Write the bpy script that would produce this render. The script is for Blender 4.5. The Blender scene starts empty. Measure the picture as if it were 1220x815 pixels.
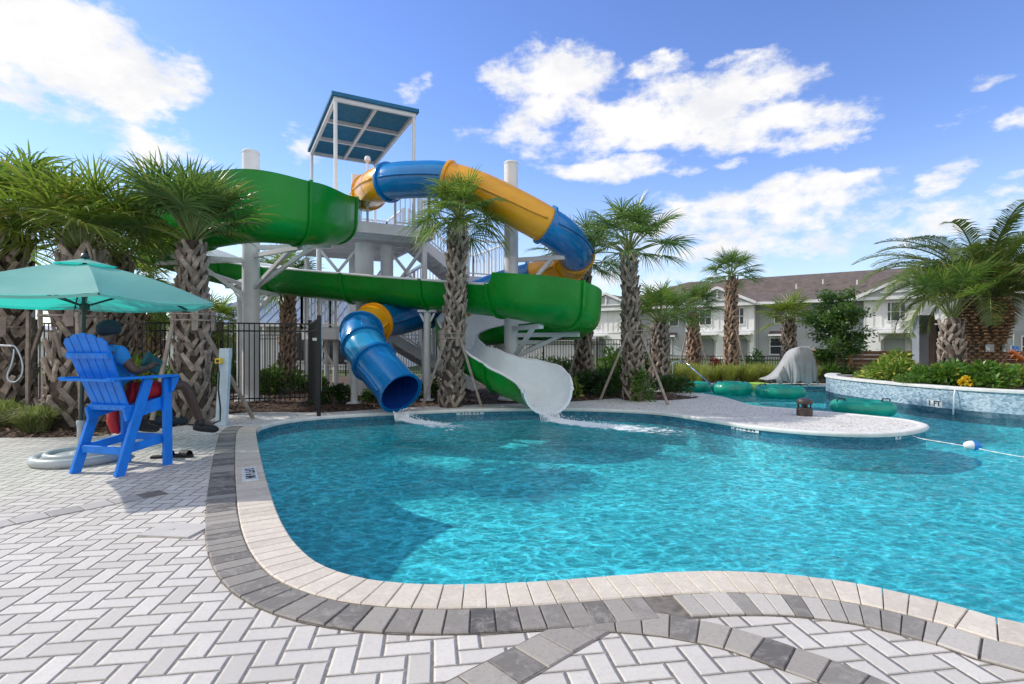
import bpy, bmesh, math, random
import numpy as np
from mathutils import Vector, Matrix, Quaternion, noise, geometry

random.seed(7)
V = Vector
R = math.radians
scene = bpy.context.scene
COL = scene.collection

# ---- site survey: camera eye 1.3 m above the deck, looking along +Y ----------
F, CX, HY, H = 640.0, 610.0, 412.0, 1.3


def G(px, py, z=0.0):
    y = (H - z) * F / (py - HY)
    return V(((px - CX) / F * y, y, z))


def W(px, py, y):
    return V(((px - CX) / F * y, y, H - (py - HY) / F * y))


# =============================================================================
# node helpers
# =============================================================================
class NT:
    def __init__(self, tree):
        self.t = tree
        self.n = tree.nodes
        self.l = tree.links

    def new(self, typ, **kw):
        nd = self.n.new(typ)
        for k, v in kw.items():
            setattr(nd, k, v)
        return nd

    def put(self, sock, val):
        if isinstance(val, bpy.types.NodeSocket):
            self.l.new(val, sock)
        elif val is not None:
            sock.default_value = val

    def m(self, op, a, b=None, c=None, clamp=False):
        nd = self.n.new('ShaderNodeMath')
        nd.operation = op
        nd.use_clamp = clamp
        for i, x in enumerate((a, b, c)):
            if x is not None:
                self.put(nd.inputs[i], x)
        return nd.outputs[0]

    def vm(self, op, a, b=None, scale=None):
        nd = self.n.new('ShaderNodeVectorMath')
        nd.operation = op
        self.put(nd.inputs[0], a)
        if b is not None:
            self.put(nd.inputs[1], b)
        if scale is not None:
            self.put(nd.inputs['Scale'], scale)
        return nd.outputs[0]

    def mix(self, fac, a, b, blend='MIX'):
        nd = self.n.new('ShaderNodeMix')
        nd.data_type = 'RGBA'
        nd.blend_type = blend
        nd.clamp_factor = True
        self.put(nd.inputs[0], fac)
        self.put(nd.inputs[6], c4(a))
        self.put(nd.inputs[7], c4(b))
        return nd.outputs[2]

    def ramp(self, val, a, b, lo=0.0, hi=1.0, smooth=True):
        nd = self.n.new('ShaderNodeMapRange')
        nd.interpolation_type = 'SMOOTHSTEP' if smooth else 'LINEAR'
        self.put(nd.inputs[0], val)
        nd.inputs[1].default_value = a
        nd.inputs[2].default_value = b
        nd.inputs[3].default_value = lo
        nd.inputs[4].default_value = hi
        return nd.outputs[0]

    def noise(self, vec, scale, detail=4.0, rough=0.55, out=0, dist=0.0):
        nd = self.n.new('ShaderNodeTexNoise')
        self.put(nd.inputs['Vector'], vec)
        nd.inputs['Scale'].default_value = scale
        nd.inputs['Detail'].default_value = detail
        nd.inputs['Roughness'].default_value = rough
        nd.inputs['Distortion'].default_value = dist
        return nd.outputs[out]

    def voro(self, vec, scale, feature='F1', out=0):
        nd = self.n.new('ShaderNodeTexVoronoi')
        nd.feature = feature
        self.put(nd.inputs['Vector'], vec)
        nd.inputs['Scale'].default_value = scale
        return nd.outputs[out]

    def obj(self):
        return self.n.new('ShaderNodeTexCoord').outputs['Object']

    def island(self):
        return self.n.new('ShaderNodeNewGeometry').outputs['Random Per Island']

    def sep(self, v):
        nd = self.n.new('ShaderNodeSeparateXYZ')
        self.put(nd.inputs[0], v)
        return nd.outputs

    def comb(self, x, y, z):
        nd = self.n.new('ShaderNodeCombineXYZ')
        for i, q in enumerate((x, y, z)):
            self.put(nd.inputs[i], q)
        return nd.outputs[0]

    def bump(self, h, strength=0.5, dist=0.01):
        nd = self.n.new('ShaderNodeBump')
        nd.inputs['Strength'].default_value = strength
        nd.inputs['Distance'].default_value = dist
        self.put(nd.inputs['Height'], h)
        return nd.outputs[0]


def c4(c):
    if isinstance(c, bpy.types.NodeSocket) or c is None:
        return c
    c = tuple(c)
    return c if len(c) == 4 else c + (1.0,)


def new_mat(name):
    m = bpy.data.materials.new(name)
    m.use_nodes = True
    nt = NT(m.node_tree)
    b = nt.n['Principled BSDF']
    return m, nt, b


def mat(name, col, rough=0.5, var=0.12, scale=6.0, metal=0.0, bump=0.0, bscale=60.0, coat=0.0,
        island=0.0, dirt=0.0, spec=None):
    """A painted / natural surface: base colour with soft blotches, optional per-piece tint and grain."""
    m, nt, b = new_mat(name)
    o = nt.obj()
    n1 = nt.noise(o, scale, 5.0, 0.6)
    d = tuple(max(0, x * (1 - var)) for x in col)
    l = tuple(min(1, x * (1 + var)) for x in col)
    c = nt.mix(nt.ramp(n1, 0.3, 0.7), d, l)
    if island:
        r = nt.island()
        c = nt.mix(1.0, c, nt.comb(*[nt.ramp(r, 0, 1, 1 - island, 1 + island, False)] * 3), 'MULTIPLY')
    if dirt:
        n2 = nt.noise(o, scale * 0.35, 8.0, 0.7)
        c = nt.mix(nt.m('MULTIPLY', nt.ramp(n2, 0.5, 0.75), dirt), c, (col[0] * .45, col[1] * .42, col[2] * .38))
    nt.put(b.inputs['Base Color'], c)
    nt.put(b.inputs['Roughness'], nt.ramp(nt.noise(o, scale * 2.2, 3), 0.3, 0.7, max(0, rough - .06), min(1, rough + .06)))
    b.inputs['Metallic'].default_value = metal
    if coat:
        b.inputs['Coat Weight'].default_value = coat
        b.inputs['Coat Roughness'].default_value = 0.08
    if spec is not None:
        b.inputs['Specular IOR Level'].default_value = spec
    if bump:
        nt.put(b.inputs['Normal'], nt.bump(nt.noise(o, bscale, 6, 0.65), bump, 0.01))
    return m


def leaf_mat(name, a, b_, yellow=None, trans=0.35, rough=0.45, amt=0.12):
    """Leaves: per-leaf tint between two greens, a few yellowed ones, light passing through."""
    m, nt, b = new_mat(name)
    r = nt.island()
    c = nt.mix(r, a, b_)
    o = nt.obj()
    c = nt.mix(nt.m('MULTIPLY', nt.ramp(nt.noise(o, 3.0, 3), 0.4, 0.7), 0.4), c, tuple(x * .6 for x in a))
    if yellow:
        r2 = nt.m('FRACT', nt.m('MULTIPLY', r, 17.31))
        c = nt.mix(nt.ramp(r2, 1 - amt, 1 - amt * .5), c, yellow)
    nt.put(b.inputs['Base Color'], c)
    b.inputs['Roughness'].default_value = rough
    b.inputs['Specular IOR Level'].default_value = 0.4
    tr = nt.new('ShaderNodeBsdfTranslucent')
    nt.put(tr.inputs[0], nt.mix(0.5, c, (0.25, 0.4, 0.03)))
    mx = nt.new('ShaderNodeMixShader')
    mx.inputs[0].default_value = trans
    nt.l.new(b.outputs[0], mx.inputs[1])
    nt.l.new(tr.outputs[0], mx.inputs[2])
    nt.l.new(mx.outputs[0], nt.n['Material Output'].inputs['Surface'])
    return m


# =============================================================================
# mesh helpers
# =============================================================================
class MB:
    def __init__(self):
        self.v, self.f, self.mi = [], [], []

    def add(self, vs, fs, mi=0):
        o = len(self.v)
        self.v.extend([tuple(p) for p in vs])
        self.f.extend([tuple(i + o for i in f) for f in fs])
        self.mi.extend([mi] * len(fs))
        return self

    def hexa(self, p, mi=0):
        """8 corners: bottom ring 0-3, top ring 4-7"""
        return self.add(p, [(3, 2, 1, 0), (4, 5, 6, 7), (0, 1, 5, 4), (1, 2, 6, 5), (2, 3, 7, 6), (3, 0, 4, 7)], mi)

    def box(self, c, s, rot=None, mi=0):
        c = V(c)
        x, y, z = (q / 2 for q in s)
        p = [V(q) for q in ((-x, -y, -z), (x, -y, -z), (x, y, -z), (-x, y, -z), (-x, -y, z), (x, -y, z), (x, y, z), (-x, y, z))]
        if rot is not None:
            if not isinstance(rot, Matrix):
                rot = Matrix.Rotation(rot, 3, 'Z')
            p = [rot @ q for q in p]
        return self.hexa([c + q for q in p], mi)

    def beam(self, p, q, w, h, up=(0, 0, 1), mi=0):
        p, q = V(p), V(q)
        d = (q - p).normalized()
        up = V(up)
        if abs(d.dot(up)) > 0.99:
            up = V((0, 1, 0))
        s = d.cross(up).normalized() * (w / 2)
        u = s.cross(d).normalized() * (h / 2)
        return self.hexa([p - s - u, p + s - u, q + s - u, q - s - u, p - s + u, p + s + u, q + s + u, q - s + u], mi)

    def tube(self, pts, r, n=10, caps=True, mi=0, closed=False):
        pts = [V(p) for p in pts]
        m = len(pts)
        rr = r if isinstance(r, (list, tuple)) else [r] * m
        fr = frames(pts, closed)
        vs, fs = [], []
        for i in range(m):
            t, s, u = fr[i]
            for k in range(n):
                a = 2 * math.pi * k / n
                vs.append(pts[i] + (s * math.cos(a) + u * math.sin(a)) * rr[i])
        for i in range(m if closed else m - 1):
            j = (i + 1) % m
            for k in range(n):
                k2 = (k + 1) % n
                fs.append((i * n + k, i * n + k2, j * n + k2, j * n + k))
        if caps and not closed:
            fs.append(tuple(range(n))[::-1])
            fs.append(tuple((m - 1) * n + k for k in range(n)))
        return self.add(vs, fs, mi)

    def lathe(self, c, prof, n=24, mi=0, sx=1.0, sy=1.0, rot=None, caps=True):
        c = V(c)
        vs, fs = [], []
        for r, z in prof:
            for k in range(n):
                a = 2 * math.pi * k / n
                q = V((r * math.cos(a) * sx, r * math.sin(a) * sy, z))
                vs.append(c + (rot @ q if rot is not None else q))
        for i in range(len(prof) - 1):
            for k in range(n):
                k2 = (k + 1) % n
                fs.append((i * n + k, i * n + k2, (i + 1) * n + k2, (i + 1) * n + k))
        if caps and prof[0][0] > 1e-4:
            fs.append(tuple(range(n))[::-1])
        if caps and prof[-1][0] > 1e-4:
            fs.append(tuple((len(prof) - 1) * n + k for k in range(n)))
        return self.add(vs, fs, mi)

    def prism(self, poly, z0, z1, mi=0):
        n = len(poly)
        vs = [(p[0], p[1], z0) for p in poly] + [(p[0], p[1], z1) for p in poly]
        fs = [tuple(range(n))[::-1], tuple(range(n, 2 * n))]
        fs += [(i, (i + 1) % n, n + (i + 1) % n, n + i) for i in range(n)]
        return self.add(vs, fs, mi)

    def sheet(self, poly, z, holes=(), mi=0):
        loops = [[V((p[0], p[1], 0)) for p in poly]] + [[V((p[0], p[1], 0)) for p in h] for h in holes]
        tris = geometry.tessellate_polygon(loops)
        flat = [q for l in loops for q in l]
        fs = []
        for t in tris:
            a, b, c = (flat[i] for i in t)
            if (b - a).cross(c - a).z < 0:
                t = t[::-1]
            fs.append(t)
        return self.add([(p.x, p.y, z) for p in flat], fs, mi)

    def build(self, name, mats, parent=None, local=False, smooth=False, bevel=0.0, origin=None, seg=2):
        me = bpy.data.meshes.new(name)
        off = V((0, 0, 0))
        if parent is not None and not local:
            r = parent
            while r.parent:
                r = r.parent
            off = r.location.copy()
        if origin is not None and parent is None:
            off = V(origin)
        vs = [(x - off.x, y - off.y, z - off.z) for x, y, z in self.v]
        me.from_pydata(vs, [], self.f)
        for m in (mats if isinstance(mats, (list, tuple)) else [mats]):
            me.materials.append(m)
        if any(self.mi):
            me.polygons.foreach_set('material_index', self.mi)
        if smooth:
            me.polygons.foreach_set('use_smooth', [True] * len(self.f))
        me.validate()
        me.update()
        o = bpy.data.objects.new(name, me)
        COL.objects.link(o)
        if parent is not None:
            o.parent = parent
        elif origin is not None:
            o.location = off
        if bevel:
            bm = o.modifiers.new('Bevel', 'BEVEL')
            bm.width = bevel
            bm.segments = seg
            bm.limit_method = 'ANGLE'
        if smooth == 'auto':
            bmod = o.modifiers.new('Edges', 'EDGE_SPLIT')
            bmod.split_angle = R(38)
        return o


def frames(pts, closed=False):
    m = len(pts)
    out = []
    ref = None
    for i in range(m):
        if closed:
            t = (pts[(i + 1) % m] - pts[i - 1])
        else:
            t = pts[min(i + 1, m - 1)] - pts[max(i - 1, 0)]
        t = t.normalized() if t.length > 1e-9 else V((0, 0, 1))
        if ref is None:
            ref = V((0, 0, 1)) if abs(t.z) < 0.9 else V((1, 0, 0))
            s = t.cross(ref).normalized()
        else:
            s = (s - t * s.dot(t)).normalized()
        u = s.cross(t).normalized()
        out.append((t, s, u))
    return out


def catmull(pts, step=0.12, closed=False, lin=None):
    """Resample a Catmull-Rom curve. lin: extra per-point numbers interpolated linearly."""
    pts = [V(p) for p in pts]
    n = len(pts)
    out, ex = [], []
    rng = range(n if closed else n - 1)
    for i in rng:
        if closed:
            p0, p1, p2, p3 = pts[i - 1], pts[i], pts[(i + 1) % n], pts[(i + 2) % n]
        else:
            p1, p2 = pts[i], pts[i + 1]
            p0 = pts[i - 1] if i > 0 else p1 * 2 - p2
            p3 = pts[i + 2] if i + 2 < n else p2 * 2 - p1
        k = max(1, int(round((p2 - p1).length / step)))
        for j in range(k):
            t = j / k
            out.append(0.5 * ((2 * p1) + (p2 - p0) * t + (2 * p0 - 5 * p1 + 4 * p2 - p3) * t * t + (3 * p1 - p0 - 3 * p2 + p3) * t ** 3))
            if lin is not None:
                a, b = lin[i], lin[(i + 1) % n]
                ts = t * t * (3 - 2 * t)
                ex.append(tuple(x + (y - x) * ts for x, y in zip(a, b)))
    if not closed:
        out.append(pts[-1].copy())
        if lin is not None:
            ex.append(tuple(lin[-1]))
    return (out, ex) if lin is not None else out


def thing(name, label, cat, loc=(0, 0, 0), rotz=0.0, group=None):
    o = bpy.data.objects.new(name, None)
    o.empty_display_size = 0.2
    COL.objects.link(o)
    o.location = V(loc)
    o.rotation_euler = (0, 0, rotz)
    o['label'] = label
    o['category'] = cat
    if group:
        o['group'] = group
    return o


def tag(o, label, cat, group=None, kind=None):
    o['label'] = label
    o['category'] = cat
    if group:
        o['group'] = group
    if kind:
        o['kind'] = kind
    return o


def struct(o, label=None, kind='structure', cat=None):
    o['kind'] = kind
    if label:
        o['label'] = label
        o['category'] = cat or o.name.replace('_', ' ')
    return o


def copy_tree(o, parent=None):
    c = o.copy()
    COL.objects.link(c)
    if parent is not None:
        c.parent = parent
    for ch in list(o.children):
        copy_tree(ch, c)
    return c


def text_mesh(s, size, name):
    cu = bpy.data.curves.new(name, 'FONT')
    cu.body = s
    cu.size = size
    cu.extrude = 0.0012
    cu.offset = size * 0.022
    cu.align_x = 'CENTER'
    cu.align_y = 'CENTER'
    tmp = bpy.data.objects.new(name, cu)
    COL.objects.link(tmp)
    bpy.context.view_layer.update()
    dg = bpy.context.evaluated_depsgraph_get()
    me = bpy.data.meshes.new_from_object(tmp.evaluated_get(dg))
    bpy.data.objects.remove(tmp)
    bpy.data.curves.remove(cu)
    me.name = name
    return me
CAUSTIC = False
WATER_TINT = (0.52, 0.89, 0.92)
SUN_STRENGTH, SKY_STRENGTH, CLOUD_STRENGTH, EXPOSURE = 3.0, 0.135, 0.76, 0.42
REAR_FILL = 0.85
# =============================================================================
# materials
# =============================================================================
M = {}
M['white_steel'] = mat('white_steel', (0.74, 0.75, 0.77), 0.35, 0.05, 3.0, dirt=0.15)
M['white_paint'] = mat('white_paint', (0.72, 0.72, 0.73), 0.55, 0.06, 2.0, dirt=0.18)
M['green_gelcoat'] = mat('green_gelcoat', (0.001, 0.235, 0.020), 0.3, 0.22, 0.7, coat=0.08, dirt=0.12, spec=0.35)
M['flume_inside'] = mat('flume_inside', (0.74, 0.79, 0.81), 0.28, 0.06, 1.2, coat=0.2)
M['blue_gelcoat'] = mat('blue_gelcoat', (0.002, 0.175, 0.47), 0.24, 0.18, 0.8, coat=0.35, dirt=0.1)
M['light_blue_gelcoat'] = mat('light_blue_gelcoat', (0.02, 0.32, 0.62), 0.2, 0.12, 0.8, coat=0.6)
M['yellow_gelcoat'] = mat('yellow_gelcoat', (0.80, 0.37, 0.008), 0.28, 0.14, 0.8, coat=0.25, dirt=0.12)
M['tube_inside'] = mat('tube_inside', (0.008, 0.05, 0.26), 0.25, 0.1, 1.0, coat=0.3)
M['roof_fabric'] = mat('roof_fabric', (0.005, 0.135, 0.27), 0.6, 0.1, 3.0)
M['chair_blue'] = mat('chair_blue', (0.002, 0.20, 0.78), 0.48, 0.12, 9.0, island=0.09, bump=0.12, bscale=120, dirt=0.08)
M['black_iron'] = mat('black_iron', (0.012, 0.012, 0.014), 0.35, 0.2, 5.0)
M['lumber'] = mat('lumber', (0.30, 0.25, 0.21), 0.8, 0.25, 7.0, bump=0.4, bscale=40)
M['brown_wood'] = mat('brown_wood', (0.15, 0.075, 0.040), 0.65, 0.3, 5.0, island=0.25, bump=0.4, bscale=30)
M['post_wood'] = mat('post_wood', (0.36, 0.19, 0.09), 0.65, 0.2, 5.0, bump=0.3, bscale=30)
M['boot'] = mat('boot', (0.30, 0.245, 0.205), 0.85, 0.35, 9.0, bump=0.6, bscale=45, island=0.4)
M['boot_brown'] = mat('boot_brown', (0.33, 0.225, 0.16), 0.85, 0.35, 9.0, bump=0.6, bscale=45, island=0.4)
M['bark_core'] = mat('bark_core', (0.075, 0.055, 0.042), 0.9, 0.4, 12.0, bump=0.8, bscale=30)
M['date_bark'] = mat('date_bark', (0.34, 0.20, 0.105), 0.9, 0.4, 9.0, bump=0.8, bscale=35, island=0.35)
M['palm_leaf'] = leaf_mat('palm_leaf', (0.10, 0.185, 0.042), (0.18, 0.285, 0.062), (0.42, 0.37, 0.09), 0.45, 0.36, 0.08)
M['palm_leaf_dark'] = leaf_mat('palm_leaf_dark', (0.075, 0.15, 0.052), (0.14, 0.235, 0.075), (0.3, 0.28, 0.09), 0.42, 0.34, 0.05)
M['palm_leaf_yellow'] = leaf_mat('palm_leaf_yellow', (0.12, 0.19, 0.033), (0.22, 0.28, 0.05), (0.50, 0.42, 0.10), 0.45, 0.38, 0.12)
M['date_leaf'] = leaf_mat('date_leaf', (0.08, 0.135, 0.035), (0.155, 0.195, 0.052), (0.30, 0.26, 0.07), 0.25, 0.35, 0.08)
M['petiole'] = mat('petiole', (0.17, 0.21, 0.06), 0.5, 0.2, 5.0)
M['dry_fibre'] = mat('dry_fibre', (0.36, 0.27, 0.14), 0.9, 0.3, 8.0, island=0.3)
M['shrub_bright'] = leaf_mat('shrub_bright', (0.09, 0.20, 0.025), (0.24, 0.36, 0.05), (0.52, 0.48, 0.10), 0.35, 0.4, 0.2)
M['shrub_green'] = leaf_mat('shrub_green', (0.045, 0.13, 0.02), (0.11, 0.24, 0.035), (0.3, 0.3, 0.05), 0.3, 0.35, 0.05)
M['shrub_dark'] = leaf_mat('shrub_dark', (0.018, 0.055, 0.018), (0.045, 0.105, 0.028), None, 0.25, 0.35)
M['tree_leaf'] = leaf_mat('tree_leaf', (0.038, 0.098, 0.032), (0.085, 0.18, 0.05), None, 0.45, 0.4)
M['grass_blade'] = leaf_mat('grass_blade', (0.20, 0.26, 0.04), (0.38, 0.41, 0.08), (0.52, 0.42, 0.16), 0.4, 0.5, 0.18)
M['grass_grey'] = leaf_mat('grass_grey', (0.17, 0.22, 0.08), (0.33, 0.36, 0.14), (0.48, 0.40, 0.22), 0.4, 0.5, 0.15)
M['petal_yellow'] = mat('petal_yellow', (0.80, 0.55, 0.02), 0.5, 0.1, 20)
M['petal_red'] = mat('petal_red', (0.30, 0.025, 0.035), 0.5, 0.2, 20, island=0.3)
M['tree_bark'] = mat('tree_bark', (0.20, 0.16, 0.13), 0.9, 0.25, 10, bump=0.5)
M['bark_chip'] = mat('bark_chip', (0.125, 0.072, 0.046), 0.9, 0.4, 15, island=0.6)
M['teal_plastic'] = mat('teal_plastic', (0.002, 0.31, 0.215), 0.4, 0.15, 3.0, coat=0.1)
M['lime_plastic'] = mat('lime_plastic', (0.30, 0.52, 0.05), 0.35, 0.15, 3.0, coat=0.25)
M['skin'] = mat('skin', (0.075, 0.042, 0.030), 0.5, 0.15, 20)
M['shirt_blue'] = mat('shirt_blue', (0.010, 0.20, 0.55), 0.8, 0.12, 12, bump=0.2, bscale=200)
M['shorts_red'] = mat('shorts_red', (0.42, 0.010, 0.022), 0.75, 0.15, 12, bump=0.2, bscale=200)
M['cap_dark'] = mat('cap_dark', (0.006, 0.022, 0.036), 0.85, 0.25, 25, bump=0.5, bscale=180)
M['shoe_black'] = mat('shoe_black', (0.012, 0.012, 0.014), 0.6, 0.2, 20)
M['rescue_red'] = mat('rescue_red', (0.55, 0.010, 0.016), 0.45, 0.1, 8)
M['dark_teal'] = mat('dark_teal', (0.008, 0.085, 0.10), 0.5, 0.15, 10)
M['resin_grey'] = mat('resin_grey', (0.42, 0.45, 0.46), 0.4, 0.12, 5, dirt=0.25)
M['pole_green'] = mat('pole_green', (0.035, 0.055, 0.05), 0.3, 0.15, 5, metal=0.3)
M['steel'] = mat('steel', (0.55, 0.57, 0.58), 0.22, 0.08, 6, metal=1.0)
M['bronze'] = mat('bronze', (0.050, 0.036, 0.032), 0.45, 0.2, 14, bump=0.3, bscale=90)
M['rope_white'] = mat('rope_white', (0.70, 0.70, 0.68), 0.7, 0.1, 30)
M['float_blue'] = mat('float_blue', (0.01, 0.20, 0.62), 0.3, 0.1, 10, coat=0.3)
M['tarp_grey'] = mat('tarp_grey', (0.33, 0.335, 0.335), 0.75, 0.12, 3, bump=0.25, bscale=25)
M['pale_blue_plastic'] = mat('pale_blue_plastic', (0.52, 0.62, 0.70), 0.45, 0.08, 6, dirt=0.15)
M['outlet_yellow'] = mat('outlet_yellow', (0.72, 0.50, 0.02), 0.45, 0.1, 12)
M['grey_slab'] = mat('grey_slab', (0.24, 0.27, 0.31), 0.55, 0.1, 4)
M['sign_blue'] = mat('sign_blue', (0.02, 0.20, 0.60), 0.4, 0.05, 5)
M['sign_white'] = mat('sign_white', (0.78, 0.78, 0.78), 0.4, 0.05, 5)
M['ink_black'] = mat('ink_black', (0.012, 0.014, 0.016), 0.5, 0.1, 5)
M['rust_orange'] = mat('rust_orange', (0.50, 0.14, 0.025), 0.6, 0.35, 12)
M['tile_white'] = mat('tile_white', (0.66, 0.70, 0.72), 0.25, 0.06, 10)
M['cap_concrete'] = mat('cap_concrete', (0.66, 0.66, 0.63), 0.75, 0.09, 5, bump=0.2, bscale=60, dirt=0.2)
M['dark_glass'] = mat('dark_glass', (0.02, 0.027, 0.033), 0.08, 0.2, 0.6)
M['sage_grey'] = mat('sage_grey', (0.36, 0.38, 0.40), 0.6, 0.06, 0.6)
M['shingle'] = mat('shingle', (0.118, 0.094, 0.086), 0.9, 0.22, 2.0, bump=0.5, bscale=8)
M['metal_roof'] = mat('metal_roof', (0.24, 0.29, 0.34), 0.4, 0.08, 0.7, metal=0.25)
M['orange_plastic'] = mat('orange_plastic', (0.70, 0.16, 0.04), 0.5, 0.1, 5)


def umbrella_mat():
    m, nt, b = new_mat('umbrella_cloth')
    o = nt.obj()
    c = nt.mix(nt.ramp(nt.noise(o, 2.5, 5), 0.3, 0.7), (0.30, 0.62, 0.58), (0.36, 0.67, 0.63))
    nt.put(b.inputs['Base Color'], c)
    b.inputs['Roughness'].default_value = 0.75
    tr = nt.new('ShaderNodeBsdfTranslucent')
    nt.put(tr.inputs[0], (0.0, 0.62, 0.50, 1))
    mx = nt.new('ShaderNodeMixShader')
    mx.inputs[0].default_value = 0.5
    nt.l.new(b.outputs[0], mx.inputs[1])
    nt.l.new(tr.outputs[0], mx.inputs[2])
    nt.l.new(mx.outputs[0], nt.n['Material Output'].inputs['Surface'])
    nt.put(b.inputs['Normal'], nt.bump(nt.noise(o, 4, 3), 0.25, 0.03))
    return m


M['umbrella'] = umbrella_mat()


def siding_mat(name, col, pitch, amt=0.25):
    m, nt, b = new_mat(name)
    o = nt.obj()
    z = nt.sep(o)[2]
    fr = nt.m('FRACT', nt.m('MULTIPLY', z, 1 / pitch))
    line = nt.ramp(fr, 0.0, 0.14, 1.0, 0.0)
    c = nt.mix(nt.ramp(nt.noise(o, 0.8, 4), 0.3, 0.7), tuple(x * .94 for x in col), tuple(x * 1.05 for x in col))
    c = nt.mix(nt.m('MULTIPLY', line, amt), c, tuple(x * .45 for x in col))
    nt.put(b.inputs['Base Color'], c)
    b.inputs['Roughness'].default_value = 0.65
    nt.put(b.inputs['Normal'], nt.bump(fr, 0.6, 0.02))
    return m


M['siding_grey'] = siding_mat('siding_grey', (0.40, 0.42, 0.44), 0.18)
M['stucco'] = mat('stucco', (0.76, 0.755, 0.745), 0.8, 0.05, 0.6, bump=0.2, bscale=15, dirt=0.12)


def brick_mat():
    m, nt, b = new_mat('brick')
    tx = nt.new('ShaderNodeTexBrick')
    nt.put(tx.inputs['Vector'], nt.vm('MULTIPLY', nt.comb(nt.m('ADD', nt.sep(nt.obj())[0], nt.sep(nt.obj())[1]), nt.sep(nt.obj())[2], 0), (1, 1, 1)))
    tx.inputs['Color1'].default_value = (0.20, 0.11, 0.08, 1)
    tx.inputs['Color2'].default_value = (0.13, 0.075, 0.06, 1)
    tx.inputs['Mortar'].default_value = (0.25, 0.23, 0.21, 1)
    tx.inputs['Scale'].default_value = 5.0
    nt.put(b.inputs['Base Color'], tx.outputs[0])
    b.inputs['Roughness'].default_value = 0.85
    return m


M['brick'] = brick_mat()


def paver_mat():
    """90-degree herringbone of white concrete pavers, 104 x 208 mm, sand joints."""
    m, nt, b = new_mat('herringbone_pavers')
    o = nt.obj()
    rot = nt.new('ShaderNodeMapping')
    nt.put(rot.inputs[0], o)
    rot.inputs['Rotation'].default_value = (0, 0, R(-8.4))
    w = 0.104
    wob = nt.vm('SCALE', nt.vm('SUBTRACT', nt.noise(o, 2.0, 2, out=1), (0.5, 0.5, 0.5)), scale=0.012)
    p = nt.vm('SCALE', nt.vm('ADD', rot.outputs[0], wob), scale=1 / w)
    x, y, _ = nt.sep(p)
    i, j = nt.m('FLOOR', x), nt.m('FLOOR', y)
    fx, fy = nt.m('SUBTRACT', x, i), nt.m('SUBTRACT', y, j)
    k = nt.m('FLOORED_MODULO', nt.m('SUBTRACT', i, j), 4.0)
    k1 = nt.m('COMPARE', k, 1.0, 0.3)
    k2 = nt.m('COMPARE', k, 2.0, 0.3)
    vert = nt.m('GREATER_THAN', k, 1.5)
    hor = nt.m('SUBTRACT', 1.0, vert)
    along = nt.m('ADD', nt.m('MULTIPLY', hor, nt.m('ADD', fx, k1)), nt.m('MULTIPLY', vert, nt.m('ADD', fy, k2)))
    across = nt.m('ADD', nt.m('MULTIPLY', hor, fy), nt.m('MULTIPLY', vert, fx))
    oi = nt.m('SUBTRACT', i, k1)
    oj = nt.m('SUBTRACT', j, k2)
    d = nt.m('MINIMUM', nt.m('MINIMUM', along, nt.m('SUBTRACT', 2.0, along)),
             nt.m('MINIMUM', across, nt.m('SUBTRACT', 1.0, across)))
    wn = nt.new('ShaderNodeTexWhiteNoise')
    wn.noise_dimensions = '3D'
    nt.put(wn.inputs[0], nt.comb(oi, oj, vert))
    rnd = wn.outputs[0]
    fine = nt.noise(o, 60, 6, 0.7)
    blot = nt.noise(o, 1.1, 6, 0.6)
    base = nt.mix(rnd, (0.50, 0.468, 0.42), (0.645, 0.608, 0.555))
    base = nt.mix(nt.m('MULTIPLY', nt.ramp(rnd, 0.90, 0.96), 0.6), base, (0.52, 0.49, 0.45))
    base = nt.mix(nt.m('MULTIPLY', nt.ramp(blot, 0.45, 0.68), 0.42), base, (0.46, 0.44, 0.415))
    base = nt.mix(nt.m('MULTIPLY', nt.ramp(fine, 0.42, 0.72), 0.38), base, (0.40, 0.385, 0.37))
    stain = nt.ramp(nt.noise(o, 0.42, 8, 0.68, dist=0.8), 0.50, 0.66)
    base = nt.mix(nt.m('MULTIPLY', stain, 0.28), base, (0.36, 0.335, 0.30))
    spots = nt.voro(o, 45)
    spotmask = nt.m('MULTIPLY', nt.ramp(spots, 0.10, 0.16, 1, 0), nt.ramp(nt.noise(o, 2.6, 3), 0.55, 0.68))
    base = nt.mix(nt.m('MULTIPLY', spotmask, 0.5), base, (0.22, 0.2, 0.18))
    joint = nt.ramp(nt.m('ADD', d, nt.m('MULTIPLY', nt.m('SUBTRACT', nt.noise(o, 35, 2), 0.5), 0.05)), 0.026, 0.058, 1.0, 0.0)
    col = nt.mix(joint, base, nt.mix(nt.noise(o, 9, 3), (0.10, 0.086, 0.07), (0.25, 0.225, 0.19)))
    nt.put(b.inputs['Base Color'], col)
    b.inputs['Roughness'].default_value = 0.82
    h = nt.m('ADD', nt.ramp(d, 0.02, 0.13), nt.m('MULTIPLY', fine, 0.12))
    h = nt.m('ADD', h, nt.m('MULTIPLY', rnd, 0.10))
    nt.put(b.inputs['Normal'], nt.bump(h, 0.7, 0.012))
    return m


M['pavers'] = paver_mat()


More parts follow.
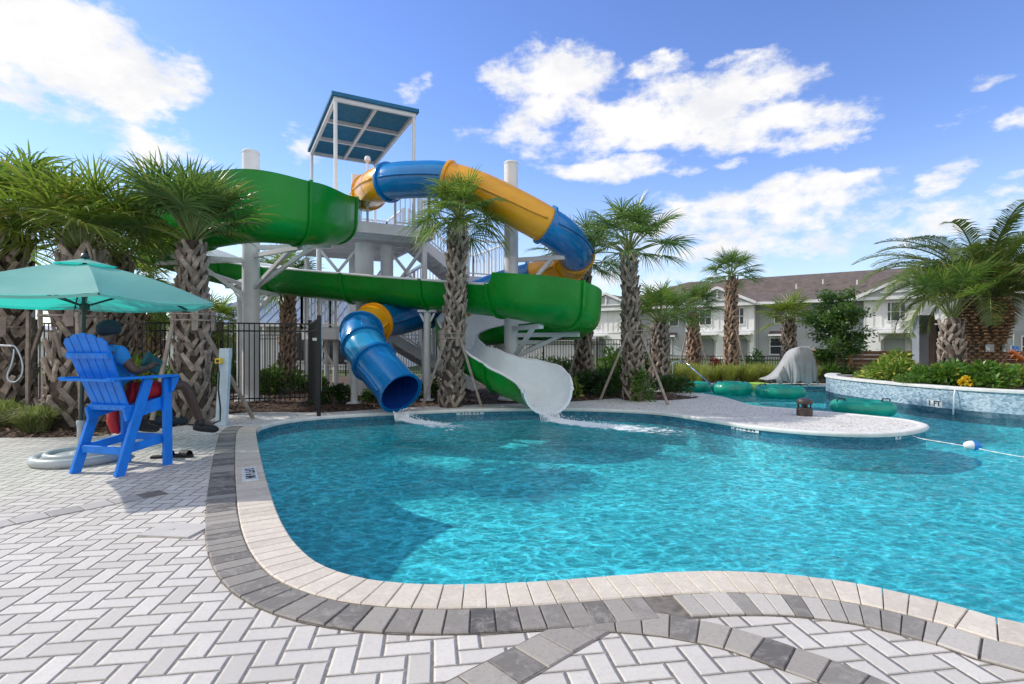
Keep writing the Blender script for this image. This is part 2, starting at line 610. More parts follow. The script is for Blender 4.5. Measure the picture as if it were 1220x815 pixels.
def band_mat(name, cols, worn=0.35):
    """Separate pavers: every one its own tone, with streaky wear."""
    m, nt, b = new_mat(name)
    o = nt.obj()
    r = nt.island()
    c = nt.mix(nt.ramp(r, 0.0, 0.33, smooth=False), cols[0], cols[1])
    c = nt.mix(nt.ramp(r, 0.33, 0.66, smooth=False), c, cols[2])
    c = nt.mix(nt.ramp(r, 0.66, 1.0, smooth=False), c, cols[3])
    st = nt.noise(nt.vm('ADD', nt.vm('MULTIPLY', o, (1, 1, 1)), nt.comb(nt.m('MULTIPLY', r, 60), 0, 0)), 13.0, 7, 0.72, dist=0.9)
    c = nt.mix(nt.m('MULTIPLY', nt.ramp(st, 0.44, 0.66), worn), c, tuple(min(1, x * 1.9) for x in cols[1]))
    c = nt.mix(nt.m('MULTIPLY', nt.ramp(nt.noise(o, 55, 5, 0.7), 0.5, 0.72), 0.35), c, tuple(x * .55 for x in cols[1]))
    nt.put(b.inputs['Base Color'], c)
    b.inputs['Roughness'].default_value = 0.8
    nt.put(b.inputs['Normal'], nt.bump(nt.noise(o, 50, 6, 0.7), 0.35, 0.006))
    return m


M['grey_band'] = band_mat('grey_band', [(0.088, 0.082, 0.076), (0.165, 0.152, 0.138), (0.26, 0.238, 0.212), (0.38, 0.345, 0.30)], 0.75)
M['mixed_band'] = band_mat('mixed_band', [(0.12, 0.112, 0.102), (0.25, 0.232, 0.208), (0.43, 0.402, 0.36), (0.52, 0.485, 0.435)], 0.3)
M['light_band'] = band_mat('light_band', [(0.29, 0.275, 0.26), (0.34, 0.325, 0.31), (0.38, 0.36, 0.34), (0.43, 0.405, 0.385)], 0.1)
M['coping'] = band_mat('coping', [(0.49, 0.43, 0.355), (0.55, 0.485, 0.405), (0.60, 0.535, 0.45), (0.57, 0.50, 0.41)], 0.2)
M['sand_joint'] = mat('sand_joint', (0.16, 0.14, 0.12), 0.95, 0.3, 20)


def gravel_mat():
    m, nt, b = new_mat('pebble_deck')
    o = nt.obj()
    v = nt.voro(o, 48)
    r = nt.sep(nt.voro(o, 48, out=1))[0]
    c = nt.mix(r, (0.55, 0.535, 0.50), (0.82, 0.80, 0.76))
    c = nt.mix(nt.ramp(r, 0.90, 0.93), c, (0.17, 0.16, 0.15))
    c = nt.mix(nt.m('MULTIPLY', nt.ramp(nt.noise(o, 1.4, 5), 0.5, 0.75), 0.4), c, (0.36, 0.34, 0.31))
    nt.put(b.inputs['Base Color'], c)
    b.inputs['Roughness'].default_value = 0.85
    nt.put(b.inputs['Normal'], nt.bump(nt.m('SUBTRACT', 1.0, v), 0.8, 0.012))
    return m


M['pebble'] = gravel_mat()


def ground_mat():
    m, nt, b = new_mat('ground_cover')
    o = nt.obj()
    x, y, _ = nt.sep(o)
    n = nt.noise(o, 0.35, 4)
    mul = nt.mix(nt.ramp(nt.noise(o, 26, 7, 0.75), 0.35, 0.7), (0.045, 0.027, 0.018), (0.16, 0.095, 0.062))
    mul = nt.mix(nt.m('MULTIPLY', nt.ramp(nt.noise(o, 1.3, 4), 0.52, 0.66), 0.6), mul, (0.30, 0.22, 0.15))
    gr = nt.mix(nt.ramp(nt.noise(o, 4, 6, 0.7), 0.3, 0.7), (0.045, 0.075, 0.02), (0.11, 0.14, 0.04))
    far = nt.ramp(nt.m('ADD', y, nt.m('MULTIPLY', n, 3)), 23.0, 25.0)
    nt.put(b.inputs['Base Color'], nt.mix(far, mul, gr))
    b.inputs['Roughness'].default_value = 0.95
    nt.put(b.inputs['Normal'], nt.bump(nt.noise(o, 30, 6, 0.7), 0.9, 0.04))
    return m


M['ground'] = ground_mat()


def tile_mat(name, a, c_, pitch=0.03, grout=(0.35, 0.45, 0.5), way='ADD'):
    m, nt, b = new_mat(name)
    o = nt.obj()
    p = nt.vm('SCALE', o, scale=1 / pitch)
    x, y, z = nt.sep(p)
    s = nt.m(way, x, y)
    fz = nt.m('FRACT', z)
    row = nt.m('FLOOR', z)
    fs = nt.m('FRACT', nt.m('ADD', nt.m('MULTIPLY', s, 0.5), nt.m('MULTIPLY', row, 0.5)))
    wn = nt.new('ShaderNodeTexWhiteNoise')
    nt.put(wn.inputs[0], nt.comb(nt.m('FLOOR', nt.m('ADD', nt.m('MULTIPLY', s, 0.5), nt.m('MULTIPLY', row, 0.5))), row, 0))
    c = nt.mix(wn.outputs[0], a, c_)
    line = nt.m('MAXIMUM', nt.m('LESS_THAN', fz, 0.10), nt.m('LESS_THAN', fs, 0.06))
    c = nt.mix(nt.m('MULTIPLY', line, 0.8), c, grout)
    nt.put(b.inputs['Base Color'], c)
    b.inputs['Roughness'].default_value = 0.22
    nt.put(b.inputs['Normal'], nt.bump(nt.m('SUBTRACT', nt.m('MULTIPLY', wn.outputs[0], 0.4), line), 0.4, 0.004))
    return m


M['pool_tile'] = tile_mat('pool_tile', (0.02, 0.12, 0.20), (0.07, 0.26, 0.36), 0.025, (0.12, 0.26, 0.32))
M['planter_tile'] = tile_mat('planter_tile', (0.17, 0.28, 0.37), (0.50, 0.61, 0.68), 0.032, (0.40, 0.49, 0.54), 'SUBTRACT')
M['plaster'] = mat('pool_plaster', (0.085, 0.52, 0.60), 0.7, 0.08, 0.5)
M['lid'] = mat('lid', (0.50, 0.475, 0.44), 0.7, 0.05, 6)


def foam_lace():
    m, nt, b = new_mat('foam_lace')
    o = nt.obj()
    at = nt.new('ShaderNodeAttribute')
    at.attribute_name = 'foam'
    n = nt.noise(nt.vm('MULTIPLY', o, (1, 1, 0.2)), 7.0, 8, 0.72, dist=0.7)
    a = nt.ramp(nt.m('ADD', nt.m('MULTIPLY', at.outputs['Fac'], 0.95), nt.m('MULTIPLY', nt.m('SUBTRACT', n, 0.5), 1.9)), 0.16, 0.58)
    b.inputs['Base Color'].default_value = (0.86, 0.90, 0.92, 1)
    b.inputs['Roughness'].default_value = 0.6
    nt.put(b.inputs['Alpha'], nt.m('MULTIPLY', a, 0.92))
    nt.put(b.inputs['Normal'], nt.bump(n, 0.6, 0.03))
    return m


M['foam_lace'] = foam_lace()
M['foam'] = mat('foam', (0.85, 0.88, 0.90), 0.5, 0.05, 10)
# =============================================================================
# pool outline (CCW seen from above), ground, decks, pool shell, water
# =============================================================================
near_px = [(303, 513), (303.5, 530), (308, 555), (314, 580), (322, 608), (333, 634), (349, 657), (374, 678), (410, 692), (450, 700),
           (500, 704), (560, 704), (630, 701), (700, 696), (780, 690), (850, 687.5), (920, 690), (1000, 699), (1080, 715), (1150, 733),
           (1220, 752)]
near_chain = [G(*p) for p in near_px] + [V((3.2, 2.05, 0)), V((4.5, 1.45, 0)), V((6.5, 0.95, 0)), V((9, 0.75, 0)), V((12, 1.3, 0)), V((13.8, 3, 0)), V((14.0, 5.5, 0))]
plant_chain = [V(p) for p in ((13.2, 7.6, 0), (12.0, 8.6, 0), (10.7, 9.35, 0), (9.75, 9.95, 0), (9.1, 10.9, 0), (8.82, 12.4, 0), (8.78, 14.0, 0),
                              (9.0, 15.3, 0), (9.7, 16.5, 0))]
river_chain = [V(p) for p in ((10.6, 17.3, 0), (10.2, 17.72, 0), (9.0, 17.8, 0), (7.0, 17.8, 0), (5.6, 17.75, 0), (4.8, 17.3, 0), (4.55, 16.4, 0), (4.75, 15.4, 0),
                              (5.1, 14.4, 0), (5.3, 13.6, 0), (5.25, 12.6, 0))]
pen_px = [(899, 484), (930, 486.3), (960, 489), (1000, 492.3), (1040, 496), (1080, 500.5), (1103, 507), (1085, 513.5), (1050, 516.5),
          (1000, 516), (950, 513), (900, 508), (850, 500.5)]
pen_chain = [G(*p) for p in pen_px]
far_px = [(800, 493), (760, 489.5), (700, 487.2), (640, 486.7), (560, 488), (480, 491), (420, 494), (370, 497.5), (335, 502), (315, 507)]
far_chain = [G(*p) for p in far_px]
ctrl = near_chain + plant_chain + river_chain + pen_chain + far_chain
OUT, tagc = catmull(ctrl, 0.11, closed=True,
                    lin=[(0,)] * len(near_chain) + [(1,)] * len(plant_chain) + [(2,)] * len(river_chain) + [(3,)] * len(pen_chain) + [(4,)] * len(far_chain))
for p in OUT:
    p.z = 0
NO = len(OUT)
ONRM = []
for i in range(NO):
    t = (OUT[(i + 1) % NO] - OUT[i - 1]).normalized()
    ONRM.append(V((t.y, -t.x, 0)))


def near_idx(p):
    p = V((p[0], p[1], 0))
    return min(range(NO), key=lambda i: (OUT[i] - p).length_squared)


I_NEAR_END = near_idx(near_chain[-1])
I_PLANT0 = near_idx(plant_chain[0])
I_PLANT1 = near_idx(plant_chain[-1])
I_RIV1 = near_idx(river_chain[-1])
I_PEN1 = near_idx(pen_chain[-1])


def chain(i0, i1, off=0.0):
    """outline points i0..i1 (wrapping), pushed outwards by off"""
    out = []
    i = i0
    while True:
        out.append(OUT[i % NO] + ONRM[i % NO] * off)
        if i % NO == i1 % NO:
            break
        i += 1
    return out


# ---- ground sheet -----------------------------------------------------------
g = MB()
g.sheet([(-500, -300), (500, -300), (500, 700), (-500, 700)], -0.012, holes=[[OUT[i] + ONRM[i] * 0.02 for i in range(NO)]])
gnd = g.build('ground', M['ground'])
struct(gnd)

# ---- pebble deck (far side and peninsula) -----------------------------------
deck_outer = [G(830, 474.5), G(796, 477.5), G(733, 475), G(684, 478.5), G(640, 480.5), G(560, 482.5), G(480, 485.5), G(425, 489.5), G(385, 492), G(300, 491),
              G(262, 495), G(245, 503), G(200, 510), G(150, 515), G(120, 519)]
pd = chain(I_RIV1 - 14, NO, 0.0) + [G(280, 513), G(250, 518.5), G(200, 518.5)]
polyd = pd + deck_outer[::-1] + [G(836, 468)]
d = MB()
d.sheet([(p.x, p.y) for p in polyd], 0.004)
o = d.build('pebble_deck', M['pebble'])
struct(o)

# pale strip of deck round the lazy river
rv = chain(I_PLANT1 + 4, I_RIV1 - 10, 0.0)
rv2 = chain(I_PLANT1 + 4, I_RIV1 - 10, 0.75)
d = MB()
for a in range(len(rv) - 1):
    d.add([(rv[a].x, rv[a].y, 0.008), (rv[a + 1].x, rv[a + 1].y, 0.008), (rv2[a + 1].x, rv2[a + 1].y, 0.008), (rv2[a].x, rv2[a].y, 0.008)], [(3, 2, 1, 0)])
struct(d.build('river_deck', M['cap_concrete']))

# ---- rounded concrete lip on far edges --------------------------------------
lip = MB()
ch = range(I_PLANT1 + 2, NO + 1)
prof = [(-0.035, -0.05), (-0.045, -0.02), (-0.035, 0.006), (-0.012, 0.014), (0.10, 0.014), (0.112, 0.0)]
vs, fs = [], []
for i in ch:
    for a, b in prof:
        q = OUT[i % NO] + ONRM[i % NO] * a
        vs.append((q.x, q.y, b))
np_ = len(prof)
for r_ in range(len(ch) - 1):
    for k in range(np_ - 1):
        fs.append((r_ * np_ + k, r_ * np_ + k + 1, (r_ + 1) * np_ + k + 1, (r_ + 1) * np_ + k))
lip.add(vs, fs)
struct(lip.build('deck_edge', M['cap_concrete'], smooth=True))

# ---- herringbone paving -----------------------------------------------------
pv = MB()
poly = chain(0, I_NEAR_END, 0.12) + [V((16, 5.5, 0)), V((16, -7, 0)), V((-17, -7, 0)), V((-17, 7.4, 0)), G(0, 522), G(60, 522), G(120, 520), G(160, 517.5), G(200, 518.5), G(250, 518.5)]
pv.sheet([(p.x, p.y) for p in poly], 0.006)
struct(pv.build('paving', M['pavers']))


def paver_strip(path, half_a, half_b, piece, gap, z, name, material, nrm=None, chamfer=0.004, jitter=0.0):
    """One course of single pavers laid along a path; half_a/half_b: offsets to either side."""
    L = [0.0]
    for i in range(1, len(path)):
        L.append(L[-1] + (path[i] - path[i - 1]).length)
    if nrm is None:
        nrm = []
        for i in range(len(path)):
            t = (path[min(i + 1, len(path) - 1)] - path[max(i - 1, 0)]).normalized()
            nrm.append(V((t.y, -t.x, 0)))

    def at(s):
        s = max(0, min(L[-1] - 1e-6, s))
        import bisect
        i = max(0, bisect.bisect_right(L, s) - 1)
        i = min(i, len(path) - 2)
        f = (s - L[i]) / max(1e-9, L[i + 1] - L[i])
        return path[i].lerp(path[i + 1], f), nrm[i].lerp(nrm[i + 1], f).normalized()

    mb = MB()
    n = int(L[-1] / piece)
    rnd = random.Random(5)
    for k in range(n):
        s0, s1 = k * piece + gap / 2, (k + 1) * piece - gap / 2
        (p0, n0), (p1, n1) = at(s0), at(s1)
        ja, jb = rnd.uniform(-jitter, jitter), rnd.uniform(-jitter, jitter)
        c = [p0 + n0 * (half_a + ja), p1 + n1 * (half_a + ja), p1 + n1 * (half_b + jb), p0 + n0 * (half_b + jb)]
        ctr = (c[0] + c[1] + c[2] + c[3]) / 4
        zz = z + rnd.uniform(-0.0013, 0.0013)
        vs = []
        for q in c:
            vs.append((q.x, q.y, z - 0.03))
        for q in c:
            vs.append((q.x, q.y, zz - chamfer))
        for q in c:
            e = ctr - q
            q2 = q + e.normalized() * chamfer * 1.4
            vs.append((q2.x, q2.y, zz))
        fs = []
        for a in range(4):
            b = (a + 1) % 4
            fs += [(a, b, 4 + b, 4 + a), (4 + a, 4 + b, 8 + b, 8 + a)]
        fs.append((8, 9, 10, 11))
        mb.add(vs, fs)
    o = mb.build(name, material)
    # keep all faces looking outwards
    bm = bmesh.new()
    bm.from_mesh(o.data)
    bmesh.ops.recalc_face_normals(bm, faces=bm.faces)
    bm.to_mesh(o.data)
    bm.free()
    return o


nc = chain(NO - 3, I_NEAR_END, 0.0)
ncn = [ONRM[i % NO] for i in range(NO - 3, NO + I_NEAR_END + 1)]
# dark sand under the courses
sand = MB()
for a in range(len(nc) - 1):
    p, q = nc[a] + ncn[a] * 0.02, nc[a + 1] + ncn[a + 1] * 0.02
    p2, q2 = nc[a] + ncn[a] * 0.449, nc[a + 1] + ncn[a + 1] * 0.449
    sand.add([(p.x, p.y, 0.010), (q.x, q.y, 0.010), (q2.x, q2.y, 0.010), (p2.x, p2.y, 0.010)], [(3, 2, 1, 0)])
struct(sand.build('sand_bed', M['sand_joint']))
struct(paver_strip(nc, -0.035, 0.225, 0.112, 0.0045, 0.0235, 'coping', M['coping'], ncn, 0.006))
i_split = min(range(len(nc)), key=lambda i: (nc[i] - G(790, 690)).length)
struct(paver_strip(nc[:i_split], 0.231, 0.445, 0.106, 0.007, 0.0205, 'soldier_course', M['grey_band'], ncn[:i_split], 0.005, 0.004))
struct(paver_strip(nc[i_split:], 0.231, 0.445, 0.106, 0.007, 0.0205, 'soldier_course', M['mixed_band'], ncn[i_split:], 0.005, 0.004))


def ground_band(px, width, piece, name, material, z=0.0125):
    path = catmull([G(*p) for p in px], 0.05)
    for p in path:
        p.z = 0
    sb = MB()
    for a in range(len(path) - 1):
        def nn(i):
            t = (path[min(i + 1, len(path) - 1)] - path[max(i - 1, 0)]).normalized()
            return V((t.y, -t.x, 0)) * (width / 2 + 0.004)
        p, q = path[a], path[a + 1]
        sb.add([(p - nn(a))[:2] + (0.0085,), (q - nn(a + 1))[:2] + (0.0085,), (q + nn(a + 1))[:2] + (0.0085,), (p + nn(a))[:2] + (0.0085,)], [(3, 2, 1, 0)])
    struct(sb.build('sand_bed', M['sand_joint']))
    return struct(paver_strip(path, -width / 2, width / 2, piece, 0.006, z, name, material, None, 0.005, 0.003))


ground_band([(714, 741), (665, 767), (622, 791), (560, 825), (470, 878), (330, 990)], 0.20, 0.15, 'paver_band', M['grey_band'])
ground_band([(700, 741), (745, 743), (800, 749), (868, 763), (930, 784), (985, 803), (1050, 831), (1140, 880)], 0.20, 0.125, 'paver_band', M['grey_band'], 0.0162)
ground_band([(-260, 688), (-100, 651), (0, 626), (90, 608), (195, 587)], 0.19, 0.205, 'paver_band', M['light_band'])
# skimmer lid let into the paving
lid = MB()
c = G(210, 634)
lid.box((c.x, c.y, 0.010), (0.37, 0.26, 0.02), R(-6))
lid.box((c.x - .03, c.y, 0.0215), (0.03, 0.03, 0.003), R(-6))
tag(lid.build('skimmer_lid', M['lid'], origin=(c.x, c.y, 0), bevel=0.004), 'pale square skimmer lid set flush in the herringbone paving', 'skimmer lid')

# ---- pool shell -------------------------------------------------------------
WZ = -0.10       # water level
shell = MB()
top, mid, bot = 0.0, -0.24, -0.55
vs, fs, mi = [], [], []
for z in (top, mid, bot):
    for p, n_ in zip(OUT, ONRM):
        vs.append((p.x, p.y, z))
for i in range(NO):
    j = (i + 1) % NO
    shell_f = [(i, j, NO + j, NO + i), (NO + i, NO + j, 2 * NO + j, 2 * NO + i)]
    fs += shell_f
    mi += [1, 0]
base = len(shell.v)
shell.v.extend(vs)
shell.f.extend(fs)
shell.mi.extend(mi)
shell.sheet([(p.x, p.y) for p in OUT], bot, mi=0)
struct(shell.build('pool_shell', [M['plaster'], M['pool_tile']]))

# ---- water ------------------------------------------------------------------
def wave_h(x, y):
    """sum of short capillary-like wave trains + noise, metres; numpy arrays"""
    h = np.zeros_like(x)
    rs = np.random.RandomState(3)
    for k in range(64):
        lam = 0.12 * (9.0 ** rs.rand())
        th = rs.normal(1.35, 0.95)
        amp = 0.00075 * lam ** 0.9 / 0.25 ** 0.9
        kx, ky = 2 * math.pi / lam * math.cos(th), 2 * math.pi / lam * math.sin(th)
        ph = rs.rand() * 6.28
        wx = 0.25 * np.sin(x * 0.9 + 1.7 * ph) + 0.2 * np.sin(y * 1.3 + ph)
        env = 0.6 + 0.4 * np.sin(x * rs.uniform(-1, 1) + y * rs.uniform(-1, 1) + ph * 2)
        h += amp * env * np.sin(kx * (x + wx) + ky * (y + wx * 0.7) + ph)
    return h


def build_water():
    xs = np.concatenate([np.arange(-4.7, 5.0, 0.035), np.arange(5.0, 14.6, 0.07)])
    ys = np.concatenate([np.arange(0.6, 9.0, 0.035), np.arange(9.0, 18.4, 0.07)])
    X, Y = np.meshgrid(xs, ys)
    Z = WZ + wave_h(X, Y)
    co = np.stack([X, Y, Z], -1).reshape(-1, 3)
    nx, ny = len(xs), len(ys)
    idx = np.arange(nx * ny).reshape(ny, nx)
    q = np.stack([idx[:-1, :-1], idx[:-1, 1:], idx[1:, 1:], idx[1:, :-1]], -1).reshape(-1, 4)
    # keep only the quads that lie inside (or just past) the pool walls
    poly = np.array([(p.x + n_.x * 0.05, p.y + n_.y * 0.05) for p, n_ in zip(OUT, ONRM)])
    cen = co[q].mean(1)
    inside = np.zeros(len(cen), bool)
    px, py = poly[:, 0], poly[:, 1]
    qx, qy = np.roll(px, -1), np.roll(py, -1)
    for a in range(len(poly)):
        c1 = (py[a] > cen[:, 1]) != (qy[a] > cen[:, 1])
        with np.errstate(divide='ignore', invalid='ignore'):
            xi = (qx[a] - px[a]) * (cen[:, 1] - py[a]) / (qy[a] - py[a]) + px[a]
        inside ^= c1 & (cen[:, 0] < xi)
    q = q[inside]
    used, inv = np.unique(q, return_inverse=True)
    co = co[used]
    q = inv.reshape(-1, 4)
    me = bpy.data.meshes.new('pool_water')
    me.vertices.add(len(co))
    me.vertices.foreach_set('co', co.ravel())
    me.loops.add(q.size)
    me.loops.foreach_set('vertex_index', q.ravel().astype(np.int32))
    me.polygons.add(len(q))
    me.polygons.foreach_set('loop_start', (np.arange(len(q)) * 4).astype(np.int32))
    me.polygons.foreach_set('use_smooth', np.ones(len(q), bool))
    me.update(calc_edges=True)
    o = bpy.data.objects.new('pool_water', me)
    COL.objects.link(o)
    m, nt, b = new_mat('water')
    nt.n.remove(b)
    if CAUSTIC:
        gl = nt.new('ShaderNodeBsdfRefraction')
        gl.inputs['IOR'].default_value = 1.33
        gl.inputs['Roughness'].default_value = 0.0
        gl.inputs['Color'].default_value = WATER_TINT + (1,)
        go = nt.new('ShaderNodeBsdfGlossy')
        go.inputs['Roughness'].default_value = 0.03
        fr = nt.new('ShaderNodeFresnel')
        fr.inputs[0].default_value = 1.33
        mx = nt.new('ShaderNodeMixShader')
        nt.l.new(fr.outputs[0], mx.inputs[0])
        nt.l.new(gl.outputs[0], mx.inputs[1])
        nt.l.new(go.outputs[0], mx.inputs[2])
        o.cycles.is_caustics_caster = True
    else:
        # caustic web and bright flecks put into the water's transparency colour
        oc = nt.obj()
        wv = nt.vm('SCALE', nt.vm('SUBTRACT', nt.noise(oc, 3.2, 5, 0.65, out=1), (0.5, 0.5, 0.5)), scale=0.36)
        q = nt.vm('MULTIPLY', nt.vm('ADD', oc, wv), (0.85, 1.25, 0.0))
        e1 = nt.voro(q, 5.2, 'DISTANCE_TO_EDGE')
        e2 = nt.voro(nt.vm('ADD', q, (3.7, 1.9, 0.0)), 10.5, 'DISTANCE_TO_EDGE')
        caustic_web = nt.m('ADD', nt.m('MULTIPLY', nt.ramp(e1, 0.0, 0.12, 1.0, 0.0), 0.62), nt.m('MULTIPLY', nt.ramp(e2, 0.0, 0.14, 1.0, 0.0), 0.5))
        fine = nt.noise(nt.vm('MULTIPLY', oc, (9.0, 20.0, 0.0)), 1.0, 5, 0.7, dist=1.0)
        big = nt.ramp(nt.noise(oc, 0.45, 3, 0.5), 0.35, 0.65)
        caustic_web = nt.m('MULTIPLY', caustic_web, nt.m('ADD', 0.6, nt.m('MULTIPLY', big, 0.6)))
        caustic_web = nt.m('ADD', nt.m('MULTIPLY', caustic_web, 0.78), nt.m('MULTIPLY', nt.ramp(fine, 0.38, 0.68), 0.6), clamp=True)
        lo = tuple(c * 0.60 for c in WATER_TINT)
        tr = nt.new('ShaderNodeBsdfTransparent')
        nt.put(tr.inputs[0], nt.mix(nt.m('POWER', caustic_web, 1.25), lo, (1.02, 1.42, 1.42)))
        go = nt.new('ShaderNodeBsdfGlossy')
        go.inputs['Roughness'].default_value = 0.03
        geo = nt.new('ShaderNodeNewGeometry')
        bmp = nt.bump(nt.noise(nt.vm('MULTIPLY', oc, (7.0, 15.0, 1.0)), 1.0, 6, 0.66, dist=0.7), 0.6, 0.03)
        nt.l.new(bmp, go.inputs['Normal'])
        dt = nt.new('ShaderNodeVectorMath')
        dt.operation = 'DOT_PRODUCT'
        nt.l.new(bmp, dt.inputs[0])
        nt.l.new(geo.outputs['Incoming'], dt.inputs[1])
        ca = nt.m('SUBTRACT', 1.0, nt.m('ABSOLUTE', dt.outputs['Value']))
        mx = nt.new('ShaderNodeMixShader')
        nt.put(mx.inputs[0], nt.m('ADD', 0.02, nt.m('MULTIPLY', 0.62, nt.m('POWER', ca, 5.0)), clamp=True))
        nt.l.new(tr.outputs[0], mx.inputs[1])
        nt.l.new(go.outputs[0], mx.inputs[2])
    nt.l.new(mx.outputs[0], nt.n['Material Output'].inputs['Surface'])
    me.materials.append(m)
    struct(o)
    return o


water = build_water()
for o in COL.objects:
    if o.name.startswith('pool_shell') and CAUSTIC:
        o.cycles.is_caustics_receiver = True
# =============================================================================
# slide tower, tube slide, open flume slide, support pillars
# =============================================================================
TU = V((0.883, 0.469, 0))
TV = V((-0.469, 0.883, 0))
TO = V((-4.28, 12.9, 0))


def T(a, b, z):
    return TO + TU * a + TV * b + V((0, 0, z))


TROT = Matrix((TU, TV, V((0, 0, 1)))).transposed()
tower = thing('slide_tower', 'white steel slide tower with blue flat roof, platforms and zigzag stairs', 'slide tower', T(1.2, 2, 0))


def tbox(mb, a0, a1, b0, b1, z0, z1, mi=0):
    mb.box(T((a0 + a1) / 2, (b0 + b1) / 2, (z0 + z1) / 2), (abs(a1 - a0), abs(b1 - b0), z1 - z0), TROT, mi)


def railing(p, q, h=1.05, gap=0.115, base=0.08, r=0.011):
    """guard rail between two floor points, pickets between two bars"""
    mb = MB()
    p, q = V(p), V(q)
    up = V((0, 0, 1))
    mb.beam(p + up * h, q + up * h, 0.05, 0.05)
    mb.beam(p + up * base, q + up * base, 0.035, 0.035)
    L = (q - p).length
    n = max(1, int(L / gap))
    for i in range(1, n):
        s = p.lerp(q, i / n)
        mb.beam(s + up * (base + .015), s + up * (h - .02), 0.018, 0.018)
    k = max(1, int(round(L / 1.5)))
    for i in range(k + 1):
        s = p.lerp(q, i / k)
        mb.beam(s - up * 0.02, s + up * (h + 0.02), 0.052, 0.052)
    return mb


def flight(p, q, side, n, width):
    """open stair flight from upper nosing p down to q; side = unit vector across"""
    st = MB()
    p, q = V(p), V(q)
    for sgn in (0, 1):
        o = side * (width * sgn)
        st.beam(p + o + V((0, 0, -.13)), q + o + V((0, 0, -.13)), 0.05, 0.26)
    d = (q - p)
    dh = V((d.x, d.y, 0)).normalized()
    for i in range(n):
        c = p + d * ((i + 0.5) / n) + side * (width / 2)
        st.box(c + V((0, 0, -0.06)), (0.30, width - 0.06, 0.045), Matrix((dh, side, V((0, 0, 1)))).transposed())
        st.box(c + dh * 0.13 + V((0, 0, -0.15)), (0.02, width - 0.07, 0.11), Matrix((dh, side, V((0, 0, 1)))).transposed())
    return st


DZ = 4.35
# main platform
m = MB()
tbox(m, -0.25, 2.45, -0.1, 4.3, DZ - 0.10, DZ)
m.build('platform', M['white_steel'], tower, bevel=0.01)
m = MB()
for b0 in (-0.12, 4.24):
    tbox(m, -0.27, 2.47, b0, b0 + 0.08, DZ - 0.27, DZ - 0.02)
for a0 in (-0.31, 2.452):
    tbox(m, a0, a0 + 0.06, -0.12, 4.32, DZ - 0.27, DZ - 0.02)
for b in (0.8, 1.6, 2.4, 3.2):
    tbox(m, -0.20, 2.40, b, b + 0.09, DZ - 0.25, DZ - 0.104)
m.build('platform_frame', M['white_steel'], tower)
# big paired columns + corner legs
for a, b, r in ((0.95, 1.0, 0.24), (1.55, 1.0, 0.17), (1.2, 3.3, 0.2)):
    m = MB()
    m.tube([T(a, b, 0), T(a, b, DZ - 0.35)], r, 18)
    m.build('column', M['white_steel'], tower, smooth='auto')
for a, b in ((-0.1, 1.65), (2.3, 0.1), (-0.1, 4.1), (2.3, 4.1)):
    m = MB()
    m.tube([T(a, b, 0), T(a, b, DZ - 0.35)], 0.07, 12)
    m.box(T(a, b, 0.02), (0.3, 0.3, 0.04), TROT)
    m.build('leg', M['white_steel'], tower, smooth='auto')
for (a, b), (a2, b2) in (((2.3, 0.1), (1.6, 1.0)), ((2.3, 4.1), (1.3, 3.2)), ((-0.1, 1.65), (0.8, 1.15))):
    for q in (0, 1):
        m = MB()
        p_, q_ = ((a, b), (a2, b2)) if q else ((a2, b2), (a, b))
        m.beam(T(*p_, DZ - 1.7), T(*q_, DZ - 0.45), 0.07, 0.07 - .01 * q)
        m.build('brace', M['white_steel'], tower)
# roof
RZ = 7.3
roof = MB()
tbox(roof, -0.06, 2.11, -0.06, 4.26, RZ, RZ + 0.10)
ro = roof.build('roof', M['roof_fabric'], tower, bevel=0.01)
fr = MB()
for a in (0.0, 0.985, 1.97):
    tbox(fr, a, a + 0.08, 0.0, 4.2, RZ - 0.10, RZ - 0.002)
for b in (0.0, 1.373, 2.747, 4.12):
    for a0, a1 in ((0.08, 0.985), (1.065, 1.97)):
        tbox(fr, a0, a1, b, b + 0.08, RZ - 0.098, RZ - 0.004)
fr.build('roof_frame', M['white_steel'], ro)
for a, b in ((0.05, 0.05), (2.0, 0.05), (0.05, 4.15), (2.0, 4.15)):
    m = MB()
    m.tube([T(a, b, DZ), T(a, b, RZ - 0.1)], 0.045, 10)
    m.build('roof_post', M['white_steel'], tower, smooth='auto')
# guard rails of the platform
for p, q in (((1.5, 0), (2.4, 0)), ((-.2, 1.0), (-.2, 4.2)), ((-.2, 4.2), (2.4, 4.2)), ((2.4, 2.3), (2.4, 4.2)), ((2.4, 0), (2.4, .9))):
    railing(T(*p, DZ), T(*q, DZ)).build('railing', M['white_steel'], tower)
# solid gate panel and a floodlight pole on the platform
m = MB()
tbox(m, 0.62, 1.35, 0.95, 0.99, DZ + 0.75, DZ + 1.45)
m.build('gate_panel', M['white_paint'], tower)
m = MB()
m.tube([T(0.85, 0.2, DZ), T(0.85, 0.2, DZ + 1.55)], 0.03, 8)
m.lathe(T(0.85, 0.2, DZ + 1.55), [(0.03, 0), (0.075, 0.03), (0.08, 0.1), (0.05, 0.15), (0.0, 0.17)], 12)
m.build('signal_pole', M['white_steel'], tower, smooth='auto')
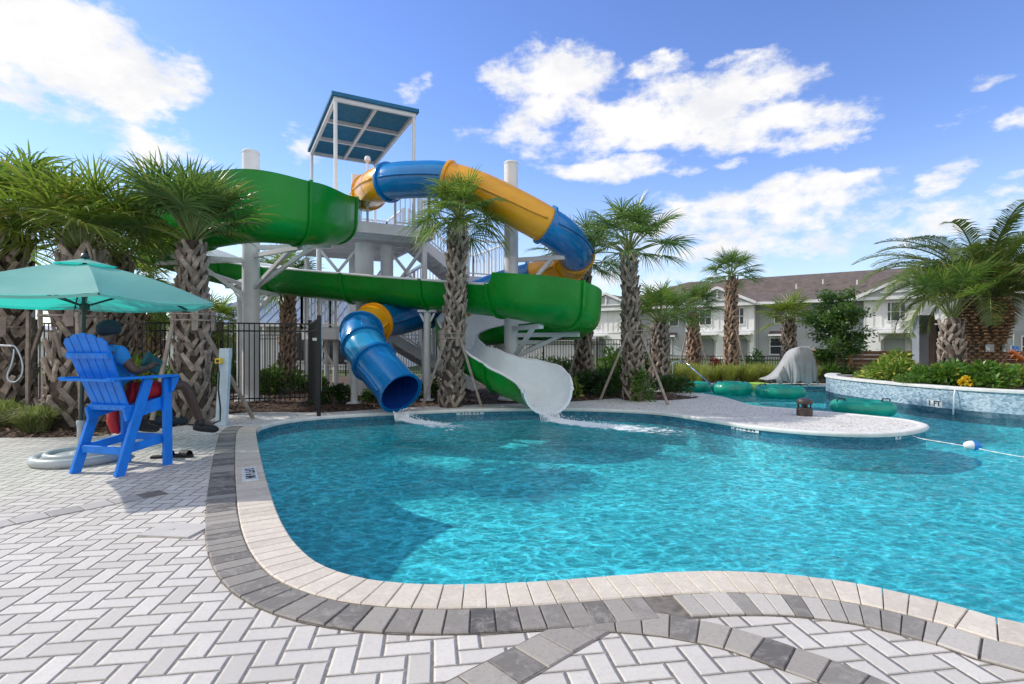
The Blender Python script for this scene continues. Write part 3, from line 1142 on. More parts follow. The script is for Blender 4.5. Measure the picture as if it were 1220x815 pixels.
# stairs
L1 = 3.32
fl = flight(T(2.47, .95, DZ), T(3.9, .95, L1), TV, 6, 1.15).build('stair_flight', M['white_steel'], tower)
for b in (0.93, 2.12):
    railing(T(2.5, b, DZ), T(3.9, b, L1), 1.0).build('railing', M['white_steel'], tower)
m = MB()
tbox(m, 3.9, 5.15, 0.9, 3.4, L1 - 0.24, L1)
m.build('landing', M['white_steel'], tower, bevel=0.01)
for p, q in (((3.9, .9), (5.15, .9)), ((5.15, .9), (5.15, 3.4)), ((5.15, 3.4), (3.9, 3.4))):
    railing(T(*p, L1), T(*q, L1)).build('railing', M['white_steel'], tower)
for a, b in ((4.0, 1.0), (5.05, 1.0), (4.0, 3.3), (5.05, 3.3)):
    m = MB()
    m.tube([T(a, b, 0), T(a, b, L1 - 0.24)], 0.06, 10)
    m.build('leg', M['white_steel'], tower, smooth='auto')
L2 = 1.76
flight(T(3.9, 2.25, L1), T(1.5, 2.25, L2), TV, 9, 1.1).build('stair_flight', M['white_steel'], tower)
for b in (2.23, 3.37):
    railing(T(3.9, b, L1), T(1.5, b, L2), 1.0).build('railing', M['white_steel'], tower)
m = MB()
hexp = [T(*q, 0) for q in ((1.5, 0.8), (1.5, 3.4), (0.5, 3.6), (-0.3, 2.9), (-0.5, 1.9), (0.2, 0.9))]
m.prism([(p.x, p.y) for p in hexp], L2 - 0.3, L2)
m.build('landing', M['white_steel'], tower, bevel=0.01)
for i in (1, 2, 3, 4):
    p, q = hexp[i], hexp[i + 1]
    railing((p.x, p.y, L2), (q.x, q.y, L2)).build('railing', M['white_steel'], tower)
for a, b in ((0.3, 1.5), (0.3, 2.9), (1.3, 3.2)):
    m = MB()
    m.tube([T(a, b, 0), T(a, b, L2 - 0.3)], 0.07, 10)
    m.beam(T(a, b, 0.7), T(a + (-0.45 if a < 1 else .1), b + 0.15, L2 - 0.3), 0.06, 0.06)
    m.build('leg', M['white_steel'], tower, smooth='auto')
flight(T(1.5, .9, L2), T(4.2, .9, 0.15), TV, 10, 1.15).build('stair_flight', M['white_steel'], tower)
for b in (0.88, 2.08):
    railing(T(1.5, b, L2), T(4.2, b, 0.1), 1.0).build('railing', M['white_steel'], tower)

# ---- pillars ----------------------------------------------------------------
def pillar(px, y, toppx, r, label, arms, base_px=None):
    x = (px - CX) / F * y
    h = H + (HY - toppx) * y / F
    t = thing('support_pillar', label, 'pillar', (x, y, 0), 0, 'slide support pillars')
    m = MB()
    m.tube([(x, y, 0.0), (x, y, h - r * 0.4)], r, 22, caps=False)
    m.lathe((x, y, h - r * 0.4), [(r, 0), (r, 0.01), (r * 1.04, 0.012), (r * 1.04, r * .25), (r * .9, r * .4), (r * .5, r * .5), (0, r * .52)], 22)
    m.build('post', M['white_steel'], t, smooth='auto')
    m = MB()
    m.lathe((x, y, 0.012), [(r * 1.9, 0), (r * 1.9, 0.04), (r * 1.02, 0.045)], 22)
    for k in range(8):
        a = k * math.pi / 4
        m.tube([(x + math.cos(a) * r * 1.55, y + math.sin(a) * r * 1.55, 0.05), (x + math.cos(a) * r * 1.55, y + math.sin(a) * r * 1.55, 0.11)], 0.02, 6)
    m.build('base_plate', M['white_steel'], t)
    for segs in arms:
        m = MB()
        for p, q, w in segs:
            m.beam(p, q, w, w)
        m.build('arm', M['white_steel'], t)
    return t


def bracket(c, tip, drop=0.75, w=0.10):
    """arm from the pillar axis point c out to the slide at tip, with a diagonal below it"""
    c, tip = V(c), V(tip)
    d = (tip - V((c.x, c.y, tip.z)))
    st = V((c.x, c.y, tip.z)) + d.normalized() * 0.17
    lo = V((c.x, c.y, tip.z - drop)) + d.normalized() * 0.17
    return [(st, tip, w), (lo, st.lerp(tip, 0.75), w * 0.8)]


# ---- tube slide -------------------------------------------------------------
tube_px = [(436, 234, 14.6), (441, 228, 13.9), (452, 221, 12.9), (470, 216, 12.5), (495, 214, 12.35), (530, 215, 12.2), (570, 227, 12.05), (610, 246, 11.95), (645, 265, 12.0),
           (670, 281, 12.3), (684, 297, 12.9), (685, 311, 13.7), (668, 321, 14.4), (640, 329, 14.8), (600, 340, 14.9), (555, 357, 14.5), (510, 370, 13.9), (472, 380, 13.2),
           (446, 385, 12.35), (432, 393, 11.8), (432, 408, 11.25), (446, 431, 10.8), (464, 452, 10.45), (477, 468, 10.18)]
tube_path = catmull([W(*p) for p in tube_px], 0.10)
TR = 0.415
tl = thing('tube_slide', 'enclosed spiral water slide of alternating blue and yellow tube sections ending over the pool', 'water slide', (tube_path[-1].x, tube_path[-1].y, 0))
FRM = frames(tube_path)


def idx_at(px, y):
    p = W(px[0], px[1], y)
    return min(range(len(tube_path)), key=lambda i: (tube_path[i] - p).length)


# twist-free frames, sections cut at the joints seen in the photo
joints = [0, idx_at((440, 229), 14.0), idx_at((458, 219), 12.5), idx_at((534, 215), 12.2), idx_at((651, 268), 12.05), idx_at((686, 305), 13.3), idx_at((676, 318), 14.1), idx_at((632, 331), 14.8),
          idx_at((552, 358), 14.5), idx_at((508, 371), 13.9), idx_at((446, 385), 12.35), idx_at((434, 396), 11.7), idx_at((434, 412), 11.2), idx_at((445, 430), 10.82), len(tube_path) - 1]
secs = ['yellow', 'yellow', 'blue', 'yellow', 'blue', 'yellow', 'yellow', 'blue', 'yellow', 'blue', 'yellow', 'blue', 'light', 'blue']
matn = {'yellow': M['yellow_gelcoat'], 'blue': M['blue_gelcoat'], 'light': M['light_blue_gelcoat']}


def ring_sweep(mb, i0, i1, r_out, r_in, n=32):
    vs, fs, mi = [], [], []
    k = i1 - i0 + 1
    for i in range(i0, i1 + 1):
        t, s, u = FRM[i]
        for r in (r_out, r_in):
            for a in range(n):
                an = 2 * math.pi * a / n
                vs.append(tube_path[i] + (s * math.cos(an) + u * math.sin(an)) * r)
    for q in range(k - 1):
        for a in range(n):
            b = (a + 1) % n
            A, B = q * 2 * n, (q + 1) * 2 * n
            fs.append((A + a, A + b, B + b, B + a)); mi.append(0)
            fs.append((A + n + b, A + n + a, B + n + a, B + n + b)); mi.append(1)
    for a in range(n):
        b = (a + 1) % n
        fs.append((b, a, n + a, n + b)); mi.append(0)
        A = (k - 1) * 2 * n
        fs.append((A + a, A + b, A + n + b, A + n + a)); mi.append(0)
    o = len(mb.v)
    mb.v.extend([tuple(p) for p in vs])
    mb.f.extend([tuple(i + o for i in f) for f in fs])
    mb.mi.extend(mi)


def flange(i, colr, w=0.028, dr=0.055):
    p = tube_path[i]
    t, s, u = FRM[i]
    rot = Matrix((s, u, s.cross(u))).transposed()
    m = MB()
    for off in (-w - 0.002, 0.002):
        m.lathe(p, [(TR + 0.004, off), (TR + dr, off), (TR + dr, off + w), (TR + 0.004, off + w)], 36, rot=rot, caps=False)
    for k in range(24):
        a = 2 * math.pi * k / 24
        c = p + rot @ V((math.cos(a) * (TR + dr * .55), math.sin(a) * (TR + dr * .55), 0))
        ax = rot @ V((0, 0, 1))
        m.tube([c - ax * (w + .014), c + ax * (w + .014)], 0.010, 5)
    m.build('flange', matn[colr], tl, smooth='auto')


for k in range(len(secs)):
    a, b = joints[k], joints[k + 1]
    if b <= a:
        continue
    m = MB()
    ring_sweep(m, a, b, TR, TR - 0.03)
    m.build('tube_section', [matn[secs[k]], M['tube_inside']], tl, smooth='auto')
    if k:
        flange(a, secs[k] if secs[k] != 'light' else 'blue')
# side seam ribs and the lip of the outlet
for k in range(len(secs)):
    a, b = joints[k] + 1, joints[k + 1] - 1
    if b - a < 3:
        continue
    for sg in (-1, 1):
        m = MB()
        pts = []
        for i in range(a, b + 1):
            t = FRM[i][0]
            sh = t.cross(V((0, 0, 1))).normalized()
            pts.append(tube_path[i] + sh * (sg * (TR + 0.012)))
        m.tube(pts, 0.026, 6)
        m.build('seam', matn[secs[k]], tl, smooth=True)
flange(len(tube_path) - 1, 'blue', 0.02, 0.03)

# ---- open flume slide -------------------------------------------------------
# control points: pixel of the outer bottom, distance; then left / right wall height
fl_px = [((410, 268, 15.0), .75, .60), ((408, 281, 13.7), 0.95, .60), ((394, 292, 12.3), 1.12, .60), ((358, 292, 11.3), 1.24, .60), ((300, 289, 10.75), 1.32, .60), ((240, 297, 11.0), 1.30, .60), ((203, 303, 11.8), 1.25, .60),
         ((186, 309, 12.8), 1.1, .60), ((196, 319, 13.8), 1.05, .60), ((240, 333, 14.4), .95, .60), ((300, 346, 14.2), .75, .62), ((370, 355, 13.5), .66, .63), ((450, 364, 13.0), .66, .65), ((530, 371, 12.5), .66, .65), ((598, 378, 11.7), .68, .66),
         ((604, 379, 11.6), .60, .94), ((645, 387, 11.2), .60, .98), ((674, 393, 11.4), .60, .98), ((690, 397, 12.1), .60, .97), ((690, 401, 13.1), .58, 1.0), ((672, 405, 14.0), .56, 1.0), ((632, 408, 14.5), .50, 1.10), ((590, 411, 14.4), .50, 1.15),
         ((560, 417, 13.8), .50, 1.1), ((545, 427, 12.9), .52, .95), ((556, 442, 12.1), .55, .8), ((580, 458, 11.6), .70, .60), ((600, 471, 11.35), .80, .56), ((622, 480, 11.1), .86, .54), ((640, 486.5, 10.75), .84, .50), ((649, 491, 10.35), .70, .44), ((653, 495.5, 9.95), .50, .42)]
ft_path, ft_h = catmull([W(*p[0]) for p in fl_px], 0.10, lin=[(a, b) for _, a, b in fl_px])
fs_thing = thing('flume_slide', 'open green flume slide with pale inside, curling from the tower down to the pool edge', 'water slide', (ft_path[-1].x, ft_path[-1].y, 0))
FR_ = 0.46


def flume_section(i0, i1, out=0.0, th=0.045, nseg=12, lift=0.0):
    """U-shaped trough between samples i0..i1; 'out' widens it for joint flanges"""
    vs, fs, mi = [], [], []
    per = None
    for i in range(i0, i1 + 1):
        a, b = ft_path[max(i - 1, 0)], ft_path[min(i + 1, len(ft_path) - 1)]
        t = b - a
        th_ = V((t.x, t.y, 0)).normalized()
        s = th_.cross(V((0, 0, 1)))          # right-hand side
        hl, hr = ft_h[i]
        prof = []
        r = FR_ + out

        def ring(r, sh):
            pr = [(-r * 1.06, hl + out * .5)]
            pr += [(-r * 1.03, FR_ + (hl - FR_) * .5)]
            for k in range(nseg + 1):
                an = math.pi + math.pi * k / nseg
                pr.append((r * math.cos(an), FR_ + r * math.sin(an)))
            pr += [(r * 1.03, FR_ + (hr - FR_) * .5), (r * 1.06, hr + out * .5)]
            return pr
        o_ = ring(r, 0)
        n_ = ring(r - th - out + lift, 0)
        prof = o_ + n_[::-1]
        per = len(prof)
        for x, z in prof:
            vs.append(ft_path[i] + s * x + V((0, 0, z)))
    half = per // 2
    for q in range(i1 - i0):
        for k in range(per):
            k2 = (k + 1) % per
            fs.append((q * per + k, (q + 1) * per + k, (q + 1) * per + k2, q * per + k2))
            inner = half <= k < per - 1
            rim = (k == half - 1 or k == per - 1)
            mi.append(1 if (inner or rim) else 0)
    for q in (0, i1 - i0):
        for k in range(half - 1):
            f = (q * per + k, q * per + k + 1, q * per + per - 2 - k, q * per + per - 1 - k)
            fs.append(f if q == 0 else f[::-1])
            mi.append(0)
    m = MB()
    m.add(vs, fs)
    m.mi = mi
    return m


def fidx(px, y):
    p = W(px[0], px[1], y)
    return min(range(len(ft_path)), key=lambda i: (ft_path[i] - p).length)


fj = [0, fidx((398, 290), 12.6), fidx((350, 291), 11.2), fidx((240, 297), 11.0), fidx((188, 312), 13.2), fidx((275, 340), 14.3), fidx((329, 350), 13.9), fidx((421, 361), 13.2), fidx((511, 369), 12.6),
      fidx((600, 378), 11.68), fidx((672, 392), 11.4), fidx((684, 403), 13.6), fidx((610, 410), 14.5), fidx((547, 427), 12.9), fidx((590, 462), 11.4), len(ft_path) - 6, len(ft_path) - 1]
for k in range(len(fj) - 1):
    m = flume_section(fj[k], fj[k + 1])
    last = k == len(fj) - 2
    o = m.build('flume_section', [M['green_gelcoat'] if not last else M['flume_inside'], M['flume_inside']], fs_thing, smooth='auto')
    if last:
        o['label'] = 'white outlet section of the flume at the pool'
    if k and not last:
        i = fj[k]
        f = flume_section(max(i - 1, 0), i, 0.045, lift=0.03)
        # squeeze the joint ring to 6 cm along the path
        mid = ft_path[i]
        half = len(f.v) // 2
        for a in range(half):
            p, q = V(f.v[a]), V(f.v[a + half])
            d = (q - p)
            c = (p + q) / 2
            if d.length > 0:
                f.v[a] = tuple(q - d.normalized() * 0.06)
        f.build('flange', [M['green_gelcoat'], M['green_gelcoat']], fs_thing)
# pale hand-rail bead along the rims
for side, sg in ((0, -1), (1, 1)):
    m = MB()
    pts = []
    for i in range(len(ft_path)):
        a, b = ft_path[max(i - 1, 0)], ft_path[min(i + 1, len(ft_path) - 1)]
        t = b - a
        s = V((t.x, t.y, 0)).normalized().cross(V((0, 0, 1)))
        pts.append(ft_path[i] + s * (sg * (FR_ * 1.06 - 0.02)) + V((0, 0, ft_h[i][side] + 0.012)))
    cut = fidx((600, 378), 11.68)
    m.tube(pts[fj[5]:cut], 0.032, 6)
    m.tube(pts[fj[11]:len(pts) - 1], 0.028, 6)
    m.build('rim_bead', M['white_steel'], fs_thing, smooth=True)

# pillars with their brackets
pa = V(((299 - CX) / F * 12.6, 12.6, 0))
pb = V(((609 - CX) / F * 12.85, 12.85, 0))


def fp(px, y, dz=-0.03):
    q = ft_path[fidx(px, y)]
    return q + V((0, 0, dz))


def tp(px, y):
    return tube_path[idx_at(px, y)] + V((0, 0, -TR - 0.03))


pillar(299, 12.6, 180, 0.19, 'white round steel pillar rising through the left loop of the green flume',
       [bracket(pa, fp((366, 292), 11.3)), bracket(pa, fp((410, 291), 12.4), .9), bracket(pa, fp((203, 303), 11.8), .8), bracket(pa, fp((190, 312), 13.2), .6), bracket(pa, fp((270, 338), 14.3), .7),
        bracket(pa, fp((329, 350), 13.9), .5)])
pillar(609, 12.85, 193, 0.17, 'white round steel pillar in the middle of the right spirals',
       [bracket(pb, tp((612, 248), 11.95), .5), bracket(pb, tp((672, 283), 12.35), .9), bracket(pb, tp((640, 329), 14.5), .6), bracket(pb, fp((645, 387), 11.2), .7), bracket(pb, fp((690, 397), 12.1), .5),
        bracket(pb, fp((655, 406), 14.3), .4), bracket(pb, fp((590, 411), 14.4), .4), bracket(pb, fp((547, 427), 12.9), .4)])


def prop(px, y, topz, r, label, plate=True):
    x = (px - CX) / F * y
    t = thing('slide_post', label, 'post', (x, y, 0), 0, 'slim white slide posts')
    m = MB()
    m.tube([(x, y, 0), (x, y, topz)], r, 14)
    m.build('post', M['white_steel'], t, smooth='auto')
    m = MB()
    m.box((x, y, 0.03), (r * 3.6, r * 3.6, 0.03))
    m.build('base_plate', M['white_steel'], t)
    m = MB()
    m.box((x, y, topz + 0.025), (r * 5, r * 2.6, 0.05))
    m.beam((x - r * 2, y, topz - .02), (x, y, topz - .35), 0.03, 0.05)
    m.beam((x + r * 2, y, topz - .02), (x, y, topz - .35), 0.03, 0.05)
    m.build('bracket', M['white_steel'], t)


prop(509, 12.65, W(509, 369, 12.65).z - 0.06, 0.085, 'slim white post under the straight green flume beside the palm trunk')
prop(422, 12.0, W(422, 410, 11.6).z - 0.40, 0.075, 'short white post under the blue tube bend')
prop(287, 14.0, W(287, 342, 14.3).z - 0.06, 0.10, 'white post close behind the left round pillar')

# foam where the slides pour into the pool: a lacy skin on the water with droplets at the impact
def splash(c, d, length, width, seed, label):
    rnd = random.Random(seed)
    d = V(d).normalized()
    s = V((d.y, -d.x, 0))
    m = MB()
    nu, nv = 46, 30
    vals = []
    for i in range(nu + 1):
        for j in range(nv + 1):
            f, g = i / nu, j / nv * 2 - 1
            w = width * (0.35 + 0.9 * f ** .7)
            p = V(c) + d * (f * length - .08) + s * (g * w)
            hump = 0.075 * math.exp(-(f / .16) ** 2) * (1 - g * g) * (0.5 + rnd.random())
            p.z = c[2] + .006 + hump + noise.noise(p * 6) * .008
            m.v.append(tuple(p))
            edge = max(0, 1 - abs(g) ** 2.2) * min(1, f * 9 + .3)
            vals.append(edge * (1 - f) ** .85)
    for i in range(nu):
        for j in range(nv):
            q = i * (nv + 1) + j
            m.f.append((q, q + nv + 1, q + nv + 2, q + 1))
            m.mi.append(0)
    nface = len(m.f)
    for k in range(420):
        f = rnd.random() ** 2.2 * .55
        p = V(c) + d * (f * length) + s * rnd.gauss(0, width * (.16 + .3 * f)) + V((0, 0, rnd.random() ** 2 * .20 * (1 - f) ** 3 + .01))
        r = rnd.uniform(.003, .011)
        m.lathe((p.x, p.y, p.z), [(0, -r), (r, 0), (0, r * 1.2)], 5, mi=1)
    o = m.build('splash', [M['foam_lace'], M['foam']], smooth=True)
    at = o.data.attributes.new('foam', 'FLOAT', 'POINT')
    vals += [1.0] * (len(o.data.vertices) - len(vals))
    at.data.foreach_set('value', vals)
    tag(o, label, 'splash', kind='stuff')


e = tube_path[-1]
splash((e.x + 0.05, e.y - 0.12, WZ + 0.008), (0.75, -0.62, 0), 2.0, 0.38, 1, 'white foam below the blue tube outlet')
e = ft_path[-1]
splash((e.x + 0.02, e.y - 0.06, WZ + 0.008), (0.84, -0.54, 0), 2.9, 0.48, 2, 'white foam spreading from the white flume outlet')
m = MB()
for k in range(15):
    a = (k / 14 - .5) * .9 + .03 * math.sin(k * 7)
    p0 = e + V((math.sin(a) * FR_ * .9, .02, FR_ * (1 - math.cos(a)) + .06))
    m.tube([p0, p0 + V((0.02, -0.06, -0.05)), V((p0.x + 0.05, p0.y - 0.12, WZ))], [0.005, 0.006, 0.008], 5)
tag(m.build('falling_water', M['foam'], smooth=True), 'thin sheet of water leaving the white flume outlet', 'water', kind='stuff')
# sheet of water leaving the tube
m = MB()
e = tube_path[-1]
for k in range(26):
    a = (k / 25 - .5) * 0.9
    p0 = e + V((math.sin(a) * 0.3, -0.02, -TR * math.cos(a) + 0.03))
    m.tube([p0, p0 + V((0.04, -0.07, -0.08)), V((p0.x + 0.08, p0.y - 0.15, WZ))], [0.008, 0.010, 0.014], 5)
tag(m.build('falling_water', M['foam'], smooth=True), 'thin sheet of water falling from the blue tube outlet', 'water', kind='stuff')
# =============================================================================
# vegetation
# =============================================================================
def leaf_strip(m, pts, widths, side, mi=0):
    """flat tapering blade along pts"""
    vs, fs = [], []
    n = len(pts)
    for p, w in zip(pts, widths):
        vs.append(p - side * w)
        vs.append(p + side * w)
    for i in range(n - 1):
        fs.append((2 * i, 2 * i + 1, 2 * i + 3, 2 * i + 2))
    m.add(vs, fs, mi)


def fan_frond(m, base, az, elev, pet, rad, rnd, nl=26, droop=0.35, petmb=None):
    """costapalmate fan leaf: stalk, then leaflets fanned round its end"""
    dh = V((math.cos(az), math.sin(az), 0))
    pts = []
    p = V(base)
    e = elev
    for k in range(6):
        pts.append(p.copy())
        d = dh * math.cos(e) + V((0, 0, math.sin(e)))
        p = p + d * (pet / 5)
        e -= droop * 0.16
    t = (pts[-1] - pts[-2]).normalized()
    s = t.cross(V((0, 0, 1)))
    if s.length < 0.05:
        s = V((-dh.y, dh.x, 0))
    s.normalize()
    tw = rnd.uniform(-0.5, 0.5)
    s = (Matrix.Rotation(tw, 3, t) @ s).normalized()
    u = s.cross(t).normalized()
    (petmb or m).tube(pts, [0.020, 0.017, 0.015, 0.013, 0.012, 0.010], 4, caps=False, mi=1)
    hub = pts[-1]
    for k in range(nl):
        f = k / (nl - 1) * 2 - 1
        a = f * R(118) + rnd.gauss(0, 0.03)
        ca, sa = math.cos(a), math.sin(a)
        start = hub + t * (max(0, ca) * rad * 0.16)
        # fans are folded: outer leaflets lift towards the upper side, then droop
        d = (t * ca + s * sa + u * (0.20 * abs(sa) - 0.05)).normalized()
        L = rad * (0.80 + 0.22 * ca) * rnd.uniform(0.88, 1.08)
        sd = (u.cross(d)).normalized()
        dr = droop * rnd.uniform(0.6, 1.5)
        fold = (u * 0.45 + sd).normalized() if k % 2 else (sd - u * 0.45).normalized()
        q = [start]
        ws = [0.007]
        for r_, w in ((0.28, 0.015), (0.55, 0.0145), (0.80, 0.008), (1.0, 0.0015)):
            q.append(start + d * (L * r_) - V((0, 0, 1)) * (dr * L * 0.55 * r_ ** 2.4))
            ws.append(w * rad / 0.8)
        leaf_strip(m, q, ws, fold)


def boots(m, cx_, cy_, z0, z1, rfun, rnd, lean=V((0, 0, 0)), size=1.0):
    """old split leaf bases criss-crossing round the trunk"""
    rowh = 0.125 * size
    rows = int((z1 - z0) / rowh)
    for r_ in range(rows):
        z = z0 + r_ * rowh
        f = (z - z0) / max(1e-6, z1 - z0)
        rad = rfun(f)
        n = max(5, int(2 * math.pi * rad / (0.27 * size)))
        for k in range(n):
            a = 2 * math.pi * (k + 0.5 * (r_ % 2)) / n + rnd.gauss(0, 0.11) + r_ * 0.13
            c = V((cx_, cy_, 0)) + lean * f
            rd = V((math.cos(a), math.sin(a), 0))
            tn = V((-rd.y, rd.x, 0))
            b = c + rd * (rad * 0.93) + V((0, 0, z))
            L = rnd.uniform(0.18, 0.36) * size
            out = rnd.uniform(0.02, 0.085) * size
            w = rnd.uniform(0.034, 0.05) * size
            for sg in (-1, 1):
                if rnd.random() < 0.13:
                    continue
                tip = b + tn * (sg * L * 0.50) + V((0, 0, L * rnd.uniform(.75, 1.0))) + rd * out
                midp = b.lerp(tip, 0.5) + rd * 0.02 * size
                up = rd
                d = (tip - b).normalized()
                sd = d.cross(up).normalized()
                th = 0.016 * size
                vs = []
                for p_, w_ in ((b, w * 1.15), (midp, w), (tip, w * 0.72)):
                    vs += [p_ - sd * w_ - up * th, p_ + sd * w_ - up * th, p_ + sd * w_ * .8 + up * th, p_ - sd * w_ * .8 + up * th]
                fs = [(3, 2, 1, 0), (8, 9, 10, 11)]
                for q in (0, 4):
                    fs += [(q + i, q + (i + 1) % 4, q + 4 + (i + 1) % 4, q + 4 + i) for i in range(4)]
                m.add(vs, fs)


def sabal(label, px, y, top_px, r0, r1, nf=30, pet=0.75, rad=0.85, up=(-10, 85), seed=1, lean=0.0, leaf='palm_leaf', bark='boot', base_z=0.0, boot=1.0, bootfrom=0.0, nl=32, droop=0.35,
          group='cabbage palms', crown_shift=0.0, dead=0):
    rnd = random.Random(seed)
    x = (px - CX) / F * y
    h = H + (HY - top_px) * y / F
    t = thing('cabbage_palm', label, 'palm tree', (x, y, base_z), 0, group)
    ln = V((lean, rnd.uniform(-.05, .05), 0))
    rf = lambda f: r0 + (r1 - r0) * min(1, f * 1.25) ** 0.7 if r1 < r0 else r0 + (r1 - r0) * f
    m = MB()
    pts, rr = [], []
    for k in range(9):
        f = k / 8
        pts.append(V((x, y, base_z - 0.03)) + ln * f + V((0, 0, (h - base_z) * f)))
        rr.append(rf(f) * (1.0 if k < 8 else 0.8))
    m.tube(pts, rr, 16, mi=1)
    boots(m, x, y, base_z + 0.02 + bootfrom, h - 0.10, rf, rnd, ln, boot)
    m.build('trunk', [M[bark], M['bark_core']], t)
    top = V((x, y, h - 0.05)) + ln
    m = MB()
    ga = 2.39996
    for k in range(nf):
        f = k / max(1, nf - 1)
        e = R(up[1] + (up[0] - up[1]) * f ** 0.9) + rnd.gauss(0, 0.10)
        az = k * ga + rnd.gauss(0, 0.15)
        b = top + V((math.cos(az), math.sin(az), 0)) * (r1 * 0.35) + V((0, 0, 0.16 * (1 - f)))
        s = rnd.uniform(0.88, 1.1)
        fan_frond(m, b, az, e, pet * s * (0.85 + 0.25 * f), rad * s, rnd, nl, droop * rnd.uniform(.7, 1.4))
    for k in range(dead):
        az = rnd.random() * 6.28
        for q in range(40):
            a2 = az + rnd.gauss(0, 0.5)
            p0 = top + V((math.cos(a2) * r1 * 1.2, math.sin(a2) * r1 * 1.2, rnd.uniform(-.1, .5)))
            e = p0 + V((math.cos(a2) * rnd.uniform(.1, .4), math.sin(a2) * rnd.uniform(.1, .4), rnd.uniform(-.3, .3)))
            leaf_strip(m, [p0, p0.lerp(e, .5) + V((0, 0, .05)), e], [0.006, 0.006, 0.002], V((-math.sin(a2), math.cos(a2), 0)), 2)
    m.build('crown', [M[leaf], M['petiole'], M['dry_fibre']], t)
    # young fibrous sheath just under the fronds
    return t


P = {}
P['a'] = sabal('thick palm cropped by the left photo edge, its crisscross trunk beside the teal umbrella', 8, 9.4, 262, 0.34, 0.26, 38, 0.78, 0.92, (-4, 89), 11, leaf='palm_leaf', boot=1.15, droop=0.68, dead=3)
P['b'] = sabal('thickest palm with heavy crisscross boots right behind the umbrella pole', 86, 8.75, 296, 0.38, 0.22, 34, 0.74, 0.88, (24, 89), 22, leaf='palm_leaf_yellow', boot=1.15, droop=0.55, lean=0.12, dead=4)
P['c'] = sabal('palm behind the blue lifeguard chair, crown in front of the green flume', 229, 9.0, 285, 0.26, 0.14, 34, 0.68, 0.74, (34, 89), 33, leaf='palm_leaf_dark', boot=1.0, droop=0.38)
P['d'] = sabal('slender palm between the blue tube outlet and the white flume outlet', 537, 11.45, 262, 0.24, 0.15, 34, 0.55, 0.60, (-10, 89), 44, leaf='palm_leaf', boot=0.85, lean=0.17, droop=0.7)
P['e'] = sabal('tall palm with two long wooden props at the far pool edge right of the slides', 756, 12.9, 303, 0.25, 0.13, 32, 0.90, 0.66, (16, 89), 55, leaf='palm_leaf_dark', boot=0.9, lean=-0.16, droop=0.6)
P['f'] = sabal('short bushy palm just right of and behind the propped palm', 786, 16.5, 384, 0.27, 0.20, 28, 0.78, 0.72, (18, 89), 66, leaf='palm_leaf', boot=0.95, droop=0.55)
P['g'] = sabal('squat palm with brown trunk in the ornamental grass, third from the propped palm', 826, 22.0, 370, 0.26, 0.18, 26, 0.66, 0.68, (0, 87), 77, leaf='palm_leaf_dark', bark='boot_brown', droop=0.45)
P['h'] = sabal('slim tall palm with reddish trunk standing alone above the ornamental grass', 871, 20.5, 328, 0.23, 0.14, 26, 0.60, 0.60, (-5, 88), 88, leaf='palm_leaf_dark', bark='boot_brown', droop=0.4)
P['i'] = sabal('small round-headed palm behind the grey tarp-covered lift', 940, 21.5, 380, 0.27, 0.19, 24, 0.55, 0.66, (0, 86), 99, leaf='palm_leaf_yellow', bark='boot', droop=0.4)
P['j'] = sabal('palm half hidden behind the right spiral of the slides', 695, 15.2, 312, 0.25, 0.15, 28, 0.80, 0.70, (-10, 87), 111, leaf='palm_leaf_dark', boot=0.95, droop=0.4)
P['k'] = sabal('palm with narrow trunk behind the iron fence under the straight green flume', 343, 17.0, 335, 0.22, 0.16, 24, 0.6, 0.75, (-30, 80), 122, leaf='palm_leaf_dark', bark='boot_brown', droop=0.4)
P['l'] = sabal('low palm with light fronds left of the white pillars behind the fence', 257, 16.5, 385, 0.24, 0.17, 22, 0.5, 0.72, (-35, 80), 133, leaf='palm_leaf_yellow', droop=0.45)
P['m'] = sabal('background palm with stocky trunk seen just right of the umbrella canopy tip, nearer the chair', 157, 16.0, 338, 0.30, 0.22, 26, 0.6, 0.82, (-30, 80), 144, leaf='palm_leaf_yellow', bark='boot_brown', droop=0.5)
P['n'] = sabal('background palm with orange-brown frayed trunk beside the behind-fence left palm', 184, 18.0, 368, 0.28, 0.24, 24, 0.5, 0.7, (-30, 80), 155, leaf='palm_leaf', bark='boot_brown', droop=0.5)
P['o'] = sabal('far small palm glimpsed between the two thick left trunks', 116, 24.0, 392, 0.22, 0.17, 20, 0.5, 0.72, (-35, 80), 166, leaf='palm_leaf', bark='boot_brown', droop=0.45, nl=20)
P['p'] = sabal('palm leaning on the great date palm in the raised planter', 1133, 13.4, 378, 0.26, 0.17, 20, 0.95, 0.70, (48, 89), 177, leaf='palm_leaf', base_z=0.36, boot=0.95, lean=0.05, droop=0.35)
if False: P['q'] = sabal('feathery palm filling the gap between the two leftmost trunks from behind', 40, 11.5, 300, 0.24, 0.2, 26, 0.7, 0.9, (-40, 80), 188, leaf='palm_leaf_yellow', boot=1.0, droop=0.6)
P['r'] = sabal('dark palm crown between the umbrella palm and the flume, behind both', 142, 11.2, 300, 0.24, 0.18, 24, 0.66, 0.78, (5, 88), 199, leaf='palm_leaf_dark', boot=1.0, droop=0.45)


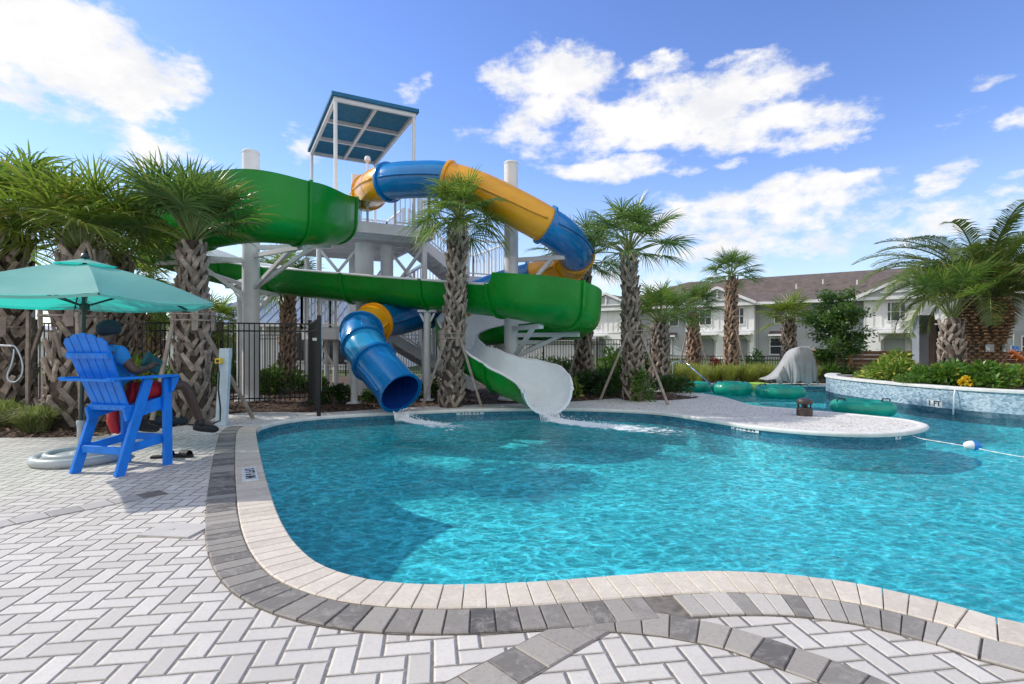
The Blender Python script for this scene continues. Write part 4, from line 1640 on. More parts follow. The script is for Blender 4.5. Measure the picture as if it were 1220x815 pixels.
def date_palm(label, px, y, base_z, top_px, r, seed):
    rnd = random.Random(seed)
    x = (px - CX) / F * y
    h = H + (HY - top_px) * y / F
    t = thing('date_palm', label, 'palm tree', (x, y, base_z), 0)
    m = MB()
    prof = [(r * 0.92, -0.05), (r * 0.86, 0.5), (r * 0.90, 1.1), (r * 1.05, (h - base_z) * .62), (r * 1.12, (h - base_z) * .82), (r * .9, (h - base_z)), (0.1, h - base_z + .1)]
    m.lathe((x, y, base_z), prof, 28, mi=1)

    def rad(z):
        for (ra, za), (rb, zb) in zip(prof, prof[1:]):
            if za <= z <= zb:
                return ra + (rb - ra) * (z - za) / (zb - za)
        return r
    z = 0.0
    row = 0
    while z < h - base_z - 0.05:
        big = z > (h - base_z) * 0.5
        n = int(2 * math.pi * rad(z) / (0.17 if big else 0.2))
        for k in range(n):
            a = 2 * math.pi * (k + .5 * (row % 2)) / n + rnd.gauss(0, .03)
            rd = V((math.cos(a), math.sin(a), 0))
            tn = V((-rd.y, rd.x, 0))
            c = V((x, y, base_z + z)) + rd * (rad(z) * 0.97)
            w = 0.085
            hh = 0.05
            o = 0.085 if big else 0.028
            o *= rnd.uniform(.7, 1.3)
            vs = [c - tn * w, c + tn * w, c + V((0, 0, hh)) + tn * w * .7, c + V((0, 0, hh)) - tn * w * .7,
                  c - tn * w * .7 + rd * o + V((0, 0, .035)), c + tn * w * .7 + rd * o + V((0, 0, .035)), c + tn * w * .5 + rd * o + V((0, 0, .07)), c - tn * w * .5 + rd * o + V((0, 0, .07))]
            m.add(vs, [(0, 1, 5, 4), (1, 2, 6, 5), (2, 3, 7, 6), (3, 0, 4, 7), (4, 5, 6, 7)])
        z += 0.085 if big else 0.075
        row += 1
    m.build('trunk', [M['date_bark'], M['bark_core']], t)
    m = MB()
    top = V((x, y, h))
    nf = 58
    for k in range(nf):
        f = k / (nf - 1)
        az = k * 2.39996 + rnd.gauss(0, .12)
        e = R(80 - 62 * f ** 1.0) + rnd.gauss(0, .08)
        L = rnd.uniform(2.75, 3.35) * (0.8 + 0.25 * math.sin(math.pi * min(1, f * 1.2)))
        dh = V((math.cos(az), math.sin(az), 0))
        p = top + dh * 0.25 + V((0, 0, 0.2 * (1 - f)))
        pts = [p.copy()]
        n = 16
        ee = e
        for q in range(n):
            p = p + (dh * math.cos(ee) + V((0, 0, math.sin(ee)))) * (L / n)
            ee -= 0.086 * (1.3 - 0.6 * math.sin(max(0, e))) * (1 + q / n)
            pts.append(p.copy())
        m.tube(pts, [0.028 * (1 - .85 * q / n) + .004 for q in range(n + 1)], 4, caps=False, mi=1)
        fr = frames(pts)
        sub = 5
        for q in range(2, n):
            for j in range(sub):
                fq = (q + j / sub) / n
                c = pts[q].lerp(pts[q + 1], j / sub) if q < n else pts[n]
                tt = fr[q][0]
                s = tt.cross(V((0, 0, 1)))
                if s.length < .05:
                    s = V((-dh.y, dh.x, 0))
                s.normalize()
                u = s.cross(tt).normalized()
                ll = 0.54 * (math.sin(math.pi * min(1, .12 + fq * .86)) ** .6) * rnd.uniform(.85, 1.1)
                for sg in (-1, 1):
                    d = (s * sg * .78 + tt * .62 + u * rnd.uniform(.15, .5)).normalized()
                    tip = c + d * ll - V((0, 0, ll * .34))
                    mid = c + d * ll * .5 - V((0, 0, ll * .03))
                    sd = d.cross(u).normalized()
                    leaf_strip(m, [c, mid, tip], [.009, .013, .002], (sd + u * .4).normalized())
    m.build('crown', [M['date_leaf'], M['petiole']], t)
    # two spotlights strapped to the trunk
    for dx_, zz in ((-0.36, 0.42), (0.12, 0.45)):
        m = MB()
        m.box((x + dx_ * .9, y - r * .93 - .06, base_z + .75 + zz * .3), (.12, .12, .2))
        m.box((x + dx_ * .9, y - r * .93 - .125, base_z + .75 + zz * .3), (.09, .012, .15))
        m.build('spotlight', M['resin_grey'], t, bevel=.01)
    return t


date_palm('great date palm with thick scaly trunk and long feathery fronds in the raised planter', 1173, 14.6, 0.36, 355, 0.50, 5)


def brace(top, foot, label, w=0.055):
    m = MB()
    m.beam(foot, top, w, w * 0.9, up=(0, 1, 0))
    o = m.build('wooden_brace', M['lumber'], origin=foot, bevel=0.006)
    tag(o, label, 'wooden brace', 'wooden props of the palms')


def gp(px, y, z=0.0):
    return V(((px - CX) / F * y, y, z))


brace(W(748, 396, 12.55), G(715, 476.5), 'grey pole propping the tall far-edge palm on its left side')
brace(W(764, 398, 12.55), G(796, 483), 'grey pole propping the tall far-edge palm on its right side')
brace(W(531, 404, 11.2), gp(503, 11.3, .0), 'left wooden prop of the palm between the slide outlets')
brace(W(549, 404, 11.2), gp(574, 11.3, .0), 'right wooden prop of the palm between the slide outlets')
brace(W(692, 396, 14.9), gp(673, 14.8, .0), 'dark prop left of the palm behind the right spiral')
brace(W(700, 398, 14.9), gp(711, 14.6, .0), 'prop on the right of the palm behind the right spiral')
brace(W(92, 372, 8.3), G(98, 513), 'upright weathered timber against the thick umbrella palm')
brace(W(50, 388, 9.0), G(20, 480.5, .25), 'weathered board slanting across the gap between the two leftmost trunks')
brace(W(34, 372, 8.95), gp(33, 8.9, .1), 'grey upright board on the leftmost trunk')
brace(W(66, 396, 8.3), G(92, 500, .05), 'short dark prop crossing in front of the umbrella palm')
brace(W(206, 385, 8.7), gp(181, 8.3, .15), 'pale prop leaning from behind the chair to the palm behind it')
brace(W(243, 393, 8.75), G(302, 499), 'thin brown prop reaching from the chair palm to the pebble deck by the pale post')
brace(W(818, 398, 21.6), gp(806, 21.4, .0), 'thin prop left of the squat brown-trunk palm')
brace(W(833, 398, 21.6), gp(848, 21.4, .0), 'thin prop right of the squat brown-trunk palm')
brace(W(877, 392, 20.1), gp(893, 20.0, .0), 'thin prop of the slim tall palm above the grass')


# straps and collar blocks round the propped palms
def collar(px, y, pz, r, label):
    x = (px - CX) / F * y
    z = W(px, pz, y).z
    m = MB()
    for k in range(5):
        a = 2 * math.pi * k / 5 + .3
        m.box((x + math.cos(a) * r, y + math.sin(a) * r, z), (.05, .09, .34), a)
    m.lathe((x, y, z), [(r + .03, -.012), (r + .038, -.012), (r + .038, .012), (r + .03, .012)], 20, caps=False)
    m.lathe((x, y, z + .1), [(r + .03, -.01), (r + .036, -.01), (r + .036, .01), (r + .03, .01)], 20, caps=False)
    tag(m.build('trunk_collar', M['lumber'], origin=(x, y, z - .17)), label, 'trunk collar', 'strapped wood collars')


collar(86, 8.75, 377, .40, 'strapped wood collar on the thick palm behind the umbrella pole')
collar(230, 9.0, 382, .30, 'strapped wood collar on the palm behind the chair')
collar(756, 12.9, 399, .28, 'strapped wood collar on the tall palm at the far pool edge')
collar(538, 11.45, 403, .26, 'strapped wood collar on the palm between the slide outlets')
collar(8, 9.4, 390, .36, 'strapped wood collar on the leftmost palm')


# ---- shrubs, grasses --------------------------------------------------------
def leafy(m, c, rx, ry, rz, n, size, rnd, clumps=9, aspect=0.38, up=0.4, mi=0):
    """leaf blades gathered in clumps inside a dome"""
    cs = []
    for k in range(clumps):
        a = rnd.random() * 6.28
        q = math.sqrt(rnd.random())
        zz = rnd.uniform(.25, .95) * (1 - .55 * q * q)
        cs.append((V((math.cos(a) * q * rx * .8, math.sin(a) * q * ry * .8, zz * rz)), rnd.uniform(.28, .5)))
    for k in range(n):
        cc, cr = rnd.choice(cs)
        d = V((rnd.gauss(0, 1), rnd.gauss(0, 1), rnd.gauss(.25, .8))).normalized()
        p = V(c) + cc + V((d.x * rx, d.y * ry, d.z * rz)) * (cr * rnd.random() ** .4)
        if p.z < c[2] + .02:
            p.z = c[2] + .02 + rnd.random() * .08
        g = (d + V((0, 0, up)) + V((rnd.gauss(0, .45), rnd.gauss(0, .45), rnd.gauss(0, .35)))).normalized()
        s = g.cross(V((rnd.gauss(0, 1), rnd.gauss(0, 1), rnd.gauss(0, 1)))).normalized()
        L = size * rnd.uniform(.65, 1.3)
        w = L * aspect * .5
        bend = V((0, 0, -L * .18))
        m.add([p, p + g * L * .45 - s * w, p + g * L + bend, p + g * L * .45 + s * w], [(0, 1, 2, 3)], mi)


def shrub(name, label, cat, px, y, w, h, n, size, leaf, seed, base_z=0.0, group=None, flowers=None, aspect=.38, clumps=9, up=.4, deep=None):
    rnd = random.Random(seed)
    x = (px - CX) / F * y
    t = thing(name, label, cat, (x, y, base_z), 0, group)
    m = MB()
    leafy(m, (x, y, base_z), w / 2, (deep or w) / 2, h, n, size, rnd, clumps, aspect, up)
    m.build('foliage', M[leaf], t)
    m = MB()
    for k in range(7):
        a = rnd.random() * 6.28
        p = V((x + math.cos(a) * w * .06, y + math.sin(a) * w * .06, base_z - .02))
        q = V((x + math.cos(a) * w * .26, y + math.sin(a) * (deep or w) * .26, base_z + h * rnd.uniform(.4, .75)))
        m.tube([p, p.lerp(q, .5) + V((0, 0, h * .08)), q], [.014, .011, .006], 5)
    m.build('stem', M['tree_bark'], t)
    if flowers:
        mt, pts = flowers
        for fx, fy, fz in pts:
            m = MB()
            for k in range(40):
                d = V((rnd.gauss(0, 1), rnd.gauss(0, 1), rnd.gauss(.2, 1))).normalized()
                p = V((x + fx, y + fy, base_z + fz)) + d * .05
                s = d.cross(V((rnd.random(), 1, rnd.random()))).normalized()
                m.add([p - s * .025, p + d * .05, p + s * .025, p - d * .01], [(0, 1, 2, 3)])
            m.build('flower', M[mt], t)
    return t


def tuft(label, px, y, w, h, n, leaf, seed, base_z=0.0, group='ornamental grass clumps', name='grass_clump'):
    rnd = random.Random(seed)
    x = (px - CX) / F * y
    m = MB()
    for k in range(n):
        a = rnd.random() * 6.28
        q = math.sqrt(rnd.random()) * .22
        p0 = V((x + math.cos(a) * q * w, y + math.sin(a) * q * w, base_z))
        a2 = a + rnd.gauss(0, .5)
        sp = rnd.uniform(.05, .55) * w
        hh = h * rnd.uniform(.6, 1.05) * (1.05 - .5 * sp / w)
        d = V((math.cos(a2), math.sin(a2), 0))
        pts = [p0, p0 + d * sp * .3 + V((0, 0, hh * .55)), p0 + d * sp * .7 + V((0, 0, hh * .95)), p0 + d * sp * 1.15 + V((0, 0, hh * rnd.uniform(.75, 1.05)))]
        leaf_strip(m, pts, [.006, .006, .0045, .001], V((-d.y, d.x, 0)))
    tag(m.build(name, M[leaf], origin=(x, y, base_z)), label, 'grass', group)


tuft('grey-green grass clump on the mulch left of the lifeguard chair', 42, 8.15, 0.72, 0.42, 700, 'grass_grey', 1)
tuft('grass clump half cut by the left photo edge', 2, 8.7, 0.7, 0.46, 700, 'grass_grey', 2)
mg = [(806, 19.6, 1.1, 'first clump of the yellow-green grass row beside the propped palms'), (832, 18.9, 1.2, 'yellow-green grass clump at the foot of the squat brown palm'), (852, 19.7, 1.2, 'yellow-green grass clump just left of the slim tall palm'),
      (869, 19.0, .9, 'grass clump hugging the foot of the slim tall palm'), (890, 19.2, 1.2, 'yellow-green grass clump just right of the slim tall palm'), (912, 19.6, 1.2, 'yellow-green grass clump touching the left side of the tarp-covered lift'),
      (968, 18.9, .9, 'darker grass clump between the tarp-covered lift and the round-crowned small tree'), (822, 20.8, 1.1, 'grass clump of the back row behind the teal rings'), (900, 20.9, 1.1, 'grass clump of the back row toward the iron fence')]
for k, (px, y, w, lab) in enumerate(mg):
    tuft(lab, px, y, w * .9, .70, 560, 'grass_blade' if px < 950 else 'grass_grey', 20 + k)

# raised planter
PB = .36
shrub('planter_shrub', 'big bright variegated shrub at the left end of the raised planter', 'shrub', 1066, 13.6, 1.5, .62, 2300, .17, 'shrub_bright', 31, PB, 'planter shrubs', clumps=14, aspect=.32)
shrub('planter_shrub', 'yellowish low shrub in the planter corner nearest the river', 'shrub', 1043, 14.2, .9, .42, 900, .13, 'shrub_bright', 32, PB, 'planter shrubs')
shrub('planter_shrub', 'olive shrub in front of the grey gate column', 'shrub', 1106, 12.6, .9, .40, 1000, .13, 'shrub_green', 33, PB, 'planter shrubs')
shrub('planter_shrub', 'glossy green shrub with yellow and lilac flowers at the foot of the date palm', 'shrub', 1152, 12.1, 1.6, .52, 2400, .15, 'shrub_green', 34, PB, 'planter shrubs',
      flowers=('petal_yellow', [(-.62, -.62, .16), (-.52, -.6, .22), (-.35, -.5, .14)]), clumps=14)
shrub('planter_shrub', 'small yellow-leaved shrub right of the date palm', 'shrub', 1193, 12.4, .62, .46, 800, .11, 'shrub_bright', 35, PB, 'planter shrubs')
shrub('planter_shrub', 'yellow-green shrub cut by the right photo edge', 'shrub', 1226, 12.2, .8, .5, 1000, .12, 'shrub_bright', 36, PB, 'planter shrubs')
shrub('planter_shrub', 'low trailing shrub along the front rim of the planter', 'shrub', 1083, 12.2, .7, .26, 700, .10, 'shrub_green', 37, PB, 'planter shrubs')
# beds
shrub('palmetto_shrub', 'bright yellow-green palmetto seen over the seated person\'s arm', 'shrub', 172, 9.9, 1.15, 0.95, 700, .42, 'shrub_bright', 41, 0, aspect=.10, up=.8, clumps=6)
shrub('bed_shrub', 'green shrub behind the iron fence left of the fenced palm', 'shrub', 322, 14.8, 1.0, .75, 1000, .16, 'shrub_green', 42, 0, 'bed shrubs')
shrub('bed_shrub', 'low bright shrub behind the fence right of the fenced palm', 'shrub', 366, 15.4, .9, .6, 800, .15, 'shrub_green', 43, 0, 'bed shrubs')
shrub('bed_shrub', 'dark shrub beside the gate under the blue tube', 'shrub', 398, 12.0, .8, .35, 600, .13, 'shrub_dark', 44, 0, 'bed shrubs')
shrub('bed_shrub', 'tall light-green shrub against the fence right of the slides', 'shrub', 726, 17.2, 1.5, 1.35, 1500, .19, 'shrub_green', 45, 0, 'bed shrubs', clumps=12)
shrub('bed_shrub', 'dense dark shrub mass left of the propped tall palm', 'shrub', 716, 14.4, 1.7, .62, 2200, .13, 'shrub_dark', 46, 0, 'bed shrubs', clumps=14)
shrub('bed_shrub', 'yellowish shrub just right of the white flume outlet', 'shrub', 681, 13.6, .5, .52, 420, .15, 'shrub_bright', 47, 0, 'bed shrubs')
shrub('bed_shrub', 'leafy creeper climbing the foot of the propped tall palm', 'creeper', 762, 12.55, .55, .75, 700, .11, 'shrub_green', 48, 0)
shrub('bed_shrub', 'dark shrub behind the right foot of the propped tall palm', 'shrub', 800, 15.0, 1.3, .5, 1100, .14, 'shrub_dark', 49, 0, 'bed shrubs')
shrub('bed_shrub', 'tall dark shrub behind the propped tall palm against the fence', 'shrub', 750, 17.6, 1.6, 1.2, 1500, .17, 'shrub_dark', 50, 0, 'bed shrubs')
shrub('bed_shrub', 'low dark shrub between the blue tube and its palm', 'shrub', 521, 13.2, .8, .45, 600, .13, 'shrub_dark', 51, 0, 'bed shrubs')
shrub('bed_shrub', 'green strappy plant at the foot of the small round-crowned tree', 'shrub', 985, 18.9, .8, .5, 420, .36, 'shrub_green', 52, 0, 'bed shrubs', aspect=.12, up=1.0)
shrub('bed_shrub', 'strappy plant between the small tree and the raised planter', 'shrub', 1004, 18.7, .7, .48, 380, .34, 'shrub_dark', 53, 0, 'bed shrubs', aspect=.12, up=1.0)
shrub('red_plant', 'dark red leafy plant by the townhouse fence', 'shrub', 853, 27.5, .5, 1.0, 500, .2, 'shrub_dark', 54, -.3)
for o in [o for o in COL.objects if o.name.startswith('red_plant')]:
    for ch in o.children:
        if ch.name.startswith('foliage'):
            ch.data.materials.clear()
            ch.data.materials.append(M['petal_red'])
shrub('bed_shrub', 'bushy green plant by the townhouse porch right of the slim palm', 'shrub', 899, 28, 1.2, 1.2, 800, .2, 'shrub_dark', 55, -.3, 'bed shrubs')
shrub('bed_shrub', 'green bush filling the fence line behind the left pillars', 'shrub', 268, 15.5, 1.3, .9, 1000, .17, 'shrub_green', 56, 0, 'bed shrubs')
shrub('bed_shrub', 'round shrub behind the chair palm trunk', 'shrub', 212, 13.5, 1.1, .8, 800, .16, 'shrub_dark', 57, 0, 'bed shrubs')
shrub('bed_shrub', 'clipped hedge-like shrub behind the right iron fence', 'shrub', 655, 23.5, 3.2, .85, 1900, .17, 'shrub_dark', 58, 0, 'bed shrubs', clumps=20, deep=1.2)
shrub('bed_shrub', 'small shrub left of the tube outlet by the short white post', 'shrub', 445, 12.6, .6, .4, 420, .13, 'shrub_green', 59, 0, 'bed shrubs')


# small broadleaf tree
def broadleaf(label, px, y, h, cw, seed, base_z=0.0, leaf='tree_leaf', n=5200, size=.16, trunk_r=.055):
    rnd = random.Random(seed)
    x = (px - CX) / F * y
    t = thing('broadleaf_tree', label, 'tree', (x, y, base_z), 0)
    tr = MB()
    tr.tube([(x, y, base_z), (x + .03, y, base_z + h * .35), (x, y, base_z + h * .65), (x + .02, y, base_z + h * .9)], [trunk_r, trunk_r * .85, trunk_r * .55, .012], 9)
    cr = MB()
    for k in range(34):
        f = rnd.uniform(.30, 1.0)
        a = k * 2.4 + rnd.gauss(0, .3)
        wr = cw / 2 * (math.sin(math.pi * (0.12 + .82 * (f - .3) / .7)) ** .7) * rnd.uniform(.55, 1.12)
        b = V((x, y, base_z + h * (f - .14)))
        e = V((x + math.cos(a) * wr, y + math.sin(a) * wr, base_z + h * f + rnd.uniform(-.05, .12)))
        tr.tube([b, b.lerp(e, .5) + V((0, 0, .05)), e], [.018, .012, .005], 5, mi=0)
        for q in range(n // 34):
            g = rnd.random() ** .6
            p = b.lerp(e, .35 + .7 * g) + V((rnd.gauss(0, .15), rnd.gauss(0, .15), rnd.gauss(0, .11)))
            d = V((rnd.gauss(0, 1), rnd.gauss(0, 1), rnd.gauss(0, .7))).normalized()
            s = d.cross(V((rnd.gauss(0, 1), rnd.gauss(0, 1), 1))).normalized()
            L = size * rnd.uniform(.5, 1.1)
            cr.add([p, p + d * L * .5 - s * L * .22, p + d * L, p + d * L * .5 + s * L * .22], [(0, 1, 2, 3)])
    tr.build('trunk', M['tree_bark'], t)
    cr.build('crown', M[leaf], t)
    return t


broadleaf('small dark green broadleaf tree with thin trunk by the wooden fence', 996, 19.0, 3.15, 1.9, 71, n=8500, size=.16)
bt = [(-110, 34, 4.5, 4.0, 'bushy far tree off the left of the clubhouse roofs'), (118, 46, 4.6, 4.5, 'dark tree behind the white cabana roofs seen between trunks'), (206, 50, 4.6, 4.0, 'round tree beside the cabana roofs seen right of the chair person')]
for k, (px, y, h, w, lab) in enumerate(bt):
    broadleaf(lab, px, y, h, w, 80 + k, -.3, 'tree_leaf', 2400, .42, .12)

# bark chips on the beds
chips = MB()
rnd = random.Random(9)


def inside_out(p):
    c = False
    j = NO - 1
    for i in range(0, NO):
        if (OUT[i].y > p[1]) != (OUT[j].y > p[1]) and p[0] < (OUT[j].x - OUT[i].x) * (p[1] - OUT[i].y) / (OUT[j].y - OUT[i].y) + OUT[i].x:
            c = not c
        j = i
    return c


def in_poly(p, poly):
    c = False
    j = len(poly) - 1
    for i in range(len(poly)):
        if (poly[i].y > p[1]) != (poly[j].y > p[1]) and p[0] < (poly[j].x - poly[i].x) * (p[1] - poly[i].y) / (poly[j].y - poly[i].y) + poly[i].x:
            c = not c
        j = i
    return c


pav_poly = [V((q.x, q.y, 0)) for q in poly]
cnt = 0
while cnt < 9000:
    x, y = rnd.uniform(-10.5, 5.0), 7.4 + rnd.random() ** 1.4 * 8.5
    if any((OUT[i].x - x) ** 2 + (OUT[i].y - y) ** 2 < .16 for i in range(0, NO, 2)) or in_poly((x, y), polyd) or in_poly((x, y), pav_poly) or inside_out((x, y)):
        continue
    cnt += 1
    a = rnd.random() * 6.28
    L, w = rnd.uniform(.02, .07), rnd.uniform(.008, .02)
    d, s = V((math.cos(a), math.sin(a), rnd.gauss(0, .35))).normalized(), V((-math.sin(a), math.cos(a), rnd.gauss(0, .3))).normalized()
    p = V((x, y, rnd.uniform(0.0, .025)))
    chips.add([p - d * L - s * w, p + d * L - s * w * .6, p + d * L * .9 + s * w, p - d * L * .8 + s * w], [(0, 1, 2, 3)])
tag(chips.build('mulch_chips', M['bark_chip']), 'brown bark chips covering the palm beds', 'mulch', kind='stuff')
# =============================================================================
# raised planter
# =============================================================================
pw = chain(I_PLANT0 - 6, I_PLANT1 + 3, 0.0)
PH = 0.40
back = [V((10.6, 17.0, 0)), V((16.5, 17.4, 0)), V((17.0, 7.0, 0))]
tpl = thing('raised_planter', 'curved raised planter faced with small blue-grey tiles along the water', 'planter', (pw[len(pw) // 2].x, pw[len(pw) // 2].y, 0))
m = MB()
vs = []
for p in pw:
    vs.append((p.x, p.y, -0.25))
    vs.append((p.x, p.y, PH))
m.add(vs, [(2 * i + 2, 2 * i, 2 * i + 1, 2 * i + 3) for i in range(len(pw) - 1)])
inner = chain(I_PLANT0 - 6, I_PLANT1 + 3, 0.22)
vs = []
for p in inner:
    vs.append((p.x, p.y, 0))
    vs.append((p.x, p.y, PH))
m.add(vs, [(2 * i, 2 * i + 2, 2 * i + 3, 2 * i + 1) for i in range(len(inner) - 1)])
m.build('tiled_wall', M['planter_tile'], tpl)
m = MB()
prof = [(-0.035, PH), (-0.035, PH + 0.045), (-0.02, PH + 0.055), (0.26, PH + 0.055), (0.275, PH + 0.045), (0.275, PH)]
vs, fs = [], []
idx = list(range(I_PLANT0 - 6, I_PLANT1 + 4))
for i in idx:
    for a, b in prof:
        q = OUT[i] + ONRM[i] * a
        vs.append((q.x, q.y, b))
for r_ in range(len(idx) - 1):
    for k in range(len(prof)):
        k2 = (k + 1) % len(prof)
        fs.append((r_ * 6 + k, r_ * 6 + k2, (r_ + 1) * 6 + k2, (r_ + 1) * 6 + k))
m.add(vs, fs)
m.build('cap', M['cap_concrete'], tpl)
m = MB()
soil = [(p.x, p.y) for p in chain(I_PLANT0 - 6, I_PLANT1 + 3, 0.2)] + [(p.x, p.y) for p in back]
m.sheet(soil, PH - 0.04)
m.build('soil', M['ground'], tpl)
m = MB()
bp = [pw[-1]] + back + [pw[0]]
for p, q in zip(bp, bp[1:]):
    m.beam(V((p.x, p.y, .19)), V((q.x, q.y, .19)), .15, .38)
m.build('back_wall', M['cap_concrete'], tpl)
# thin jet of water running down the face
c = V((9.02, 10.98, 0))
c = min(pw, key=lambda p: (p - W(1135, 470, 10.9)).length)
m = MB()
m.tube([(c.x - .03, c.y - .03, PH + .0), (c.x - .07, c.y - .05, PH - .12), (c.x - .09, c.y - .06, WZ)], [.010, .012, .016], 6)
tag(m.build('water_spout', M['foam'], smooth=True), 'thin white stream of water running down the tiled planter face', 'water', kind='stuff')

# =============================================================================
# high chair (local frame: x right, y forward)
# =============================================================================
CH = V((-4.09, 5.66, 0))
CA = math.atan2(-.25, .97)
chair = thing('high_chair', 'tall bright blue slatted lounge chair on the white paving, seen from behind', 'chair', CH, CA)


def cpart(name, m, parent=chair, bev=.006, mt='chair_blue'):
    return m.build(name, M[mt], parent, local=True, bevel=bev)


for s in (-1, 1):
    m = MB()
    m.beam((s * .285, .265, 0), (s * .285, .255, .955), .038, .10, up=(0, 1, 0))
    cpart('leg', m)
    m = MB()
    m.beam((s * .285, -.29, 0), (s * .285, .03, .955), .038, .10, up=(0, 1, 0))
    cpart('leg', m)
    m = MB()
    m.beam((s * .245, -.20, .60), (s * .245, .29, .70), .036, .13)
    cpart('seat_rail', m)
    m = MB()
    m.beam((s * .247, -.22, .245), (s * .247, .27, .30), .034, .085)
    cpart('stretcher', m)
    m = MB()
    y0, y1 = -.40, .35
    arm = [(-.035, y0), (.03, y0 - .02), (.055, y0 + .15), (.075, y1 - .12), (.07, y1 - .02), (.03, y1), (-.05, y1), (-.06, y1 - .1), (-.04, y0 + .2)]
    pts2 = [(s * .30 + s * a, b) for a, b in arm]
    if s < 0:
        pts2 = pts2[::-1]
    m.prism(pts2, .962, .988)
    cpart('armrest', m)
    m = MB()
    m.prism([(0, 0), (.10, 0), (.02, -.16), (0, -.16)], -.018, .018)
    rot = Matrix(((0, 0, s), (1, 0, 0), (0, 1, 0)))
    m.v = [tuple(rot @ V(q) + V((s * .325, .27, .96))) for q in m.v]
    cpart('arm_bracket', m)
for z, y in ((.30, .285), (.245, -.225)):
    m = MB()
    m.beam((-.262, y, z), (.262, y, z), .034, .075)
    cpart('footrest' if z > .26 else 'stretcher', m)
m = MB()
m.beam((-.265, .29, .655), (.265, .29, .655), .03, .13)
cpart('apron', m)
for k in range(5):
    y = -.12 + k * .098
    m = MB()
    m.box((0, y, .685 + .012 * k), (.53, .088, .022))
    cpart('seat_slat', m)
# back: five fanned slats with an arched top
B0, B1 = V((0, -.13, .655)), V((0, -.44, 1.43))
bd = (B1 - B0).normalized()
bn = V((0, -bd.z, bd.y))


def bp_(x, t, o=0.0):
    return V((x, 0, 0)) + B0 + bd * t + bn * o


LB = (B1 - B0).length
for k in range(5):
    xb, xt = (k - 2) * .094, (k - 2) * .110
    top = LB - .012 * (k - 2) ** 2 - .012
    m = MB()
    w0, w1 = .043, .051
    e = .014 * (k - 2)
    pts3 = [(xb - w0, 0, 0), (xb + w0, 0, 0), (xt + w1, top - .02 * max(0, (k - 2)) - abs(e) * .2, 0), (xt, top + .006, 0), (xt - w1, top - .02 * max(0, (2 - k)) - abs(e) * .2, 0)]
    vs = [bp_(x, t, -.011) for x, t, _ in pts3] + [bp_(x, t, .011) for x, t, _ in pts3]
    n = 5
    m.add(vs, [tuple(range(n))[::-1], tuple(range(n, 2 * n))] + [(i, (i + 1) % n, n + (i + 1) % n, n + i) for i in range(n)])
    o = cpart('back_slat', m)
    bm = bmesh.new(); bm.from_mesh(o.data); bmesh.ops.recalc_face_normals(bm, faces=bm.faces); bm.to_mesh(o.data); bm.free()
for t, hw, hh in ((.03, .25, .03), (.60, .265, .03)):
    m = MB()
    m.beam(bp_(-hw, t, .028), bp_(hw, t, .028), .032, hh * 2, up=bd)
    cpart('back_rail', m)
m = MB()
m.prism([(-.34, -.385), (-.30, -.43), (0, -.40), (.30, -.43), (.34, -.385), (.30, -.31), (.15, -.285), (-.15, -.285), (-.30, -.31)], .950, .976)
m.v = [(x, y + .0, z) for x, y, z in m.v]
cpart('arm_back_rail', m)

for k in range(5):
    for t in (.03, .60):
        m = MB()
        q = bp_((k - 2) * (.094 + .014 * (t / LB)), t, .0462)
        m.lathe(q, [(.0001, .0), (.006, .0005), (.006, -.003)], 8, rot=Matrix((V((1, 0, 0)), -bd, V((1, 0, 0)).cross(-bd))).transposed())
        m.build('screw', M['steel'], chair, local=True)

# =============================================================================
# seated person (facing away), local to an Empty placed like the chair
# =============================================================================
def skin_body(name, joints, edges, material, parent, sub=2, root=0):
    me = bpy.data.meshes.new(name)
    me.from_pydata([j[0] for j in joints], edges, [])
    o = bpy.data.objects.new(name, me)
    COL.objects.link(o)
    o.parent = parent
    sk = o.modifiers.new('Skin', 'SKIN')
    sk.use_smooth_shade = True
    for i, j in enumerate(joints):
        r = j[1] if isinstance(j[1], tuple) else (j[1], j[1])
        me.skin_vertices[0].data[i].radius = r
        me.skin_vertices[0].data[i].use_root = (i == root)
    sm = o.modifiers.new('Smooth', 'SUBSURF')
    sm.levels = sm.render_levels = sub
    me.materials.append(material)
    bpy.context.view_layer.update()
    dg = bpy.context.evaluated_depsgraph_get()
    me2 = bpy.data.meshes.new_from_object(o.evaluated_get(dg))
    o.modifiers.clear()
    o.data = me2
    me2.name = name
    for p in me2.polygons:
        p.use_smooth = True
    return o


def mesh_append(o, m, smooth=True):
    """weld extra shapes (hands, face, ears) into a mesh object"""
    bm = bmesh.new()
    bm.from_mesh(o.data)
    vs = [bm.verts.new(v) for v in m.v]
    bm.verts.ensure_lookup_table()
    for f in m.f:
        try:
            nf_ = bm.faces.new([vs[i] for i in f])
            nf_.smooth = smooth
        except ValueError:
            pass
    bm.to_mesh(o.data)
    bm.free()


